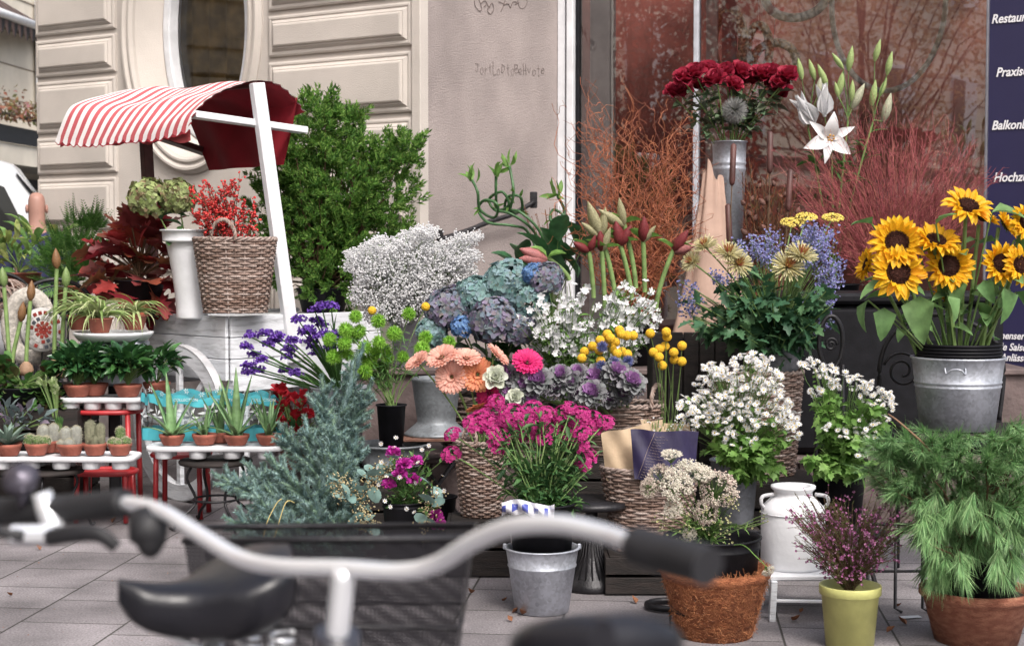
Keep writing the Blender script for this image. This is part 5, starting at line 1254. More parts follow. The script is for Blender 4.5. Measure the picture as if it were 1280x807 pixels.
b = MB(); b.inst(DA, dp, frames(nz(dirs(26)+[0, -.8, .5])), .009); b.bw('small_daisies', [W_petal, Y_eye], t)
t = thing('eucalyptus_sprays', 'blue green round leaf eucalyptus sprays hanging from the spruce heap', 'branches', W(450, 640, 6.1))
ep = [[W(455, 600, 6.2), W(470, 590, 6.1), W(490, 585, 6.05)], [W(450, 650, 6.2), W(448, 630, 6.05), W(470, 600, 6.0), W(505, 575, 6.0)], [W(440, 620, 6.2), W(430, 612, 6.0), W(425, 600, 5.95)], [W(470, 660, 6.2), W(460, 655, 6.0), W(455, 640, 5.95)], [W(540, 600, 6.05), W(540, 630, 5.95), W(530, 660, 5.9)]]
b = MB(); bl_ = MB(); bs2 = MB()
for p in ep:
    P = spline(p, 8); b.tubes(P[None], .0018, 4)
    for i in range(3, len(P), 5):
        for s_ in (-1, 1): bl_.inst(T_leaf(.75, 4, .3, .05, 'round'), [P[i]], frames([nz(np.array([s_*rng.uniform(.4, 1), -.4, rng.uniform(-.5, .7)]))], 'up', 1), M(rng.uniform(16, 24), 6))
    q, _ = pt_on(P[None], 170, .3, 1); q = q+rng.normal(0, .022, q.shape); bs2.inst(T_ico(1), q, frames(dirs(170)), rng.uniform(.003, .0045, 170))
b.bw('stems', G_brownstem, t); bl_.bw('leaves', leafmat('eucalyptus_leaf', [(.18, .30, .28), (.25, .38, .34)], .5, .2), t); bs2.bw('seeds', leafmat('euc_seed', [(.36, .30, .16), (.48, .42, .26), (.30, .22, .10)], .7, 0), t)

# ================================================================ gypsophila + its vase
vz = W(505, 412, 7.62); ut = .72
pot('zinc_vase', 'slim grey zinc vase holding the white gypsophila on the upper step', 'vase', (vz[0], 7.68, ut), M(20, 7.7), M(13, 7.7), W(500, 395, 7.68)[2]-ut if W(500, 395, 7.68)[2] > ut+.1 else .22, M_zinc, soil=(M_water, .85))
gy = np.array([vz[0], 7.68, ut+.16])
t = thing('gypsophila_bunch', 'big airy cloud of tiny white gypsophila in front of the taupe wall', 'flowers', gy)
GB = [(520, 300, 24, 14), (480, 315, 30, 18), (450, 332, 20, 12), (510, 330, 40, 22), (560, 320, 30, 18), (580, 300, 16, 8), (595, 295, 8, 4), (490, 350, 40, 22), (460, 365, 22, 20), (545, 355, 32, 22), (500, 385, 32, 18), (470, 390, 14, 14), (575, 335, 20, 12), (535, 290, 12, 8), (445, 318, 12, 6), (590, 320, 10, 6), (515, 365, 35, 20)]
pts = []
for x, y, rx, ry in GB:
    n = int(rx*ry*.45)+10; a = rng.uniform(0, 2*PI, n); q = np.sqrt(rng.uniform(0, 1, n))
    pts += [W(x+rx*k*math.cos(u), y+ry*k*math.sin(u), 7.62+rng.uniform(-.16, .16)) for u, k in zip(a, q)]
tp = np.array(pts); b = MB(); Pst = stalks(gy, tp[::9], 7, 1.3, .01); b.tubes(Pst, np.linspace(.0022, .0011, 7), 3)
q, tg = pt_on(Pst, 700, .6, 1); b.tubes(stalks(q, q+nz(tg+rng.normal(0, .7, q.shape))*.06, 3), .0007, 3); b.bw('stems', G_stem, t)
OC = [(np.array([(1, 0, 0), (-1, 0, 0), (0, 1, 0), (0, -1, 0), (0, 0, 1), (0, 0, -1)])*1.0, np.array([(0, 2, 4), (2, 1, 4), (1, 3, 4), (3, 0, 4), (2, 0, 5), (1, 2, 5), (3, 1, 5), (0, 3, 5)]), 0, True)]
P = np.repeat(tp, 6, 0)+rng.normal(0, .011, (len(tp)*6, 3)); b = MB(); b.inst(OC, P, frames(dirs(len(P))), rng.uniform(.0042, .0072, len(P)))
b.bw('tiny_blossoms', leafmat('gypsophila_white', [(.86, .86, .88), (.92, .92, .92)], .8, .5, namt=.05), t)

# ================================================================ zinc urn on slatted folding table
ft = W(548, 537, 7.0)   # folding table with crossed legs
t = thing('folding_table', 'small folding table with brown slatted top and crossed black legs by the steps', 'table', (ft[0], 6.85-.05, 0)); zt = ft[2]; xx = ft[0]
FY = 6.8
b = MB()
for i in range(5): b.box((0, (i-2)*.052, zt-.008), (.32, .045, .016), 0, 0, .003)
b.build('slatted_top', mat('brown_slats', (.16, .075, .05), .6, bump=.4), t)
for sy in (-.11, .11):
    for s_ in (-1, 1): b = MB(); b.bar((-s_*.17, sy+.012*s_, .0), (s_*.15, sy+.012*s_, zt-.018), .03, .01); b.build('leg', M_blackiron, t)
for s_ in (-1, 1): b = MB(); b.bar((s_*.165, -.12, .012), (s_*.165, .12, .012), .02, .012); b.build('foot_bar', M_blackiron, t)
ur = np.array([xx, 6.82, zt]); t = thing('zinc_urn', 'dark green grey zinc urn with wide flared foot on the folding table', 'urn', ur)
b = MB(); r_ = M(28, 6.8); b.lathe([(0, 0), (r_*1.45, 0), (r_*1.48, .006), (r_*1.38, .014), (r_*.95, .05), (r_*.86, .06), (r_*.90, .09), (r_*1.0, .16), (r_*1.1, .24), (r_*1.16, .25), (r_*1.1, .258), (r_*1.0, .2), (0, .1)], 40); b.build('vessel', M_zincdark, t)

# ================================================================ blue hydrangeas in a dark basket
hb0 = np.array([W(615, 440, 7.05)[0], 7.12, .36])
hbk = basket('low dark wicker hamper on the lower step under the blue hydrangeas', (hb0[0], hb0[1]+.02, .36), .20, .26, .26, 32, 14, 1.1, .7, m=leafmat('dark_wicker', [(.05, .035, .03), (.10, .07, .06), (.14, .10, .09)], .7, 0))
hm = np.array([hb0[0], hb0[1], .50])
BH = hyd_head([(.12, .22, .30), (.20, .32, .36), (.26, .28, .38), (.16, .28, .24)], 'blue_hydrangea', 200); BT = hyd_head([(.14, .28, .27), (.22, .36, .34), (.25, .36, .42), (.16, .22, .2)], 'teal_hydrangea', 200); BP = hyd_head([(.22, .18, .28), (.30, .25, .36), (.18, .26, .32), (.20, .24, .24), (.26, .20, .24)], 'mauve_hydrangea', 200); BC = hyd_head([(.10, .22, .50), (.18, .32, .60), (.22, .40, .62)], 'clear_blue_hydrangea', 110)
for x, y, r, me, lb in ((560, 385, 29, BP, 'greyish mauve hydrangea head at the gypsophila end of the group'), (598, 372, 30, BT, 'teal hydrangea head in the middle of the blue group'), (632, 352, 30, BT, 'large pale teal hydrangea head on top of the blue group'), (615, 398, 30, BP, 'purple tinged hydrangea head, lower middle of the blue group'), (660, 375, 27, BT, 'blue green hydrangea head next to the white snapdragons'), (682, 348, 22, BP, 'mauve hydrangea head under the pink amaryllis bud'), (648, 410, 22, BP, 'dusty blue hydrangea head low beside the snapdragons'), (578, 408, 15, BC, 'small bright blue hydrangea cluster low at the front'), (668, 342, 15, BC, 'small vivid blue hydrangea tuft at the top'), (540, 415, 20, BT, 'green teal hydrangea head hanging lowest at the pompom side')):
    flower('blue_hydrangea_stem', lb, 'flower', hm, W(x, y, 6.98+rng.uniform(-.06, .08)), [('flower_head', me, 1)], (rng.normal(0, .3), -.7, .7), M(r, 6.95), group='blue and mauve hydrangeas', nl=8, leaves=LFo, lsz=.10, cool=G_dark)

# ================================================================ white snapdragons (two clumps)
def clump(name, label, cat, base, tops_px, Y, jy, stem_r, leafT, lsz, nl, leafm, flT, fsz, nfl, flm, tip=.25, par=None, spreadf=.012, droop=0, group=None, stemm=None, lt=(.1, .85), ls=.8, faced=(0, -.6, .5)):
    t = thing(name, label, cat, base, 0, group) if par is None else par
    tp = cl(tops_px, Y, jy); P = stalks(base, tp, 7, 1.35, .004); b = MB(); b.tubes(P, np.linspace(stem_r*1.3, stem_r*.7, 7), 4); b.bw('stems', stemm or G_stem, t)
    if nl: b = MB(); q, tg = pt_on(P, nl, *lt); b.inst(leafT, q, frames(nz(tg*.5+rng.normal(0, ls, q.shape)+[0, -.2, .1]), 'up', .6), rng.uniform(.7, 1.25, nl)*lsz); b.bw('leaves', leafm, t)
    b = MB(); q, tg = pt_on(P, nfl, 1-tip, 1); q = q+rng.normal(0, spreadf, q.shape); b.inst(flT, q, frames(nz(rng.normal(0, .6, q.shape)+np.array(faced))), rng.uniform(.75, 1.2, nfl)*fsz); b.bw('blossoms', flm, t); return t
def blobpts(bl, dens=.03):
    out = []
    for x, y, rx, ry in bl:
        n = int(rx*ry*dens)+3; a = rng.uniform(0, 2*PI, n); k = np.sqrt(rng.uniform(0, 1, n)); out += list(zip(x+rx*k*np.cos(a), y+ry*k*np.sin(a)))
    return out
T_bell = flat(ring_of(T_leaf(.75, 2, .5, .1, 'obovate'), 5, .8, .0))
bk1 = np.array([W(720, 460, 6.95)[0], 7.05, .36])
pot('black_tub', 'wide black tub on the lower step holding the white snapdragons', 'tub', bk1, .17, .13, .22, M_blackplastic, soil=(M_water, .9))
clump('snapdragon_bunch', 'white flowering leafy bunch beside the blue hydrangeas', 'flowers', bk1+[-.03, 0, .2], blobpts([(690, 385, 35, 28), (665, 400, 20, 22), (720, 372, 25, 20), (700, 420, 30, 20), (740, 400, 14, 25), (675, 420, 22, 15)], .022), 6.9, .14, .0022, T_leaf(.28, 3, .5, .15, 'lance'), .045, 1400, G_light, T_bell, .019, 420, W_petal, .35)
clump('snapdragon_bunch', 'white flowering leafy bunch below the twisted orange willow', 'flowers', bk1+[.06, .03, .2], blobpts([(790, 375, 30, 25), (770, 395, 22, 22), (805, 400, 24, 25), (780, 430, 28, 20), (815, 380, 14, 22), (775, 355, 10, 12)], .024), 6.95, .14, .0022, T_leaf(.28, 3, .5, .15, 'lance'), .045, 1300, G_light, T_bell, .020, 420, W_petal, .35)

# ================================================================ amaryllis in bud, willow, bamboo
wv = np.array([W(790, 395, 7.75)[0], 7.85, ut]); pot('black_bucket', 'black bucket on the upper step holding amaryllis and orange willow', 'bucket', wv, .15, .12, .20, M_blackplastic, soil=(M_water, .9))
BA = meshof(T_bud(), 'dark_red_bud', leafmat('dark_red_bud', [(.14, .02, .03), (.26, .05, .05)], .5, .2)); BPK = meshof(T_bud(), 'pink_bud', leafmat('pink_bud', [(.55, .22, .22), (.42, .16, .15)], .5, .3)); BPG = meshof(T_bud(w_=.16), 'pale_bud', leafmat('pale_bud', [(.50, .38, .28), (.40, .44, .22)], .5, .3))
def amar(label, sx, sy, tx, ty, buds, Y=7.35, r=.0115, blen=34):
    base = W(sx, sy, Y); tp = W(tx, ty, Y-.03); t = thing('amaryllis', label, 'flower', base, 0, None); b = MB(); b.tubes(stalks(base, tp[None], 8, 1.3), r, 10); b.bw('stem', leafmat('amaryllis_green', [(.12, .24, .09), (.16, .30, .12)], .4, 0) if False else G_am, t)
    for dx, dy, me, k in buds: head('bud', t, me, tp-base-np.array([0, 0, .01]), (dx, -.35, dy), M(blen*k, Y))
    b = MB(); b.inst(T_leaf(.45, 4, .5, .2, 'lance'), np.tile(tp, (2, 1)), frames([(-.5, -.2, .5), (.6, -.3, .3)], 'up', .5), M(26, Y)); b.bw('bract', G_light, t)
amar('amaryllis with two pale pink buds leaning towards the handrail', 712, 350, 684, 322, [(-1, .05, BPK, 1.1), (-1, .4, BPK, 1.15)])
amar('amaryllis with small dark red bud nearest the recess wall side', 742, 372, 736, 312, [(-.5, .3, BA, .8), (.3, .8, BA, .7)])
amar('thick stemmed amaryllis with dark red bud in front of the willow', 756, 385, 752, 312, [(-.1, 1, BA, .85), (.3, .9, BPG, 1.0)])
amar('amaryllis with tall pale pointed buds rising into the willow', 770, 380, 752, 295, [(-.4, 1, BPG, 1.5), (.1, 1, BPG, 1.2), (-.8, .6, BPG, 1.0)])
amar('amaryllis with plump wine red buds in the middle', 790, 375, 775, 305, [(-.2, 1, BA, 1.0), (.5, 1, BA, .9)])
amar('amaryllis with green white tips opening high in the willow', 795, 360, 780, 280, [(-.8, .5, BPG, 1.2), (-.2, 1, BPG, 1.1)])
amar('amaryllis with short dark bud behind the snapdragons', 806, 365, 804, 300, [(0, 1, BA, 1.0), (.5, .7, BPG, .8)])
amar('leaning amaryllis with opening brownish pink buds beside the chrysanthemums', 820, 385, 842, 312, [(.5, .8, BA, 1.0), (.9, .3, BPK, .9), (.9, .6, BPG, .8)])
t = thing('willow_branches', 'tall bunch of twisted bright orange willow twigs before the window', 'branches', wv+[0, .02, .15])
b = MB(); NW_ = 175; tops = []
for i in range(NW_):
    if i < 95: tops.append((rng.uniform(715, 880), rng.uniform(130, 290)))
    elif i < 140: tops.append((rng.uniform(680, 905), rng.uniform(180, 310)))
    else: tops.append(((rng.normal(795, 50)), rng.uniform(88, 210)))
tp = cl(tops, 7.85, .22); k = 26; P = stalks(wv+[0, .02, .15], tp, k, .95)
s = np.linspace(0, 1, k); N_ = len(tp); ph = rng.uniform(0, 6.28, (N_, 1)); fr = rng.uniform(2.5, 6, (N_, 1)); am = rng.uniform(.016, .048, (N_, 1))*np.minimum(1, s*3)
P[:, :, 0] += am*np.sin(fr*6.28*s+ph)+am*.6*np.sin(fr*11*s+ph*2); P[:, :, 1] += am*np.cos(fr*6.28*s+ph); P[:, :, 2] += am*.5*np.cos(fr*9*s+ph)
P[:, 0] = wv+[0, .02, .15]+rng.normal(0, .03, (N_, 3))*[1, 1, 0]
b.tubes(P, np.linspace(.0036, .0010, k), 5)
q, tg = pt_on(P, 420, .45, .98); Q = stalks(q, q+nz(tg+rng.normal(0, .7, q.shape))*rng.uniform(.06, .2, (420, 1)), 9, 1); s = np.linspace(0, 1, 9); ph = rng.uniform(0, 6.28, (420, 1))
Q[:, :, 0] += .02*np.sin(s*10+ph)*s; Q[:, :, 2] += .02*np.cos(s*11+ph)*s; b.tubes(Q, np.linspace(.002, .0008, 9), 4)
b.bw('twigs', leafmat('orange_willow', [(.30, .085, .045), (.46, .17, .08), (.40, .13, .07), (.22, .07, .045)], .5, 0), t)

bb0 = np.array([W(690, 330, 8.0)[0], 8.05, ut]); pot('black_bucket', 'black bucket against the recess wall with curly bamboo', 'bucket', bb0, .11, .09, .2, M_blackplastic, soil=(M_water, .9))
for j, (lab, pts) in enumerate((('curly bamboo stem looping out furthest over the recess wall', [(675, 330), (660, 290), (640, 282), (610, 278), (598, 262), (606, 250), (622, 256), (618, 272), (600, 262), (597, 240), (590, 225)]),
        ('curly bamboo stem with double loop in the middle', [(680, 330), (668, 290), (640, 268), (618, 262), (612, 248), (628, 240), (636, 256), (622, 262), (620, 240), (620, 220)]), ('curly bamboo stem with tallest leafy tip', [(684, 330), (675, 290), (650, 265), (632, 262), (635, 246), (650, 246), (652, 262), (638, 264), (642, 240), (637, 208)]), ('curly bamboo stem coiled close to the willow', [(690, 330), (700, 290), (706, 272), (692, 262), (688, 275), (702, 280), (705, 262), (697, 245)]))):
    base = bb0+[.0, 0, .1]; P = np.array([base]+[W(x, y, 7.95+.04*math.sin(i*1.9+j)) for i, (x, y) in enumerate(pts)]); t = thing('curly_bamboo', lab, 'plant', base, 0, 'curly bamboo stems'); b = MB(); b.tube(P, .0075, 8, smooth_path=7); Pq = spline(P, 7); [b.inst(T_ico(1, 0, True, (1, 1, .35)), [Pq[i]], frames([nz(Pq[i+1]-Pq[i])]), .0095) for i in range(3, len(Pq)-1, 6)]; b.bw('cane', leafmat('bamboo_cane', [(.03, .085, .03), (.05, .11, .045)], .35, 0) if j == 0 else bpy.data.materials['bamboo_cane'], t)
    b = MB(); e = P[-1]; b.inst(T_leaf(.3, 4, .5, .15, 'lance'), np.tile(e, (7, 1))+rng.normal(0, .008, (7, 3)), frames(nz(np.array([0, -.1, .9])+rng.normal(0, .45, (7, 3)))), .09); q = P[rng.integers(4, len(P), 6)]; b.inst(T_leaf(.3, 4, .5, .15, 'lance'), q, frames(dirs(6)), .05); b.bw('leaves', G_light, t)
t = thing('broad_leaf_spray', 'dark broad leaves behind the amaryllis buds below the curly bamboo', 'foliage plant', bb0+[.0, -.05, .15]); P = cl([(655, 320), (690, 300), (710, 310), (670, 300), (720, 290), (640, 325), (700, 330), (665, 335), (715, 325), (735, 300), (650, 305), (690, 320), (700, 280)], 7.8, .1); base = bb0+[.0, -.05, .15]
b = MB(); D = nz(P-base+rng.normal(0, .1, P.shape)); b.inst(T_leaf(.5, 5, .9, .15, 'ovate'), P-D*.1, frames(D, 'up', .4), .22); b.bw('leaves', leafmat('broad_leaf', [(.04, .11, .05), (.06, .16, .06)], .35, .2), t); b = MB(); b.tubes(stalks(base, P), .003, 4); b.bw('stems', G_stem, t)
t = thing('brown_seed_twigs', 'reddish brown dried twigs next to the curly bamboo', 'branches', bb0+[.02, .0, .12]); P = stalks(bb0+[.02, 0, .12], cl([(x, y) for x, y in zip(rng.uniform(655, 710, 26), rng.uniform(255, 290, 26))], 7.95, .06), 7, 1.2, .008)
b = MB(); b.tubes(P, .0014, 3); q, tg = pt_on(P, 220, .5, 1); b.inst(T_leaf(.4, 2), q, frames(dirs(220)), .014); b.bw('twigs', leafmat('brown_twig', [(.22, .09, .05), (.30, .15, .08)], .8, .1), t)
# ================================================================ roses in tall zinc vase, lilies, cattails
rvp = W(912, 395, 7.95); rz0 = W(912, 300, 7.95)[2]
crate('dark crate on the upper step under the rose vase', rvp[0], 8.02, .34, .3, rz0, ut, name='wooden_crate')
pot('zinc_vase', 'tall shiny zinc vase of red roses standing by the window', 'vase', (rvp[0], 8.0, rz0), M(21, 8), M(17, 8), W(912, 177, 8.0)[2]-rz0, M_zinc, bands=(.72, .78), soil=(M_water, .9))
rm = np.array([rvp[0], 8.0, W(912, 215, 8.0)[2]])
b = MB()
for k, (n, tl, sc) in enumerate(((3, .1, .8), (5, .35, .95), (5, .65, 1.05), (6, .95, 1.05), (6, 1.2, .95))): b.inst(flat(ring_of(T_leaf(.95, 4, -.9+.25*k, .2, 'obovate'), n, tl, .08, sc, .06, k*.7)), [(0, 0, 0)], np.eye(3)[None], 1)
ROSE = b.mesh('rose', [leafmat('rose_red', [(.26, .01, .03), (.36, .02, .05), (.44, .04, .09)], .6, .25)])
for x, y in ((843, 120), (857, 103), (871, 96), (885, 93), (896, 104), (908, 95), (923, 95), (927, 108), (950, 98), (962, 110), (974, 108), (963, 97), (868, 110), (940, 104), (978, 120), (852, 118), (915, 110), (985, 100)):
    flower('red_rose', 'dark red rose standing in the tall zinc vase by the window', 'flower', rm+rng.normal(0, .012, 3)*[1, 1, 0], W(x, y, 7.95+rng.uniform(-.12, .1)), [('flower_head', ROSE, 1)], (rng.normal(0, .35), -.55, .8), M(rng.uniform(13.5, 18), 7.95), group='red roses in the zinc vase', sr=.0035, off=.01, nl=11, leaves=T_leaf(.62, 3, .5, .1, 'ovate'), lsz=.075, cool=leafmat('rose_leaf', [(.06, .11, .06), (.12, .18, .10), (.10, .09, .06)], .5, .25) if x == 843 else bpy.data.materials['rose_leaf'])
t = thing('fluffy_grass_head', 'single fluffy grey seed head among the rose leaves', 'flower', rm)
b = MB(); c = W(918, 138, 7.8); b.tubes(stalks(rm, c[None], 6), .002, 4); b.bw('stem', G_stem, t)
b = MB(); d = dirs(900); b.inst(T_needle(.03), c+d*M(6, 7.8), frames(d), M(12, 7.8)); b.bw('seed_head', leafmat('fluff', [(.35, .35, .33), (.5, .5, .5)], .9, .4), t)

lm = np.array([W(1045, 300, 7.75)[0], 7.8, ut]); lh = W(1040, 262, 7.8)[2]
crate('dark crate on the upper step behind the yellow yarrow', lm[0], 7.9, .5, .3, ut+.26, ut)
lm[2] = ut+.26; pot('black_bucket', 'black bucket with white lilies and red twigs on its crate', 'bucket', lm, .13, .11, .16, M_blackplastic, soil=(M_water, .9)); lm = lm+[0, 0, .1]
LP = T_leaf(.52, 7, 1.1, .12, 'ovate')
b = MB(); b.inst(flat(ring_of(LP, 3, .75, .02, 1, .05)+ring_of(T_leaf(.36, 7, 1.1, .12, 'ovate'), 3, .72, .02, .98, .05, PI/3)), [(0, 0, 0)], np.eye(3)[None], 1); b.tubes(stalks(np.array([0, 0, .0]), np.array([[.1*math.cos(a), .1*math.sin(a), .5] for a in np.arange(6)]), 4), .008, 4, 1)
b.inst(T_ico(1, 1, True, (.03, .03, .01)), [(.1*math.cos(a), .1*math.sin(a), .5) for a in np.arange(6)], np.tile(np.eye(3), (6, 1, 1)), 1.6)
LILY = b.mesh('lily', [mat('lily_white', (.80, .80, .81), .5, var=.12, scale=60, thr=(.3, .36), col2=(.45, .2, .25)), leafmat('anther', [(.4, .2, .05), (.5, .3, .08)], .8, 0)])
b = MB(); b.inst(flat(ring_of(T_leaf(.42, 5, -.35, .35, 'ovate'), 3, .18, .05)+ring_of(T_leaf(.40, 5, -.2, .3, 'ovate'), 3, .28, .05, 1, 0, PI/3)), [(0, 0, 0)], np.eye(3)[None], 1); LILC = b.mesh('lily_half', [W_petal])
LBG = meshof(T_bud(w_=.15), 'lily_bud', leafmat('lily_bud', [(.26, .36, .12), (.36, .44, .20)], .5, .25)); LBW = meshof(T_bud(w_=.17), 'lily_bud_white', leafmat('lily_bud_white', [(.50, .52, .32), (.62, .62, .50)], .5, .3))
def lily(label, node, its, leafn=9):
    t = thing('lily_stem', label, 'flower', lm, 0, None); nd = W(*node, 7.78); b = MB(); P = stalks(lm, nd[None], 8, 1.2); b.tubes(P, .005, 6)
    for x, y, dx, dy, me, L, nm in its: 
        e = W(x, y, 7.74+rng.uniform(-.04, .03)); z = nz(np.array([dx, -.25 if me is not LILY else -1.0, dy])); b.tubes(stalks(nd, (e-z*M(L*.5 if me is not LILY else 3, 7.75))[None], 5, 1.2), .0028, 5)
        head(nm, t, me, e-z*M(L*.5 if me is not LILY else 3, 7.75)-lm, z, M(L, 7.75))
    b.bw('stem', G_stem, t); b = MB(); q, tg = pt_on(P, leafn, .55, 1); b.inst(T_leaf(.2, 5, .5, .15, 'lance'), q, frames(nz(dirs(leafn)+[0, 0, .5]), 'up', .4), .11); b.bw('leaves', G_mid, t)
lily('lily stem with the wide open speckled white flower', (1040, 200), [(1035, 172, .05, -.1, LILY, 36, 'flower_head'), (1007, 138, -.6, .8, LILC, 46, 'flower_head'), (1030, 125, -.1, 1, LILC, 42, 'flower_head')])
lily('lily stem with three green buds nearest the red roses', (1010, 160), [(1000, 86, -.25, 1, LBG, 27, 'bud'), (1015, 87, -.35, 1, LBG, 27, 'bud'), (1028, 94, -.5, 1, LBG, 30, 'bud'), (1024, 108, .1, 1, LBW, 24, 'bud')])
lily('lily stem with tall pale buds in the centre of the lilies', (1060, 150), [(1063, 73, .1, 1, LBG, 31, 'bud'), (1051, 104, .15, 1, LBG, 32, 'bud'), (1065, 113, .0, 1, LBG, 26, 'bud'), (1073, 120, .45, 1, LBW, 34, 'bud'), (1046, 112, -.3, 1, LBG, 20, 'bud'), (1047, 76, -.8, 1, LBG, 24, 'bud')])
lily('lily stem with the highest bud over the red twigs', (1092, 150), [(1097, 63, .2, 1, LBG, 28, 'bud'), (1112, 79, .15, 1, LBG, 29, 'bud'), (1092, 116, .1, 1, LBG, 32, 'bud'), (1104, 109, .3, .9, LBG, 24, 'bud'), (1109, 134, .2, 1, LBW, 36, 'bud')])
# red twigs
rt = np.array([W(1130, 300, 7.65)[0], 7.75, ut]); pot('black_bucket', 'black bucket behind the dark chest with fine red twigs', 'bucket', rt, .17, .14, .3, M_blackplastic, soil=(M_water, .9)); rt = rt+[0, 0, .2]
t = thing('red_twig_bunch', 'dense airy bunch of fine crimson twigs before window and navy sign', 'branches', rt)
N = 520; a = rng.uniform(-1, 1, N); hh = rng.uniform(.35, 1, N); tp = np.array([W(1108+x*140*(.55+.45*h_)+rng.normal(0, 8), 330-(195-75*abs(x)**2)*h_, 7.75+rng.uniform(-.25, .2)) for x, h_ in zip(a, hh)])
P = stalks(rt, tp, 8, 1.25, .006); P[:, 0] += rng.normal(0, .04, (N, 3))*[1, 1, 0]; b = MB(); b.tubes(P[::2], np.linspace(.0020, .0008, 8), 3)
q, tg = pt_on(P, 2600, .35, 1); Q = stalks(q, q+nz(tg+rng.normal(0, .38, q.shape))*rng.uniform(.05, .17, (2600, 1)), 4, 1, .006); b.tubes(Q, np.linspace(.0013, .0006, 4), 3)
q, tg = pt_on(Q, 3800, .2, 1); b.tubes(stalks(q, q+nz(tg+rng.normal(0, .6, q.shape))*.028, 2, 1), .0007, 3)
b.bw('twigs', leafmat('crimson_twig', [(.28, .06, .07), (.42, .11, .12), (.22, .05, .055), (.46, .18, .13)], .7, 0), t)
for x, y, x1, lb in ((915, 230, 905, 'brown cattail in front of the beige interior, nearest the roses'), (912, 305, 925, 'short dark cattail beside the yellow chrysanthemums'), (985, 262, 970, 'brown cattail leaning behind the yellow yarrow'), (962, 215, 960, 'straight brown cattail between roses and lilies')):
    p0 = np.array([W(x1, 400, 7.4)[0], 7.45, .37]); p1 = W(x, y, 7.5); t = thing('cattail', lb, 'flower', p0); b = MB(); b.tubes(stalks(p0, p1[None], 6, 1.1), .003, 5); b.bw('stem', G_brownstem, t)
    d = nz(p1-p0); b = MB(); b.tube([p1-d*.01, p1, p1+d*.02, p1+d*.19, p1+d*.2], [.003, .012, .015, .015, .004], 10); b.bw('seed_head', M_darkbrown, t)

# ================================================================ chrysanthemum bouquet, lavender blue sea lavender, yarrow
hz = np.array([W(950, 600, 6.4)[0], 6.55, 0]); HT = W(950, 468, 6.4)[2]
hb_ = W(950, 598, 6.4)[2]
crate('long low dark crate under the tall wicker hamper', hz[0], 6.5, .5, .42, hb_)
basket('tall brown wicker hamper under the chrysanthemum bouquet', (hz[0], 6.55, hb_), M(50, 6.4), M(60, 6.4), HT-hb_, 40, 26, 1, .8)
cm = np.array([W(975, 470, 6.45)[0], 6.52, HT-.06]); pot('metal_bucket', 'short grey zinc pot of chrysanthemums on the wicker hamper', 'bucket', cm, M(28, 6.45), M(24, 6.45), M(36, 6.45)+.05, M_zinc, soil=(M_water, .9)); b = MB()
cm = cm+[0, 0, M(30, 6.45)]
t = thing('chrysanthemum_foliage', 'dark lobed green foliage of the chrysanthemum bouquet above the zinc pot', 'foliage', cm)
tp = cl(blobpts([(900, 370, 40, 22), (940, 355, 40, 22), (990, 365, 45, 25), (1025, 380, 25, 25), (870, 400, 22, 14), (960, 400, 60, 28), (1000, 410, 30, 22)], .014), 6.4, .14); P = stalks(cm, tp, 6, 1.2)
b = MB(); b.tubes(P, .0028, 4); b.bw('stems', G_stem, t); b = MB(); T_lob = T_outline([(.02, 0), (.08, .12), (.26, .2), (.14, .32), (.34, .46), (.18, .55), (.26, .72), (.12, .78), (.1, .9), (.02, 1)], .35, cup=.2)
q, tg = pt_on(P, 900, .25, 1); b.inst(T_lob, q, frames(nz(tg*.4+rng.normal(0, .8, q.shape)+[0, -.3, -.05]), 'up', .6), rng.uniform(.055, .095, 900)); b.bw('leaves', leafmat('mum_leaf', [(.025, .075, .04), (.05, .12, .06), (.08, .16, .07)], .45, .2), t)
b = MB(); 
for k, (n, tl, sc) in enumerate(((16, .2, .5), (20, .5, .8), (26, .85, .95), (30, 1.15, 1.05), (30, 1.4, 1.05))): b.inst(flat(ring_of(T_leaf(.085, 4, -.35+.3*k*.3, .35, 'ray', 2 if k == 0 else (1 if k == 1 else 0)), n, tl, .03, sc, .1, k)), [(0, 0, 0)], np.eye(3)[None], 1)
MUM = b.mesh('spider_mum', [leafmat('mum_cream', [(.62, .55, .28), (.70, .66, .40), (.55, .50, .35)], .6, .3), leafmat('mum_maroon', [(.40, .06, .07), (.60, .45, .15)], .6, .2), leafmat('mum_lime', [(.50, .58, .10), (.60, .62, .15)], .6, .2)])
for x, y, r, z, lb in ((882, 309, 16, (-.3, -.4, .9), 'yellow maroon spider chrysanthemum at the willow end of the bouquet'), (910, 319, 19, (.0, -.5, .9), 'lime centred spider chrysanthemum, second from the willow'), (922, 331, 18, (.2, -.9, .5), 'spider chrysanthemum facing forward below the lime centred one'), (984, 334, 21, (.1, -.9, .5), 'big maroon ringed spider chrysanthemum over the dark leaves'), (1001, 321, 20, (.2, -.5, .9), 'yellow spider chrysanthemum at the sunflower end of the bouquet'), (866, 328, 14, (-.7, -.6, .4), 'small maroon backed spider chrysanthemum lowest near the white snapdragons')):
    flower('chrysanthemum', lb, 'flower', cm, W(x, y, 6.35), [('flower_head', MUM, 1)], z, M(r, 6.35), sr=.0035)
t = clump('sea_lavender', 'pale blue violet sea lavender around the chrysanthemums', 'flowers', cm+[.0, .05, 0], blobpts([(935, 300, 20, 10), (965, 293, 16, 10), (1020, 305, 28, 22), (1045, 340, 18, 22), (1010, 285, 20, 8), (900, 345, 15, 10), (850, 370, 12, 20), (1030, 375, 18, 14), (1035, 290, 15, 8), (960, 315, 20, 8), (1035, 400, 10, 8)], .05), 6.55, .12, .0012, T_leaf(.2, 2), .02, 0, G_mid, FL5, .0095, 1900, leafmat('pale_lavender', [(.30, .32, .62), (.42, .44, .72), (.38, .32, .60)], .7, .3), .14, spreadf=.011)
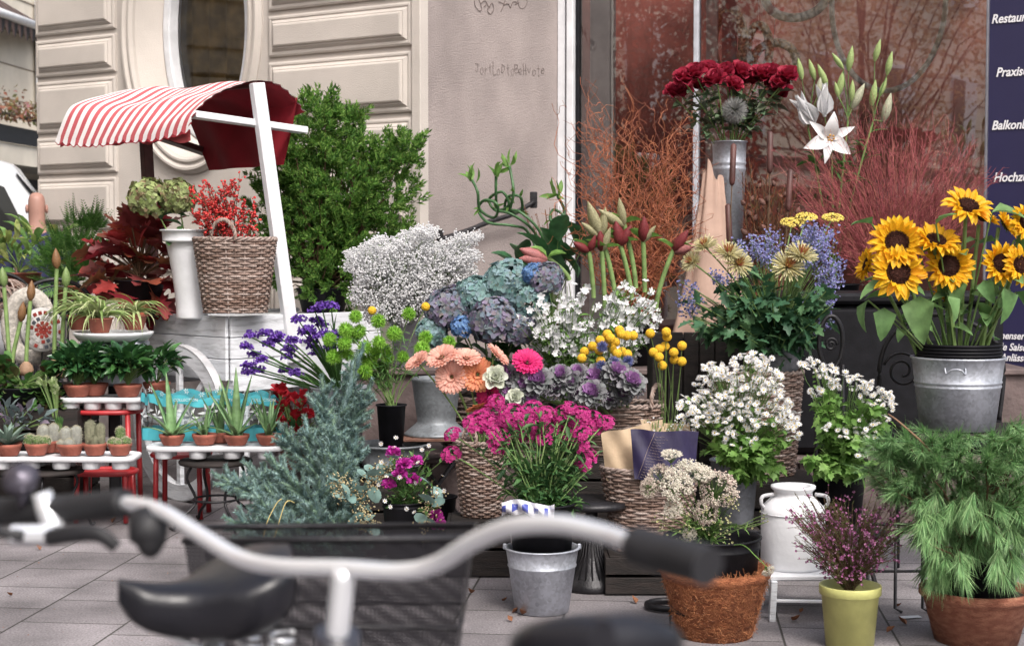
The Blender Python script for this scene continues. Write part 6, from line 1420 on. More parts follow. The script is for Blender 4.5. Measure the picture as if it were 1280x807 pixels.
b = MB(); d = dirs(160, 0); b.inst(T_ico(1), d*[1, 1, .35], frames(d), rng.uniform(.08, .14, 160)); YAR = b.mesh('yarrow', [leafmat('yarrow_yellow', [(.55, .42, .06), (.65, .52, .14), (.42, .32, .06)], .9, 0)])
for x, y, r, lb in ((990, 279, 14, 'flat yellow yarrow head nearest the cattails'), (1008, 272, 13, 'middle yellow yarrow head below the red twigs'), (1041, 273, 13, 'yellow yarrow head nearest the sunflowers')): flower('yarrow', lb, 'flower', cm+[0, .1, 0], W(x, y, 6.75), [('flower_head', YAR, 1)], (0, -.35, 1), M(r, 6.75), sr=.003)

# black wooden tub behind craspedia
db = W(868, 520, 6.9); t = thing('dark_planter', 'large nearly black wooden planter between craspedia and hamper', 'planter', (db[0], 7.0-.12, .0)); zt = W(868, 415, 6.75)[2]
b = MB(); [b.box((x, -.13, zt/2), (.066, .02, zt), 0, 0, .003) for x in np.arange(-.175, .19, .07)]; b.build('board_front', M_darkwood, t); b = MB(); b.box((0, .02, zt/2-.01), (.41, .27, zt-.03), 0, 0, .004); b.build('body', M_liner, t)

# ================================================================ black chest, scroll chair, sunflowers
t = thing('black_chest', 'big glossy black chest behind the scroll backed chair', 'chest', (W(1120, 500, 7.0)[0], 7.25, .36)); zt = W(1120, 368, 6.95)[2]-.36
b = MB(); b.box((0, 0, zt/2-.02), (1.0, .5, zt-.06), 0, 0, .03); b.build('body', M_blackplastic, t); b = MB(); b.box((0, 0, zt-.02), (1.04, .54, .05), 0, 0, .015); b.build('lid', M_blackplastic, t)
sc_ = W(1150, 560, 6.1); t = thing('scroll_chair', 'black wrought iron chair with scrolls behind the sunflower bucket', 'chair', (sc_[0], 6.2, 0))
def scr(b, c, r, tn, ph, sg=1, rt_=.006, q=.72): a = np.linspace(0, tn*2*PI, 60); rr_ = r*(1-q*a/a[-1]); b.tube(np.stack([c[0]+sg*rr_*np.cos(a+ph), 0*a, c[2]+rr_*np.sin(a+ph)], 1)-[0, 0, 0], rt_, 6)
X0 = W(1150, 455, 6.2)-np.array([sc_[0], 6.2, 0]); u = M(1, 6.2)
b = MB(); b.tube([(X0[0]-48*u, 0, X0[2]-70*u), (X0[0]-50*u, 0, X0[2]), (X0[0]-30*u, 0, X0[2]+42*u), (X0[0]+20*u, 0, X0[2]+62*u), (X0[0]+80*u, 0, X0[2]+42*u), (X0[0]+104*u, 0, X0[2]), (X0[0]+100*u, 0, X0[2]-70*u)], .010, 8, smooth_path=8); b.build('back_hoop', M_blackiron, t)
for cx, r, sg in ((-22, 24, -1), (60, 24, 1)): b = MB(); scr(b, (X0[0]+cx*u, 0, X0[2]-8*u), r*u, 1.7, .3, sg); b.tube([(X0[0]+cx*u-sg*r*u, 0, X0[2]-8*u), (X0[0]+cx*u-sg*r*u*1.1, 0, X0[2]-60*u)], .006, 6); b.build('scroll', M_blackiron, t)
sz = W(1200, 540, 5.85)[2]; b = MB(); b.box((.16, -.2, sz-.014), (.5, .44, .025), 0, 0, .008); b.build('seat', M_darkwood, t)
for x in (-.06, .38):
    for y in (-.39, .0): b = MB(); b.tube([(x, y, sz-.02), (x, y, .006)], .009, 7); b.build('leg', M_blackiron, t)
ov = W(1040, 428, 6.3); t = thing('oval_ring_chair', 'black iron chair back with tall oval ring beside the white asters', 'chair', (ov[0], 6.32, 0)); b = MB(); a = np.linspace(0, 2*PI, 41)[:-1]
b.tube(np.stack([M(15, 6.3)*np.cos(a), 0*a, ov[2]+M(33, 6.3)*np.sin(a)], 1), .010, 8, closed=True); b.build('oval_ring', M_blackiron, t); b = MB(); a = np.linspace(0, 3*PI, 40); b.tube(np.stack([M(8, 6.3)*(1-a/12)*np.cos(a), 0*a, ov[2]-.01+M(9, 6.3)*(1-a/12)*np.sin(a)], 1), .006, 6); b.build('scroll', M_blackiron, t)
for x in (-.05, .05): b = MB(); b.tube([(x, 0, ov[2]-M(28, 6.3)), (x*1.4, 0, .006)], .008, 7); b.build('leg', M_blackiron, t)
sf = np.array([W(1201, 540, 5.9)[0], 5.95, sz+.0]); sh = W(1201, 447, 5.87)[2]-sz
pot('metal_bucket', 'large ribbed zinc bucket with handle holding the sunflowers', 'bucket', sf, M(57, 5.9), M(46, 5.9), sh, M_zinc, bands=(.60, .66), soil=(M_water, .8), ears=True, rimr=.007)
t = thing('black_pot_stack', 'nested black plastic pots sticking out of the sunflower bucket', 'pots', sf+[0, 0, sh*.5]); b = MB(); r_ = M(53, 5.9); z0 = sh*.5
for i in range(5): z = z0-.01+i*M(4.2, 5.9); b.lathe([(r_-.012, z-.03), (r_-.002, z), (r_+.001, z+.001), (r_+.001, z+.009), (r_-.005, z+.010), (r_-.01, z-.02)], 44)
b.build('pot_rims', M_blackplastic, t)
SUNS = []
for vr, (dn, dt) in enumerate(((0, 0), (-2, -.14), (2, .1), (-1, .2))):
  b = MB()
  for k, (n, tl, sc) in enumerate(((19, 1.28, 1.0), (17, 1.08, .95), (15, .85, .8))): b.inst(flat(ring_of(T_leaf(.42, 5, .35-.3*k+dt, .16, 'lance'), n+dn, tl+dt*.6, .40, .62*sc, .10+.05*(vr > 1), k*.5)), [(0, 0, -.02)], np.eye(3)[None], 1)
  d_ = np.array([[r*math.cos(a), r*math.sin(a), .05-.12*(r-.2)**2] for i in range(330) for r, a in [(.42*math.sqrt(i/330), i*2.39996)]]); b.inst(T_needle(.35, 1), d_, frames(nz(np.array([0, 0, 1.])+rng.normal(0, .2, (330, 3))+d_*[1, 1, 0])), .065)
  b.lathe([(0, .06), (.2, .06), (.38, .03), (.45, -.03), (.3, -.12), (.06, -.2)], 24, mi=1); b.inst(flat(ring_of(T_leaf(.4, 3, .5, .1, 'lance', 2), 14, 1.5, .2, .4, .1)), [(0, 0, -.07)], np.eye(3)[None], 1)
  if vr == 0: MS = [leafmat('sunflower_petal', [(.78, .42, .01), (.85, .52, .02), (.80, .34, .01)], .55, .35, namt=.2), leafmat('sunflower_disc', [(.035, .012, .008), (.07, .02, .012), (.02, .008, .006)], .9, 0), G_mid]
  SUNS.append(b.mesh('sunflower_head', MS))
SFL = [(1121, 303, 31, (-.1, -1, .35), 'sunflower with large dark disc at the upper outer corner near the red twigs'), (1123, 340, 31, (.05, -1, .15), 'sunflower facing straight out, lowest of the front ones'), (1170, 300, 26, (.1, -.6, .8), 'sunflower tilted upward between the two centre ones'), (1186, 332, 28, (0, -1, .2), 'sunflower in the middle of the bucket facing the street'), (1210, 257, 28, (.1, -.7, .8), 'topmost sunflower looking up'), (1252, 329, 25, (.15, -1, .2), 'sunflower over the bucket rim near the navy sign'), (1276, 331, 23, (.3, -.9, .2), 'outermost front sunflower at the picture edge'), (1257, 280, 19, (.8, -.4, .5), 'side facing sunflower below the navy sign text'), (1284, 278, 22, (.2, -.9, .3), 'half cut off sunflower high at the picture edge'), (1184, 362, 17, (.1, -.7, -.8), 'drooping orange sunflower hanging under the middle one'), (1228, 272, 20, (.4, -.1, .9), 'sunflower behind the topmost one'), (1084, 330, 20, (-.9, -.1, .3), 'sunflower turned away towards the blue sea lavender')]
smo = sf+[0, 0, sh*.4]; G_sun = leafmat('sunflower_leaf', [(.07, .16, .05), (.12, .22, .08), (.16, .26, .10)], .55, .3); T_sun = T_leaf(.72, 5, .7, .12, 'heart', wav=.02)
for x, y, r, z, lb in SFL:
    Y = 5.82+(.12 if r < 22 else 0)+rng.uniform(-.05, .05); base = smo+np.array([(x-1190)/100*.09, rng.uniform(-.04, .08), 0])
    flower('sunflower', lb, 'flower', base, W(x, y, Y), [('flower_head', SUNS[(x+y) % 4], 1)], z, M(r, Y)*1.15, sr=.0075, off=.03, bend=1.1, nl=4, leaves=T_sun, lsz=.10, cool=G_sun)
    # calyx neck
t = thing('sunflower_leaves', 'broad green sunflower leaves hanging over the zinc bucket rim', 'leaves', smo); LV = [(1112, 355, -1, -.1, .14), (1085, 375, -.5, -1, .13), (1105, 385, -.1, -1, .13), (1150, 370, -.1, -1, .19), (1090, 280, -1, .3, .10), (1150, 320, .5, .6, .13), (1185, 370, .3, -.7, .11), (1230, 350, .2, -.8, .10), (1255, 360, .1, -1, .14), (1270, 365, .6, -.7, .13), (1240, 265, .8, .1, .13), (1268, 300, .5, -.5, .1), (1200, 350, -.3, -.9, .12), (1170, 280, .4, .5, .09)]
b = MB(); P = np.array([W(x, y, 5.8+rng.uniform(-.05, .05)) for x, y, *_ in LV]); D = nz(np.array([(dx, -.35, dy) for _, _, dx, dy, _ in LV])); b.inst(T_sun, P, frames(D, 'up', .5), np.array([l[4] for l in LV])); b.bw('leaves', G_sun, t); b = MB(); b.tubes(stalks(smo, P, 6, 1.2), .004, 5); b.bw('stems', G_stem, t)

# ================================================================ gerberas in slim wicker basket
gb_ = W(598, 650, 6.05); bt = gb_[2]; crate('low black stand under the slim gerbera basket', gb_[0], 6.15, .26, .24, bt)
gh = W(598, 556, 6.05)[2]-bt; basket('slim tapered wicker basket with looped handle holding the gerberas', (gb_[0]+.01, 6.17, bt), M(24, 6.1), M(34, 6.1), gh, 34, 20, handle=[(-2.0, .03, .07)])
gm2 = np.array([gb_[0]+.01, 6.17, bt+gh*.6])
def gerb(cols, name, eye):
    b = MB()
    for k, (n, tl, sc) in enumerate(((26, 1.35, 1), (24, 1.18, .93), (20, .95, .6), (16, .6, .38))): b.inst(flat(ring_of(T_leaf(.25, 6, .15, .12, 'ray'), n, tl, .16 if k < 3 else .08, .84*sc, .05, k*.4)), [(0, 0, 0)], np.eye(3)[None], 1)
    d = dirs(90, .1); b.inst(T_ico(0, 1) if False else T_needle(.3, 1), d*[.2, .2, .08], frames(nz(d+[0, 0, 1])), .09); b.lathe([(0, .02), (.3, -.02), (.12, -.18), (.05, -.3)], 16, mi=2); return b.mesh(name, [leafmat(name+'_petal', cols, .6, .35, namt=.12), leafmat(name+'_eye', eye, .8, 0), G_mid])
GP = gerb([(.76, .40, .31), (.84, .52, .43), (.72, .34, .27)], 'peach_gerbera', [(.10, .03, .03), (.3, .15, .05)]); GO = gerb([(.80, .36, .18), (.74, .28, .16)], 'orange_gerbera', [(.06, .02, .02), (.4, .2, .08)]); GH = gerb([(.62, .02, .16), (.72, .04, .22)], 'hot_pink_gerbera', [(.05, .01, .02), (.6, .1, .2)])
for x, y, r, z, me, lb in ((552, 447, 24, (-.4, -.6, .8), GP, 'pale peach gerbera at the pompom end of the row'), (565, 471, 25, (-.2, -1, .15), GP, 'light peach gerbera facing forward, lowest'), (597, 468, 26, (.1, -1, .2), GO, 'salmon orange gerbera with dark centre'), (583, 448, 22, (.1, -.5, .9), GP, 'peach gerbera seen from its upper edge in the middle'), (621, 444, 21, (.7, -.2, .7), GP, 'peach gerbera turned sideways towards the hot pink one'), (522, 452, 20, (-.6, -.4, .8), GP, 'peach gerbera furthest out over the zinc urn'), (659, 453, 23, (.2, -.75, .7), GH, 'hot pink gerbera standing highest above the kale'), (612, 492, 26, (-.8, -.6, .1), GH, 'hot pink gerbera seen from the side under the orange one'), (595, 507, 17, (.3, -.3, -.9), GO, 'orange gerbera hanging upside down above the basket')):
    flower('gerbera', lb, 'flower', gm2, W(x, y, 6.08), [('flower_head', me, 1)], z, M(r*.88, 6.08), sr=.004, off=.02)
b = MB()
for k, (n, tl, sc) in enumerate(((4, .1, .7), (5, .4, .85), (6, .75, .95), (6, 1.05, 1.0))): b.inst(flat(ring_of(T_leaf(.9, 4, -.6+.3*k, .25, 'obovate', wav=.04), n, tl, .06, sc, .06, k)), [(0, 0, 0)], np.eye(3)[None], 1)
WR = b.mesh('white_bloom', [leafmat('greenish_white', [(.66, .70, .56), (.74, .76, .68)], .5, .3)])
for x, y, r, lb in ((620, 474, 17, 'white ruffled bloom between orange gerbera and kale'), (644, 497, 12, 'small greenish white bloom above the magenta flowers')): flower('white_ruffled_flower', lb, 'flower', gm2, W(x, y, 6.02), [('flower_head', WR, 1)], (-.1, -1, .5), M(r, 6.02), sr=.0035)

# ================================================================ kale, craspedia, thistles in small basket
kb = W(772, 560, 6.3); kb[2] -= .03; basket('wide wicker basket with handle behind the paper wrapped flowers', (kb[0], 6.38, kb[2]), M(52, 6.3), M(60, 6.3), W(772, 508, 6.3)[2]-kb[2], 34, 12, 1, .7, handle=[(-.6, .05, .09)])
crate('dark crate under the craspedia basket', kb[0], 6.38, .42, .34, kb[2]); km = np.array([kb[0], 6.36, kb[2]+.06])
b = MB()
for k, (n, tl, sc) in enumerate(((5, .1, .55), (7, .4, .7), (9, .75, .85), (10, 1.05, .95), (11, 1.3, 1.05))): b.inst(flat(ring_of(T_leaf(.62, 4, -.2, .2, 'obovate', 0 if k < 3 else 1, wav=.10), n, tl, .05, sc, .12, k)), [(0, 0, 0)], np.eye(3)[None], 1)
for i in range(200): pass
fr_ = dirs(260, .0)*[1, 1, .6]; b.inst(T_leaf(.7, 2, .8, .4, 'round', 1), fr_*[.95, .95, .5]-[0, 0, .1], frames(dirs(260)), .16); b.inst(T_leaf(.7, 2, .8, .4, 'round', 0), fr_[:120]*[.5, .5, .9], frames(dirs(120)), .13)
KALE = b.mesh('ornamental_kale', [leafmat('kale_purple', [(.30, .12, .36), (.42, .22, .46), (.36, .20, .38)], .6, .25), leafmat('kale_grey', [(.26, .28, .27), (.34, .30, .36), (.22, .26, .24)], .6, .25)])
for i, (x, y, r) in enumerate(((635, 473, 19), (655, 484, 19), (672, 478, 21), (690, 486, 17), (712, 480, 19), (746, 474, 20), (741, 494, 19), (770, 467, 19), (789, 480, 19), (726, 492, 16), (700, 470, 15), (775, 492, 17), (660, 502, 15), (640, 492, 13), (760, 500, 14), (722, 468, 14))):
    flower('ornamental_kale', 'frilly purple grey ornamental kale rosette above the magenta flowers', 'flower', km+[(x-730)*.0006, 0, 0], W(x, y, 6.12+rng.uniform(-.05, .05)), [('flower_head', KALE, 1)], (rng.normal(0, .3), -.75, .7), M(r, 6.12), group='ornamental kale rosettes', sr=.007, off=.02)
C1 = [(500, 650), (510, 625), (540, 605), (568, 583), (595, 560), (607, 575), (640, 545), (648, 560), (668, 565), (692, 565), (625, 590), (613, 615), (570, 660), (565, 620), (632, 632), (650, 625), (670, 635), (655, 685), (600, 592)]; C2 = [(755, 557), (815, 552), (818, 570), (810, 605), (790, 615), (767, 628), (788, 645), (843, 628), (845, 655), (874, 603), (873, 662), (800, 677)]
for L_, gx, lb, gr in ((C1, 772, 'yellow ball flower of the dense cluster above the purple kale', 'yellow balls above the kale'), (C2, 835, 'yellow ball flower of the looser cluster in front of the dark planter', 'yellow balls before the dark planter')):
    for x, y in L_:
        base = np.array([W(gx+rng.normal(0, 6), 530, 6.35)[0], 6.36, km[2]]); flower('craspedia', lb, 'flower', base, W(560+x/2.9875, 230+y/2.9875, 6.22+rng.uniform(-.05, .05)), [('flower_head', BALL, 1)], dirs(1, 0)[0], M(6, 6.2), group=gr, sr=.0016, bend=1.1)
b = MB(); d = dirs(300); b.inst(T_needle(.08), d*.3, frames(d), .75); THI = b.mesh('thistle', [leafmat('thistle_blue', [(.10, .12, .30), (.18, .20, .40)], .6, .1)])
for x, y in ((753, 433), (767, 452), (785, 451), (752, 457)): flower('blue_thistle', 'small spiky steel blue thistle between yellow balls and kale', 'flower', km, W(x, y, 6.15), [('flower_head', THI, 1)], dirs(1, 0)[0], M(8, 6.15), group='blue thistles', sr=.0016)

# ================================================================ magenta sweet william in buckets
bk = W(678, 771, 5.4); zb_ = np.array([bk[0], 5.47, 0])
pot('zinc_pail', 'small galvanised pail with wire handle standing on the pavement', 'bucket', zb_, M(46, 5.45), M(34, 5.45), W(678, 694, 5.35)[2]+.01, M_zinc, bands=(.72,), bail=True, lip=.004, soil=(M_water, .5))
pot('black_bucket', 'dark plastic bucket set inside the galvanised pail', 'bucket', zb_+[0, 0, .10], M(42, 5.45), M(34, 5.45), W(678, 628, 5.45)[2]-.10, M_blackplastic, soil=(M_water, .85))
wm = zb_+[0, 0, .28]; SW = [(350, 370), (420, 350), (480, 350), (560, 345), (270, 370), (330, 400), (390, 400), (200, 385), (160, 385), (500, 395), (560, 420), (540, 445), (240, 470), (75, 425), (570, 530), (600, 370), (240, 300), (650, 380), (180, 360), (450, 380), (300, 345), (610, 395), (230, 400), (380, 330), (225, 350), (530, 370), (360, 430), (420, 445), (480, 435), (310, 440), (560, 470), (500, 460), (250, 430), (590, 500), (290, 385), (70, 500), (440, 400), (520, 330)]
tpx = [(540+x/2.9875, 400+y/2.9875) for x, y in SW]; t = thing('sweet_william_bunch', 'big bunch of magenta sweet william with green stems above the pail', 'flowers', wm); tp = cl(tpx, 5.6, .10); P = stalks(wm, tp, 8, 1.5, .003)
ex = stalks(wm, cl(blobpts([(680, 560, 75, 45), (690, 600, 60, 40)], .012), 5.55, .12), 8, 1.4, .004); b = MB(); b.tubes(P, .003, 5); b.tubes(ex, .0018, 4); b.bw('stems', G_stem, t)
b = MB(); 
for Q, n in ((P, 500), (ex, 950)): q, tg = pt_on(Q, n, .2, .97); b.inst(T_leaf(.26, 4, .7, .15, 'lance'), q, frames(nz(tg*.6+rng.normal(0, .7, q.shape)+[0, -.2, 0]), 'up', .5), rng.uniform(.035, .065, n))
b.bw('leaves', leafmat('sw_leaf', [(.025, .07, .025), (.05, .12, .04), (.08, .16, .05)], .5, .3), t)
FW = flat(ring_of(T_leaf(.85, 2, .3, .05, 'obovate'), 5, 1.1, .0))
b = MB(); N = 48; d = dirs(N, -.1); b.inst(FW, d*[1, 1, .5], frames(nz(d+[0, 0, .6])), rng.uniform(.24, .34, N)); b.inst(T_leaf(.2, 2, .2, .1, 'lance', 1), d[:24]*.4-[0, 0, .3], frames(d[:24]), .5); SWM = b.mesh('sweet_william', [leafmat('magenta_petal', [(.36, .012, .14), (.50, .03, .22), (.44, .02, .17), (.60, .09, .32)], .6, .3), G_dark])
for p in tp: head('flower_head', t, SWM, p-wm, (rng.normal(0, .3), -.6, .8), M(rng.uniform(9, 14), 5.6))
t = thing('plastic_sachet', 'crumpled white plastic wrapper with blue print tucked into the pail bunch', 'wrapper', W(660, 636, 5.3)); c = np.array(t.location)
b = MB(); b.grid(lambda u, v: np.array([(u-.5)*M(66, 5.3), -.02*math.sin(v*3)+.014*math.sin(u*19+v*5), (v-.5)*.05+.010*math.sin(u*5.5)+.003*math.sin(u*17+v*9)]), 26, 8, 0, True, lambda u, v: 1 if (u*5 % 1 < .45 and .2 < v < .75) else 0); b.build('film', [mat('white_plastic', (.66, .66, .72), .2), mat('blue_print', (.08, .10, .40), .25)], t)

# pale kraft cone standing behind the rose vase, with dark dried pods
kc_ = W(900, 330, 7.62); t = thing('paper_cone', 'pale peach kraft paper cone standing behind twigs below the red roses', 'paper wrap', (kc_[0], 7.88, ut))
b = MB(); hA_ = W(893, 200, 7.7)[2]-ut
def cone(u, v): a = -2.2+u*3.6; r = .05+(1-v)**1.2*.20+.012*math.sin(u*31)*v; return (r*math.sin(a), -r*math.cos(a)*.5+.012*math.sin(u*21)*(1-v), v*hA_*(1-.22*abs(u-.4)+.03*math.sin(u*17)))
b.grid(cone, 30, 16); b.build('paper_sheet', mat('peach_paper', (.50, .34, .27), .8, var=.12, scale=5, bump=.5, bscale=14), t)
t = thing('dried_pod_branch', 'dark dried seed pods hanging between cattails and red twigs', 'branches', (W(960, 330, 7.7)[0], 7.85, ut)); o = np.array(t.location)
P = stalks(o, cl(blobpts([(960, 255, 30, 35), (945, 215, 18, 18), (985, 240, 20, 30)], .02), 7.85, .1), 6, 1.1, .01); b = MB(); b.tubes(P, .0022, 4); b.bw('stems', G_brownstem, t)
b = MB(); q, tg = pt_on(P, 70, .5, 1); b.inst(T_bud(w_=.32), q, frames(nz(tg+rng.normal(0, .6, q.shape))), rng.uniform(.03, .05, 70)); b.bw('pods', leafmat('dark_pod', [(.10, .05, .04), (.20, .10, .08), (.06, .03, .025)], .7, 0), t)
b = MB(); q, tg = pt_on(P, 1500, .4, 1); b.inst(T_needle(.02), q, frames(nz(tg+rng.normal(0, .5, q.shape))), .06); b.bw('grass_heads', leafmat('rust_grass', [(.34, .12, .05), (.26, .07, .04)], .8, .1), t)
# ================================================================ paper wrapped bouquet in the second wicker basket
pbk = W(815, 692, 5.75); PZ = .15; ph_ = W(815, 592, 5.7)[2]-PZ
crate('low black crate under the basket of wrapped flowers', pbk[0], 5.86, .36, .3, PZ)
basket('wide wicker basket with rope like handle holding the paper wrapped flowers', (pbk[0], 5.86, PZ), M(44, 5.75), M(62, 5.75), ph_, 40, 20, 1, .72, handle=[(-.9, .045, .10)])
pc = np.array([pbk[0], 5.86, PZ+.1])
M_kraft = mat('kraft_paper', (.56, .42, .28), .8, var=.12, scale=9, bump=.4, bscale=18); M_npaper = mat('navy_paper', (.022, .015, .062), .6, var=.15, scale=12, bump=.3, bscale=20)
def sheet(name, label, quad, mt, parent=None, bow=.04, text_=None, Y=5.75, inner=None):
    """a curved paper wrap: quad px = bottom-left, bottom-right, top-right, top-left"""
    c = [W(x, y, Yq) for x, y, Yq in quad]; t = parent or thing('paper_wrap', label, 'paper wrap', c[0]); o = np.array(t.location)
    def fn(u, v): p = (c[0]*(1-u)+c[1]*u)*(1-v)+(c[3]*(1-u)+c[2]*u)*v; return p-o+np.array([0, -bow*math.sin(PI*u)+.006*math.sin(u*17+v*6), .0025*math.sin(u*11)*v])
    b = MB(); b.grid(fn, 24, 14); b.grid(lambda u, v: fn(u, v)+[0, .0015, 0], 24, 14, 1); b.build(name, [mt, M_kraft], t); return t, fn
t1, _ = sheet('kraft_sheet', 'plain brown kraft paper cone standing in the wicker basket', [(758, 600, 5.8), (830, 608, 5.8), (828, 523, 5.84), (751, 541, 5.84)], M_kraft)
sheet('kraft_sheet', '', [(830, 605, 5.86), (870, 590, 5.9), (862, 530, 5.92), (800, 524, 5.88)], M_kraft, t1)
t2, fn2 = sheet('printed_sheet', 'kraft wrap with navy printed front and slanted lines of text', [(793, 598, 5.70), (868, 606, 5.74), (873, 538, 5.78), (788, 536, 5.72)], M_npaper)
b = MB()
def strip(u0, v0, u1, v1, w_): 
    P = [fn2(u0+(u1-u0)*k/6, v0+(v1-v0)*k/6)-[0, .0025, 0] for k in range(7)]; b.tube(P, w_, 4, flat=.3)
strip(.05, .02, .34, .97, .0016)
b.build('slanted_line', mat('beige_print', (.58, .46, .36), .7), t2)
b = MB()
for i in range(16):
    v = .06+i*.056; u = .10+v*.30-.02
    x = u
    for k in range(int(rng.integers(3, 6))): L = rng.uniform(.02, .045); strip(x, v, x+L, v-.012, .0011); x += L+.012
b.build('print_lines', mat('beige_print_small', (.50, .40, .34), .7), t2)
clump('wrapped_greens', 'green leaf tips showing inside the paper wraps', 'foliage', pc, blobpts([(835, 528, 22, 5), (815, 526, 10, 4)], .3), 5.83, .03, .0015, T_leaf(.2, 3, .3, .1, 'lance'), .05, 90, G_light, FL5, .006, 40, W_petal, .1)

# ================================================================ white asters, two bunches
FEV = flat(ring_of(T_leaf(.5, 2, .1, .05, 'round'), 9, 1.3, .22, .8)+ring_of(T_leaf(.5, 2, .1, .05, 'round'), 7, .9, .14, .6)+[(v*np.array([.26, .26, .14])+np.array([0, 0, .12]), f, 1, True) for v, f, m, s_ in T_ico(1)])
T_lobed = T_outline([(.02, 0), (.06, .15), (.3, .25), (.18, .38), (.42, .55), (.22, .62), (.28, .8), (.1, .85), (.02, 1)], .5, cup=.15)
def asters(label, bx, by, tops, leaves_bl, Y, nfl):
    base = W(bx, by, Y); t = thing('white_aster_bunch', label, 'flowers', base, 0, None); tp = cl(blobpts(tops, nfl), Y-.12, .10); P = stalks(base, tp, 8, 1.25, .004); ex = stalks(base, cl(blobpts(leaves_bl, .016), Y-.1, .12), 6, 1.2)
    b = MB(); b.tubes(P[::3], .0014, 4); b.tubes(ex, .0018, 4); b.bw('stems', G_stem, t)
    b = MB(); b.inst(FEV, tp, frames(nz(rng.normal(0, .45, tp.shape)+[-.1, -.5, .75])), rng.uniform(.010, .0145, len(tp))); b.bw('blossoms', [W_petal, Y_eye], t)
    b = MB(); q, tg = pt_on(ex, 1000, .3, 1); b.inst(T_lobed, q, frames(nz(tg*.5+rng.normal(0, .75, q.shape)+[0, -.3, 0]), 'up', .6), rng.uniform(.03, .062, 1000)); q, tg = pt_on(P, 260, .4, .93); b.inst(T_lobed, q, frames(nz(rng.normal(0, .8, q.shape)+[0, -.3, .2]), 'up', .6), rng.uniform(.015, .03, 260)); b.bw('leaves', leafmat('aster_leaf', [(.09, .19, .04), (.15, .28, .07), (.21, .35, .10)], .5, .4) if 'aster_leaf' not in bpy.data.materials else bpy.data.materials['aster_leaf'], t)
asters('full white daisy like aster bunch hanging over the hamper towards the wrapped flowers', 925, 585, [(900, 488, 36, 26), (935, 466, 32, 24), (876, 505, 30, 18), (915, 520, 44, 26), (955, 505, 36, 26), (982, 522, 20, 16), (948, 450, 18, 10), (895, 466, 22, 14), (864, 522, 16, 12), (925, 550, 26, 10), (858, 536, 10, 8), (962, 475, 20, 16), (990, 540, 10, 12)], [(930, 560, 50, 22), (900, 545, 30, 18), (955, 545, 35, 28), (920, 580, 30, 18), (955, 585, 20, 14), (925, 595, 10, 14)], 6.0, .12)
asters('looser white aster bunch with pale leaves between hamper and pine', 1050, 590, [(1020, 455, 20, 8), (1035, 465, 16, 10), (1045, 480, 10, 8), (1075, 480, 18, 10), (1095, 495, 22, 12), (1110, 510, 10, 16), (1062, 470, 10, 8), (1020, 490, 8, 8), (1080, 545, 16, 16), (1060, 540, 20, 8), (1085, 530, 14, 10), (1040, 535, 12, 6), (1078, 568, 8, 5), (1090, 555, 8, 10)], [(1045, 530, 35, 40), (1080, 520, 28, 28), (1030, 500, 18, 25), (1060, 570, 38, 26), (1095, 530, 20, 20), (1030, 580, 24, 14)], 6.0, .13)
for x, lb, w_, m_ in ((920, 'blue grey zinc pail under the fuller white asters', 30, M_zinc), (1052, 'black bucket under the looser white asters', 34, M_blackplastic)):
    p = W(x, 640, 6.0); pot('metal_bucket' if m_ is M_zinc else 'black_bucket', lb, 'bucket', (p[0], 6.05, W(x, 655, 6.0)[2]), M(w_, 6), M(w_*.8, 6), M(80, 6), m_, soil=(M_water, .85))
iz = W(920, 655, 6.0)[2]; t = thing('black_iron_table', 'black slatted iron table carrying the white asters', 'table', (W(985, 600, 6)[0], 6.06, 0))
b = MB(); [b.box((x, 0, iz-.01), (.05, .30, .016), 0, 0, .003) for x in np.arange(-.33, .36, .06)]; b.build('slatted_top', M_darkwood, t)
for x in (-.32, .33):
    for s_ in (-1, 1): b = MB(); b.bar((x, -s_*.15, 0), (x, s_*.15, iz-.02), .022, .014, up=(1, 0, 0)); b.build('leg', M_blackiron, t)
b = MB(); b.box((0, -.16, iz-.02), (.74, .012, .03), 0, 0, .002); b.build('front_rail', M_blackiron, t)

# ================================================================ coir pot with black tub, Queen Anne's lace
def coirmat(name, c1, c2):
    m = mat(name, c1, .95, var=.2, scale=30, bump=1, bscale=140, col2=c2, stretch=(1, 1, 2.5)); return m
M_coir = coirmat('coir_fibre', (.46, .17, .075), (.24, .075, .03)); M_coir2 = coirmat('pressed_coir', (.42, .18, .11), (.28, .10, .06))
def fuzz(b, rt, rb, h, N, L=.012):
    a = rng.uniform(0, 2*PI, N); z = rng.uniform(.02, 1, N); r = rb+(rt-rb)*z; p = np.stack([r*np.cos(a), r*np.sin(a), z*h], 1); o = np.stack([np.cos(a), np.sin(a), 0*a], 1); tg = np.stack([-np.sin(a), np.cos(a), 0*a], 1)
    d = nz(o*.35+tg*rng.normal(0, 1, (N, 1))+np.array([0, 0, 1])*rng.normal(0, .8, (N, 1))); q = stalks(p, p+d*rng.uniform(.5, 1.6, (N, 1))*L, 3, 1, .001); b.tubes(q, .00045, 3)
cpb = W(900, 812, 5.0); cpz = np.array([cpb[0], 5.13, 0]); ch = W(900, 722, 4.96)[2]
t = thing('coir_pot', 'shaggy orange brown coir fibre pot with a black tub inside', 'pot', cpz); b = MB(); rt, rb = M(69, 5.05), M(47, 5.05)
b.lathe([(0, 0), (rb, 0), (rb+(rt-rb)*.85, ch*.85), (rt*1.0, ch*.88), (rt*1.035, ch*.94), (rt*1.02, ch), (rt*.93, ch), (rb*.9, .02), (0, .02)], 60); b.build('pot', M_coir, t)
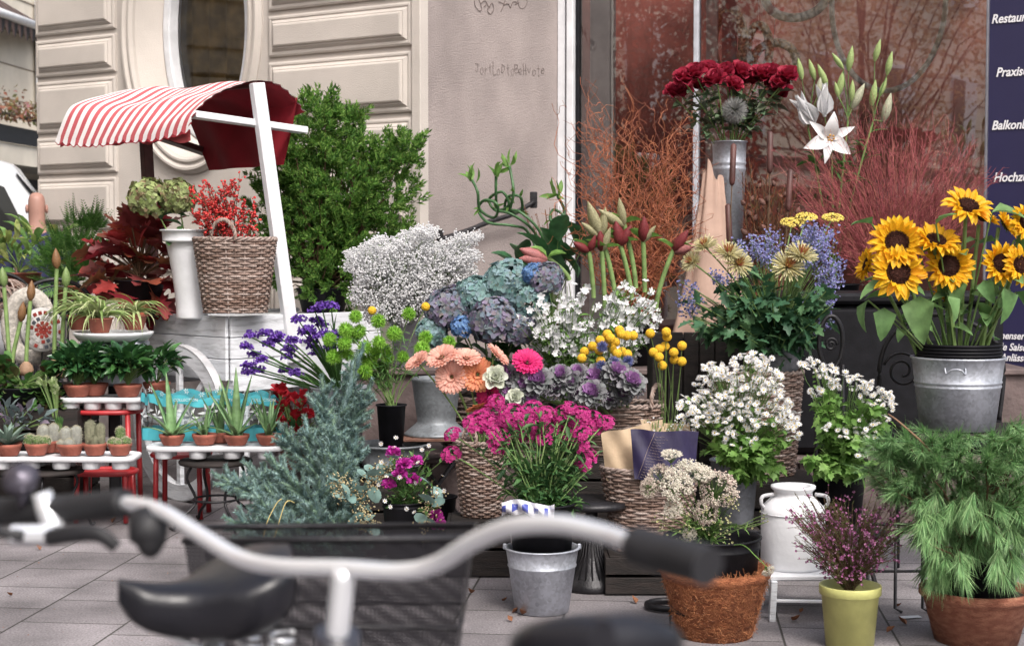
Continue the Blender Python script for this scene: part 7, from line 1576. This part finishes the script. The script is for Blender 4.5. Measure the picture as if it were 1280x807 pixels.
b = MB(); fuzz(b, rt*1.01, rb, ch, 3800, .014); a = rng.uniform(0, 2*PI, 900); p = np.stack([rt*rng.uniform(.94, 1.03, 900)*np.cos(a), rt*rng.uniform(.94, 1.03, 900)*np.sin(a), np.full(900, ch)], 1); b.tubes(stalks(p, p+rng.normal(0, .008, (900, 3))+[0, 0, .006], 3, 1, .002), .0005, 3); b.build('fibres', leafmat('coir_fuzz', [(.50, .20, .09), (.34, .12, .05), (.6, .28, .13)], .9, 0), t)
pot('black_pot', 'wide black plastic tub sitting in the shaggy coir pot', 'pot', cpz+[-.01, 0, .08], M(60, 5.1), M(52, 5.1), W(900, 678, 5.1)[2]-.06, M_blackplastic, bands=(.86,), soil=(M_water, .85))
qm = cpz+[-.03, .02, .30]
b = MB(); d = dirs(60, .25); d = d*[1, 1, .5]; b.tubes(stalks(np.array([0, 0, -.8]), d, 4, 1), .014, 3, 1)
for p in d: k = rng.normal(0, .10, (13, 3))*[1, 1, .4]+p; b.inst(T_ico(1), k, frames(dirs(13)), rng.uniform(.035, .062, 13))
QAL = b.mesh('lace_umbel', [leafmat('lace_cream', [(.62, .58, .46), (.74, .72, .62), (.56, .46, .40)], .8, .2, namt=.15), G_stem]); b = MB()
d = dirs(90, -.5); b.tubes(stalks(np.array([0, 0, -.8]), d*[.9, .9, .8], 4, 1), .012, 3, 1)
for p in d: k = rng.normal(0, .09, (9, 3))+p*[.9, .9, .8]; b.inst(T_ico(1), k, frames(dirs(9)), rng.uniform(.035, .06, 9))
QAB = b.mesh('lace_ball', [leafmat('lace_pinkish', [(.60, .50, .44), (.68, .62, .52), (.50, .34, .32)], .8, .2, namt=.15), G_stem])
for x, y, r, me, z, lb in ((839, 570, 13, QAL, (0, -.3, 1), 'flat cream lace flower standing highest in front of the navy wrap'), (845, 606, 20, QAL, (-.1, -1, .3), 'dense cream lace flower at the basket side'), (862, 592, 20, QAL, (.1, -.7, .8), 'cream lace flower in the middle top'), (898, 612, 24, QAB, (.2, -.8, .6), 'big rounded pinkish lace flower at the churn side'), (882, 640, 16, QAB, (.1, -1, .1), 'pinkish lace flower hanging below the big one'), (826, 596, 17, QAB, (-.4, -.6, .7), 'brownish pink lace flower leaning over the wicker rim'), (842, 636, 12, QAL, (-.3, -1, .1), 'small greenish lace flower low on the basket side'), (862, 668, 9, QAL, (-.1, -1, .2), 'tiny pale lace flower just above the black tub'), (812, 610, 13, QAB, (-.8, -.4, .1), 'drooping dried lace flower against the wicker weave'), (876, 592, 16, QAL, (.2, -.5, .9), 'cream lace flower at the back beside the basket handle')):
    flower('lace_flower', lb, 'flower', qm, W(x, y, 5.0+rng.uniform(-.05, .05)), [('flower_head', me, 1)], z, M(r, 5.0), sr=.002, off=.03, bend=1.3)
clump('lace_foliage', 'thin yellow green stems and buds among the lace flowers', 'foliage', qm, blobpts([(850, 650, 40, 20), (880, 660, 35, 25), (910, 640, 15, 40), (835, 680, 20, 12), (960, 640, 4, 15)], .02), 5.0, .08, .0014, T_leaf(.15, 3, .4, .1, 'lance'), .035, 200, G_light, FL5, .006, 160, leafmat('bud_cream', [(.55, .52, .30), (.4, .42, .2)], .8, .2), .12)
t = thing('loose_tendril', 'single pale tendril with a fluffy tip hanging over the coir pot', 'flower', qm); b = MB(); b.tube([W(890, 690, 5.05)-qm, W(925, 680, 4.95)-qm, W(945, 695, 4.9)-qm, W(958, 708, 4.88)-qm], .0016, 5, smooth_path=6); b.build('stem', G_light, t); head('flower_head', t, QAL, W(960, 712, 4.88)-qm, (.3, -.6, -.5), .022)

# ================================================================ milk churn on white stool
ck = W(985, 712, 5.45); st = thing('white_stool', 'low worn white metal stool carrying the white churn', 'stool', (ck[0]+.06, 5.45, 0)); zt = W(1000, 716, 5.35)[2]
b = MB(); b.box((0, 0, zt-.012), (.30, .26, .02), 0, 0, .005); b.build('seat', M_white, st)
for x in (-.14, .15):
    for y in (-.13, .12): b = MB(); b.bar((x, y, .0), (x*.95, y, zt-.02), .03, .022); b.build('leg', M_whitewood, st)
b = MB(); b.bar((-.13, -.135, zt*.45), (.14, -.135, zt*.42), .016, .01); b.build('stretcher', M_white, st)
t = thing('milk_churn', 'white enamel milk churn with side handle on the low white stool', 'churn', (ck[0]+.02, 5.47, zt)); hh = W(985, 610, 5.4)[2]-zt; r_ = M(40, 5.45)
b = MB(); b.lathe([(0, 0), (r_*.98, 0), (r_, .01), (r_, hh*.68), (r_*.97, hh*.74), (r_*.72, hh*.84), (r_*.60, hh*.88), (r_*.60, hh*.93), (r_*.70, hh*.97), (r_*.70, hh), (r_*.5, hh), (r_*.5, hh*.7), (0, hh*.7)], 44); b.lathe([(r_+.001, hh*.665), (r_+.004, hh*.67), (r_+.001, hh*.68)], 44); b.build('body', M_white, t)
for s_ in (-1, 1): b = MB(); b.tube([(s_*r_*.65, -.02, hh*.90), (s_*r_*1.0, -.03, hh*.88), (s_*r_*1.05, -.03, hh*.80), (s_*r_*.95, -.02, hh*.74)], .007, 8, smooth_path=5); b.build('handle', M_greywood, t)

# ================================================================ yellow pot with wax flowers
yb = W(1067, 818, 4.92); yz = np.array([yb[0], 4.98, 0]); yh = W(1067, 735, 4.92)[2]
t = thing('yellow_pot', 'pale lemon yellow plastic pot holding purple wax flowers', 'pot', yz); b = MB(); rt, rb = M(37, 4.95), M(30, 4.95)
b.lathe([(0, 0), (rb, 0), (rb+(rt-rb)*.84, yh*.84), (rt*1.02, yh*.85), (rt*1.05, yh*.86), (rt*1.06, yh*.99), (rt*1.05, yh), (rt*.96, yh), (rb*.9, .02), (0, .02)], 44); b.build('pot', mat('lemon_plastic', (.60, .60, .22), .45, var=.08, scale=14, bump=.1), t); b = MB(); b.lathe([(0, yh*.8), (rt*.9, yh*.8)], 20); b.build('water', M_water, t)
xm = yz+[0, 0, yh*.8]; t = thing('wax_flower_bunch', 'bushy bunch of tiny purple pink wax flowers in the lemon pot', 'flowers', xm)
tp = cl(blobpts([(1030, 640, 45, 28), (1000, 635, 20, 22), (1060, 660, 30, 25), (1110, 645, 32, 22), (1130, 650, 16, 20), (1015, 680, 25, 20), (1060, 700, 35, 16), (1105, 680, 24, 20), (1045, 625, 20, 12), (1090, 630, 12, 15)], .034), 4.92, .11); P = stalks(xm, tp, 7, 1.3, .004)
b = MB(); b.tubes(P, np.linspace(.0018, .0009, 7), 4); q, tg = pt_on(P, 900, .35, 1); Q = stalks(q, q+nz(tg+rng.normal(0, .5, q.shape))*.045, 3, 1); b.tubes(Q, .0007, 3); b.bw('stems', G_brownstem, t)
b = MB(); q, tg = pt_on(P, 5200, .12, 1); b.inst(T_needle(.06), q, frames(nz(tg+rng.normal(0, .5, q.shape))), rng.uniform(.012, .022, 5200)); b.bw('leaves', leafmat('wax_leaf', [(.07, .10, .03), (.12, .15, .05), (.12, .07, .04)], .6, .2), t)
b = MB(); q, tg = pt_on(Q, 1150, .5, 1); b.inst(FL5, q, frames(nz(rng.normal(0, .6, q.shape)+[0, -.5, .6])), rng.uniform(.0055, .009, 1150)); q, _ = pt_on(Q, 500, .3, 1); b.inst(T_ico(1), q, frames(dirs(500)), .0022); b.bw('blossoms', leafmat('wax_pink', [(.36, .10, .26), (.52, .18, .40), (.62, .34, .52), (.30, .06, .18)], .6, .3), t)

# ================================================================ white pine in pressed coir pot
pb2 = W(1236, 822, 4.92); pz = np.array([pb2[0], 5.06, 0]); phh = W(1236, 745, 4.92)[2]
t = thing('terracotta_pot', 'reddish pressed coir pot standing under the long needled pine', 'pot', pz); b = MB(); rt, rb = M(70, 4.98), M(52, 4.98)
b.lathe([(0, 0), (rb, 0), (rb+(rt-rb)*.8, phh*.8), (rt*1.0, phh*.84), (rt*1.03, phh*.86), (rt*1.03, phh*.98), (rt, phh), (rt*.93, phh), (rb*.9, .02), (0, .02)], 60); fuzz(b, rt, rb, phh, 600, .006); b.build('pot', M_coir2, t); b = MB(); b.lathe([(0, phh*.85), (rt*.93, phh*.85)], 24); b.build('soil', M_soil, t)
pot('black_bucket', 'black bucket of pine branches inside the reddish pot', 'bucket', pz+[0, 0, phh*.5], M(52, 5), M(42, 5), .20, M_blackplastic, soil=(M_water, .8))
pm = pz+[0, .02, phh+.05]; t = thing('pine_branches', 'mass of soft long needled green pine branches filling the pot corner', 'branches', pm)
bl = blobpts([(1100, 555, 18, 16), (1095, 590, 14, 14), (1120, 560, 28, 20), (1160, 560, 45, 25), (1210, 570, 50, 28), (1260, 560, 28, 25), (1130, 600, 25, 25), (1180, 610, 50, 35), (1240, 620, 40, 40), (1150, 650, 22, 28), (1200, 670, 50, 35), (1260, 680, 28, 40), (1170, 700, 18, 22), (1220, 710, 45, 18), (1290, 620, 20, 60), (1175, 725, 12, 8), (1270, 545, 16, 16), (1110, 575, 12, 12)], .020)
tp = cl(bl, 4.93, .18); N = len(tp); P = stalks(pm, tp, 7, 1.1, .01); bt = MB(); bt.tubes(P[::4], np.linspace(.006, .002, 7), 5)
cc = W(1205, 600, 5.25); out = nz(tp-cc); zz = (tp[:, 2]-cc[2])
D = nz(out*np.array([1, .8, .55])+np.array([0, -.45, 0])+np.stack([0*zz, 0*zz, np.where(zz > 0, .2, -.5)], 1)+rng.normal(0, .27, (N, 3)))
PN = T_needle(.013, 0, .12); b = MB(); L = rng.uniform(.07, .11, N); bt.tubes(np.stack([tp-D*L[:, None]*.9, tp], 1), .0018, 4)
for k in range(90):
    s_ = rng.uniform(0, 1, (N, 1))**1.2; p = tp-D*L[:, None]*.9*(1-s_); d = nz(D+rng.normal(0, .30, (N, 3))*(1.1-s_*.55)); b.inst(PN, p, frames(d, 'up', .6), rng.uniform(.065, .105, N))
b.bw('needles', leafmat('pine_needle', [(.08, .18, .07), (.13, .26, .10), (.20, .34, .14), (.28, .42, .20), (.15, .30, .13)], .5, .2), t); bt.bw('twigs', G_brownstem, t)
b = MB(); b.tube([W(1110, 517, 4.9)-pm, W(1125, 528, 4.85)-pm, W(1160, 560, 4.82)-pm, W(1180, 590, 4.85)-pm], [.002, .003, .004, .005], 6, smooth_path=4); b.build('bare_twig', mat('bare_twig', (.26, .15, .09), .8), t)

# ================================================================ cast iron pedestal table, scroll feet, litter
pt = W(735, 748, 5.7); t = thing('pedestal_table', 'black cast iron pedestal table with fluted foot behind the pail', 'table', (pt[0]+.02, 5.85, 0)); b = MB(); r_ = M(38, 5.8)
a = np.arange(48)/48*2*PI; b.lathe([(0, 0), (r_, 0), (r_*1.02, .012), (r_*.98, .03), (r_*.92, .036), (r_*.88, .05), (r_*.6, .08), (r_*.38, .14), (r_*.26, .22), (.025, .27), (.022, .32)], 48); b.build('foot', M_blackiron, t)
b = MB(); 
for x in a[::2]: b.tube([(r_*.90*math.cos(x), r_*.90*math.sin(x), .052), (r_*.42*math.cos(x), r_*.42*math.sin(x), .135), (r_*.27*math.cos(x), r_*.27*math.sin(x), .222)], .0028, 4)
b.build('fluting', M_blackiron, t); b = MB(); b.lathe([(0, .32), (.15, .32), (.155, .33), (.15, .345), (0, .345)], 32); b.build('table_top', M_blackiron, t)
for x, y, lb, r_ in ((632, 712, 'black bent iron foot ring lying behind the pail', .085), (838, 764, 'black iron foot ring beside the coir pot', .085), (905, 766, 'black iron ring partly behind the coir pot', .07)):
    p = W(x, y, 2470/(y-315)); t = thing('iron_ring', lb, 'iron ring', (p[0], p[1], .016)); b = MB(); a = np.linspace(0, 2*PI, 33)[:-1]; b.tube(np.stack([r_*np.cos(a), r_*.8*np.sin(a), 0*a], 1), .012, 8, closed=True); b.build('ring', M_blackiron, t)
t = thing('black_plant_stand', 'thin black wire stand on the pavement behind the yellow pot', 'stand', (W(1125, 780, 5.3)[0], 5.45, 0))
for x in (-.08, .02, .12): b = MB(); b.tube([(x, 0, .32), (x, 0, .015), (x+.02, -.02, .006)], .006, 6); b.build('leg', M_blackiron, t)
for z in (.15, .32): b = MB(); b.tube([(-.1, 0, z), (.14, 0, z)], .0055, 6); b.build('bar', M_blackiron, t)
t = thing('paper_label', 'small white paper label lying on the pavement near the pine pot', 'label', (W(1138, 776, 5.36)[0], 5.36, .004)); b = MB(); b.box((0, 0, .001), (.075, .03, .002), 0, .2); b.build('card', mat('white_card', (.6, .62, .66), .6), t)
M_dry = leafmat('dry_leaf', [(.30, .12, .05), (.38, .18, .08), (.22, .09, .05), (.42, .14, .03)], .8, .1)
fl = [(170, 780), (183, 782), (648, 768), (640, 770), (655, 765), (662, 768), (640, 781), (655, 772), (628, 540+215), (15, 748), (440, 735), (430, 730), (300, 690), (1108, 795), (1133, 785), (1045, 812), (1085, 800), (1120, 762), (795, 758), (50, 690), (140, 655), (590, 745), (705, 700), (700, 790), (990, 780), (1000, 770), (1050, 775)]
for i, (x, y) in enumerate(fl):
    p = W(x, y, 2470/(y-315)); t = thing('fallen_leaf', 'dry curled brown leaf lying on the grey pavement', 'leaf', (p[0], p[1], .004), rng.uniform(0, 6), 'fallen leaves'); b = MB(); b.inst(T_leaf(.6, 5, -1.1, .25, 'ovate'), [(0, 0, 0)], frames([(1, 0, .12)], 'up', .2), rng.uniform(.025, .05)); b.build('blade', M_dry, t)
b = MB(); 
for i in range(520):
    x = rng.uniform(-3, 4); y = rng.uniform(4.6, 8.5); b.inst(T_leaf(.6, 2), [(x, y, .003)], frames([nz(np.array([rng.normal(), rng.normal(), .05]))], 'up', .2), rng.uniform(.003, .010))
tag(b.build('leaf_litter', M_dry), 'scattered crumbs of dry leaf on the pavement', 'litter', None, 'stuff')

# ================================================================ bicycles in front
M_chrome = mat('chrome', (.90, .92, .96), .22, metal=.6, var=.03, scale=5); M_grip = mat('grip_rubber', (.02, .02, .024), .6, var=.2); M_seat = mat('saddle_vinyl', (.011, .011, .016), .33, var=.15, scale=12, bump=.1); M_frame = mat('frame_paint', (.03, .03, .04), .3, coat=.5)
def wheel_bike(t, c, fwd, r=.34):
    ax = np.array([-fwd[1], fwd[0], 0]); a = np.linspace(0, 2*PI, 49)[:-1]; P = c+fwd*np.cos(a)[:, None]*(r-.02)+np.array([0, 0, 1])*np.sin(a)[:, None]*(r-.02); b = MB(); b.tube(P, .020, 8, closed=True); w_ = b.build('wheel', M_grip, t)
    b = MB(); P = c+fwd*np.cos(a)[:, None]*(r-.045)+np.array([0, 0, 1])*np.sin(a)[:, None]*(r-.045); b.tube(P, .011, 6, closed=True); b.build('rim', M_chrome, w_)
    b = MB(); e = np.arange(28)/28*2*PI; b.tubes(np.stack([c+ax*.03*np.where(np.arange(28) % 2, 1, -1)[:, None], c+fwd*np.cos(e)[:, None]*(r-.05)+np.array([0, 0, 1])*np.sin(e)[:, None]*(r-.05)], 1), .001, 3); b.build('spokes', M_chrome, w_)
    b = MB(); b.tube([c-ax*.05, c+ax*.05], .016, 8); b.build('hub', M_chrome, w_)
def saddle(t, c, fwd, L=.26, hw=.085, dip=.02, hk=1.0):
    fwd = nz(np.array([fwd[0], fwd[1], 0])); rt_ = np.array([fwd[1], -fwd[0], 0]); n = 28; V = []; ks = 16
    for i in range(ks):
        u = i/(ks-1); en = max(.02, 1-abs(2*u-1)**5)**.5; w_ = hw*(.34+.66/(1+math.exp((u-.52)*13)))*en; top = .012*math.cos(u*PI*1.6)+.01; h = hk*.06*(.55+.45/(1+math.exp((u-.5)*9)))
        for j in range(n):
            a = 2*PI*j/n; x = w_*math.cos(a); z = math.sin(a); z = top+.022*max(0, z)**.9-(h*max(0, -z)**.8)*(.55+.45*(abs(x)/w_)**1.2)*en; V.append(c+fwd*(u-.45)*L+rt_*x+np.array([0, 0, z-dip*max(0, u-.2)]))
    b = MB(); b.add(V, np.array([(i*n+j, i*n+(j+1) % n, (i+1)*n+(j+1) % n, (i+1)*n+j) for i in range(ks-1) for j in range(n)])); b.add([V[j] for j in range(n)]+[V[(ks-1)*n+j] for j in range(n)], [tuple(range(n)), tuple(range(n, 2*n))], 0, False); sd_ = b.build('saddle', M_seat, t)
    b = MB(); 
    for s_ in (-1, 1): a = np.linspace(0, 10*PI, 60); b.tube(np.stack([c[0]-fwd[0]*L*.30+rt_[0]*s_*hw*.6+.013*np.cos(a), c[1]-fwd[1]*L*.30+rt_[1]*s_*hw*.6+.013*np.sin(a), c[2]-.045-.05*a/a[-1]], 1), .0028, 5); b.tube([c-fwd*L*.3+rt_*s_*hw*.6+[0, 0, -.1], c+rt_*s_*.02+[0, 0, -.075], c+fwd*L*.4+[0, 0, -.03]], .0035, 6, smooth_path=4)
    b.build('springs', M_chrome, sd_)
def bike(label, loc, fwd, sad, head_, hb_pts, hb_r, grips, rw, fw, extra=None, hbm=None, sdir=None, ssz=(.26, .085)):
    t = thing('bicycle', label, 'bicycle', loc); o = np.array(loc); fwd = nz(np.array([*fwd, 0])); L = lambda p: np.asarray(p, float)-o
    wheel_bike(t, L(rw), fwd); wheel_bike(t, L(fw[0]), nz(np.array([*fw[1], 0])))
    bb = L(rw)+fwd*.42+[0, 0, -.06]; st_ = L(sad)-[0, 0, .10]; ht = L(head_); hbm_ = ht-[0, 0, .14]-fwd*-.03
    b = MB(); b.tube([bb, st_*.75+bb*.25], .016, 10); b.tube([bb, bb+(hbm_-bb)*.35+[0, 0, -.05], hbm_], .019, 10, smooth_path=4); b.tube([ht, hbm_+fwd*.01], .02, 10)
    for s_ in (-1, 1): ax = np.array([-fwd[1], fwd[0], 0])*s_; b.tube([bb+ax*.03, L(rw)+ax*.06], .009, 6); b.tube([st_*.7+bb*.3+ax*.02, L(rw)+ax*.06], .008, 6)
    b.build('frame', M_frame, t); f2 = nz(np.array([*fw[1], 0])); b = MB()
    for s_ in (-1, 1): ax = np.array([-f2[1], f2[0], 0])*s_*.055; b.tube([hbm_+[0, 0, -.02], hbm_+ax+[0, 0, -.06], L(fw[0])+ax], .010, 6, smooth_path=4)
    b.build('fork', M_frame, t); b = MB(); b.tube([st_*.75+bb*.25, st_+[0, 0, .04]], .012, 8); b.build('seat_post', M_chrome, t); saddle(t, L(sad), fwd if sdir is None else sdir, *ssz)
    b = MB(); b.tube([bb-[0, 0, .0], bb+np.array([-fwd[1], fwd[0], 0])*.09, bb+np.array([-fwd[1], fwd[0], 0])*.09+fwd*.1-[0, 0, .13]], .008, 6); b.tube([bb, bb-np.array([-fwd[1], fwd[0], 0])*.09, bb-np.array([-fwd[1], fwd[0], 0])*.09-fwd*.1+[0, 0, .13]], .008, 6); b.build('crank', M_chrome, t)
    for s_ in (-1, 1): ax = np.array([-fwd[1], fwd[0], 0])*s_; b = MB(); b.box(bb+ax*.13+fwd*s_*.1-[0, 0, .13*s_], (.09, .06, .02), 0, math.atan2(fwd[1], fwd[0]), .005); b.build('pedal', M_grip, t)
    P = np.array([L(p) for p in hb_pts]); b = MB(); b.tube(P, hb_r, 14, smooth_path=7); hb = b.build('handlebar', M_chrome, t)
    for g_ in grips: b = MB(); G_ = np.array([L(p) for p in g_]); b.tube(G_, [.0165]+[.0175]*(len(G_)*5-5)+[.015] if False else .0145, 14, smooth_path=5); b.build('grip', M_grip, hb)
    b = MB(); b.tube([hbm_+(ht-hbm_)*.6, ht+[0, 0, .0], P[5 if len(P) > 6 else len(P)//2]], .0105, 12, smooth_path=4); b.build('stem', M_chrome, t); return t, hb, L
fA = nz(np.array([-.39, .92])); hA = W(422, 790, 1.30)
ptsA = [W(155, 628, 1.50), W(200, 638, 1.46), W(250, 668, 1.42), W(300, 697, 1.38), W(350, 708, 1.34), (W(430, 710, 1.30)), W(500, 714, 1.27), W(545, 705, 1.25), W(590, 678, 1.22), (W(640, 658, 1.19)), W(700, 655, 1.16), W(760, 668, 1.13), W(800, 684, 1.10)]
sA = W(736, 812, 1.02); rwA = np.array([sA[0]-fA[0]*.30, sA[1]-fA[1]*.30, .34]); fwA = np.array([hA[0]+fA[0]*.28, hA[1]+fA[1]*.28, .34])
tA, hbA, LA = bike('silver handlebar bicycle with black grips nearest the viewer', (sA[0], sA[1], 0), fA, sA, hA, ptsA, .0076, [[W(158, 628, 1.50), W(100, 634, 1.53), W(30, 638, 1.56), W(-40, 640, 1.6)], [W(795, 681, 1.10), W(825, 690, 1.08), W(870, 702, 1.05), W(885, 708, 1.04)]], rwA, (fwA, (-.2, .98)), sdir=(-.05, 1), ssz=(.2, .060, .25, 1.2))
b = MB(); b.tube([LA(W(70, 665, 1.52)), LA(W(60, 640, 1.54)), LA(W(52, 615, 1.54))], [.010, .012, .010], 10); b.box(LA(W(40, 668, 1.50)), (.05, .02, .02), 0, 0, .006); b.build('brake_clamp', M_chrome, hbA)
b = MB(); b.tube([LA(W(60, 672, 1.49)), LA(W(95, 666, 1.47)), LA(W(125, 668, 1.46)), LA(W(146, 684, 1.46))], [.005, .0055, .005, .004], 8, smooth_path=5, flat=1.6); b.tube([LA(W(30, 670, 1.49)), LA(W(0, 664, 1.5)), LA(W(-30, 660, 1.5))], .006, 8); b.build('brake_lever', M_grip, hbA)
b = MB(); b.lathe([(0, -.006), (.016, -.004), (.019, .004), (.013, .012), (0, .015)], 24, LA(W(27, 600, 1.54)), axis=(0, -.8, .6)); b.tube([LA(W(27, 615, 1.54)), LA(W(30, 636, 1.55))], .006, 6); b.build('bell', mat('dark_bell', (.12, .11, .14), .35, metal=.6), hbA)
b = MB(); b.inst(T_ico(3, 0, True, (.02, .02, .028)), [LA(W(188, 672, 1.46))], np.eye(3)[None], .7); b.tube([LA(W(178, 640, 1.47)), LA(W(186, 665, 1.46)), LA(W(196, 685, 1.46))], [.014, .02, .010], 12); b.build('shift_housing', M_grip, hbA)
fB = nz(np.array([-.82, -.57])); sB = W(268, 736, 1.72)
rwB = np.array([sB[0]-fB[0]*.25, sB[1]-fB[1]*.25, .34]); fwB = np.array([sB[0]+fB[0]*.80, sB[1]+fB[1]*.80, .34]); hB = np.array([sB[0]+fB[0]*.58, sB[1]+fB[1]*.58, .90]); sdB = np.array([-fB[1], fB[0], 0])
f3 = np.array([*fB, 0]); up = np.array([0, 0, .12])
tB, hbB, LB = bike('black bicycle with glossy dark saddle and rear mesh basket', (sB[0], sB[1], 0), fB, sB, hB, [hB+up+sdB*.28-f3*.10, hB+up+sdB*.2, hB+up, hB+up-sdB*.2, hB+up-sdB*.28-f3*.10], .011, [[hB+up+sdB*.27-f3*.09, hB+up+sdB*.29-f3*.2], [hB+up-sdB*.27-f3*.09, hB+up-sdB*.29-f3*.2]], rwB, (fwB, fB), sdir=(-.86, -.5), ssz=(.20, .088, .015, 1.5))
# mesh basket behind its saddle
t = tB; c0, c1, c2_, c3_ = [LB(W(*p)) for p in ((230, 676, 1.98), (588, 672, 1.88), (596, 656, 2.2), (252, 658, 2.3))]; hbk_ = .30
Mn = bpy.data.materials.new('basket_mesh'); Mn.use_nodes = True; n = Mn.node_tree.nodes; l = Mn.node_tree.links; p = n['Principled BSDF']; p.inputs['Base Color'].default_value = (.015, .014, .018, 1); p.inputs['Roughness'].default_value = .5
tc = n.new('ShaderNodeTexCoord'); sx = n.new('ShaderNodeSeparateXYZ'); l.new(tc.outputs['Object'], sx.inputs[0])
def fre(o, k):
    a = n.new('ShaderNodeMath'); a.operation = 'MULTIPLY'; a.inputs[1].default_value = k; l.new(o, a.inputs[0]); f = n.new('ShaderNodeMath'); f.operation = 'FRACT'; l.new(a.outputs[0], f.inputs[0]); g = n.new('ShaderNodeMath'); g.operation = 'LESS_THAN'; g.inputs[1].default_value = .42; l.new(f.outputs[0], g.inputs[0]); return g.outputs[0]
ad = n.new('ShaderNodeMath'); ad.operation = 'ADD'; l.new(sx.outputs[0], ad.inputs[0]); l.new(sx.outputs[1], ad.inputs[1])
mx_ = n.new('ShaderNodeMath'); mx_.operation = 'MAXIMUM'; l.new(fre(ad.outputs[0], 210), mx_.inputs[0]); l.new(fre(sx.outputs[2], 210), mx_.inputs[1]); l.new(mx_.outputs[0], p.inputs['Alpha'])
b = MB(); ctr = (c0+c1+c2_+c3_)/4
def side(a_, c_): bt0 = ctr+(a_-ctr)*.80-[0, 0, hbk_]; bt1 = ctr+(c_-ctr)*.80-[0, 0, hbk_]; b.add([a_, c_, bt1, bt0], np.array([(0, 1, 2, 3)]), 0, False)
for q in ((c0, c1), (c1, c2_), (c2_, c3_), (c3_, c0)): side(*q)
b.add([ctr+(q-ctr)*.80-[0, 0, hbk_] for q in (c0, c1, c2_, c3_)], np.array([(0, 1, 2, 3)]), 0, False); bk_ = b.build('rear_basket', Mn, t)
b = MB(); b.tube([c0, c1, c2_, c3_], .0045, 8, closed=True)
for f in (.38, .75): b.tube([ctr+(q-ctr)*(1-.2*f)-[0, 0, hbk_*f] for q in (c0, c1, c2_, c3_)], .0028, 6, closed=True)
b.build('wire_rim', M_blackiron, bk_)
b = MB(); rk = LB(rwB); b.tube([rk+[0, 0, 0], ctr-[0, 0, hbk_+.01]+f3*.1], .006, 6); b.tube([rk+[0, 0, 0], ctr-[0, 0, hbk_+.01]-f3*.1], .006, 6); b.build('rack_stay', M_blackiron, t)
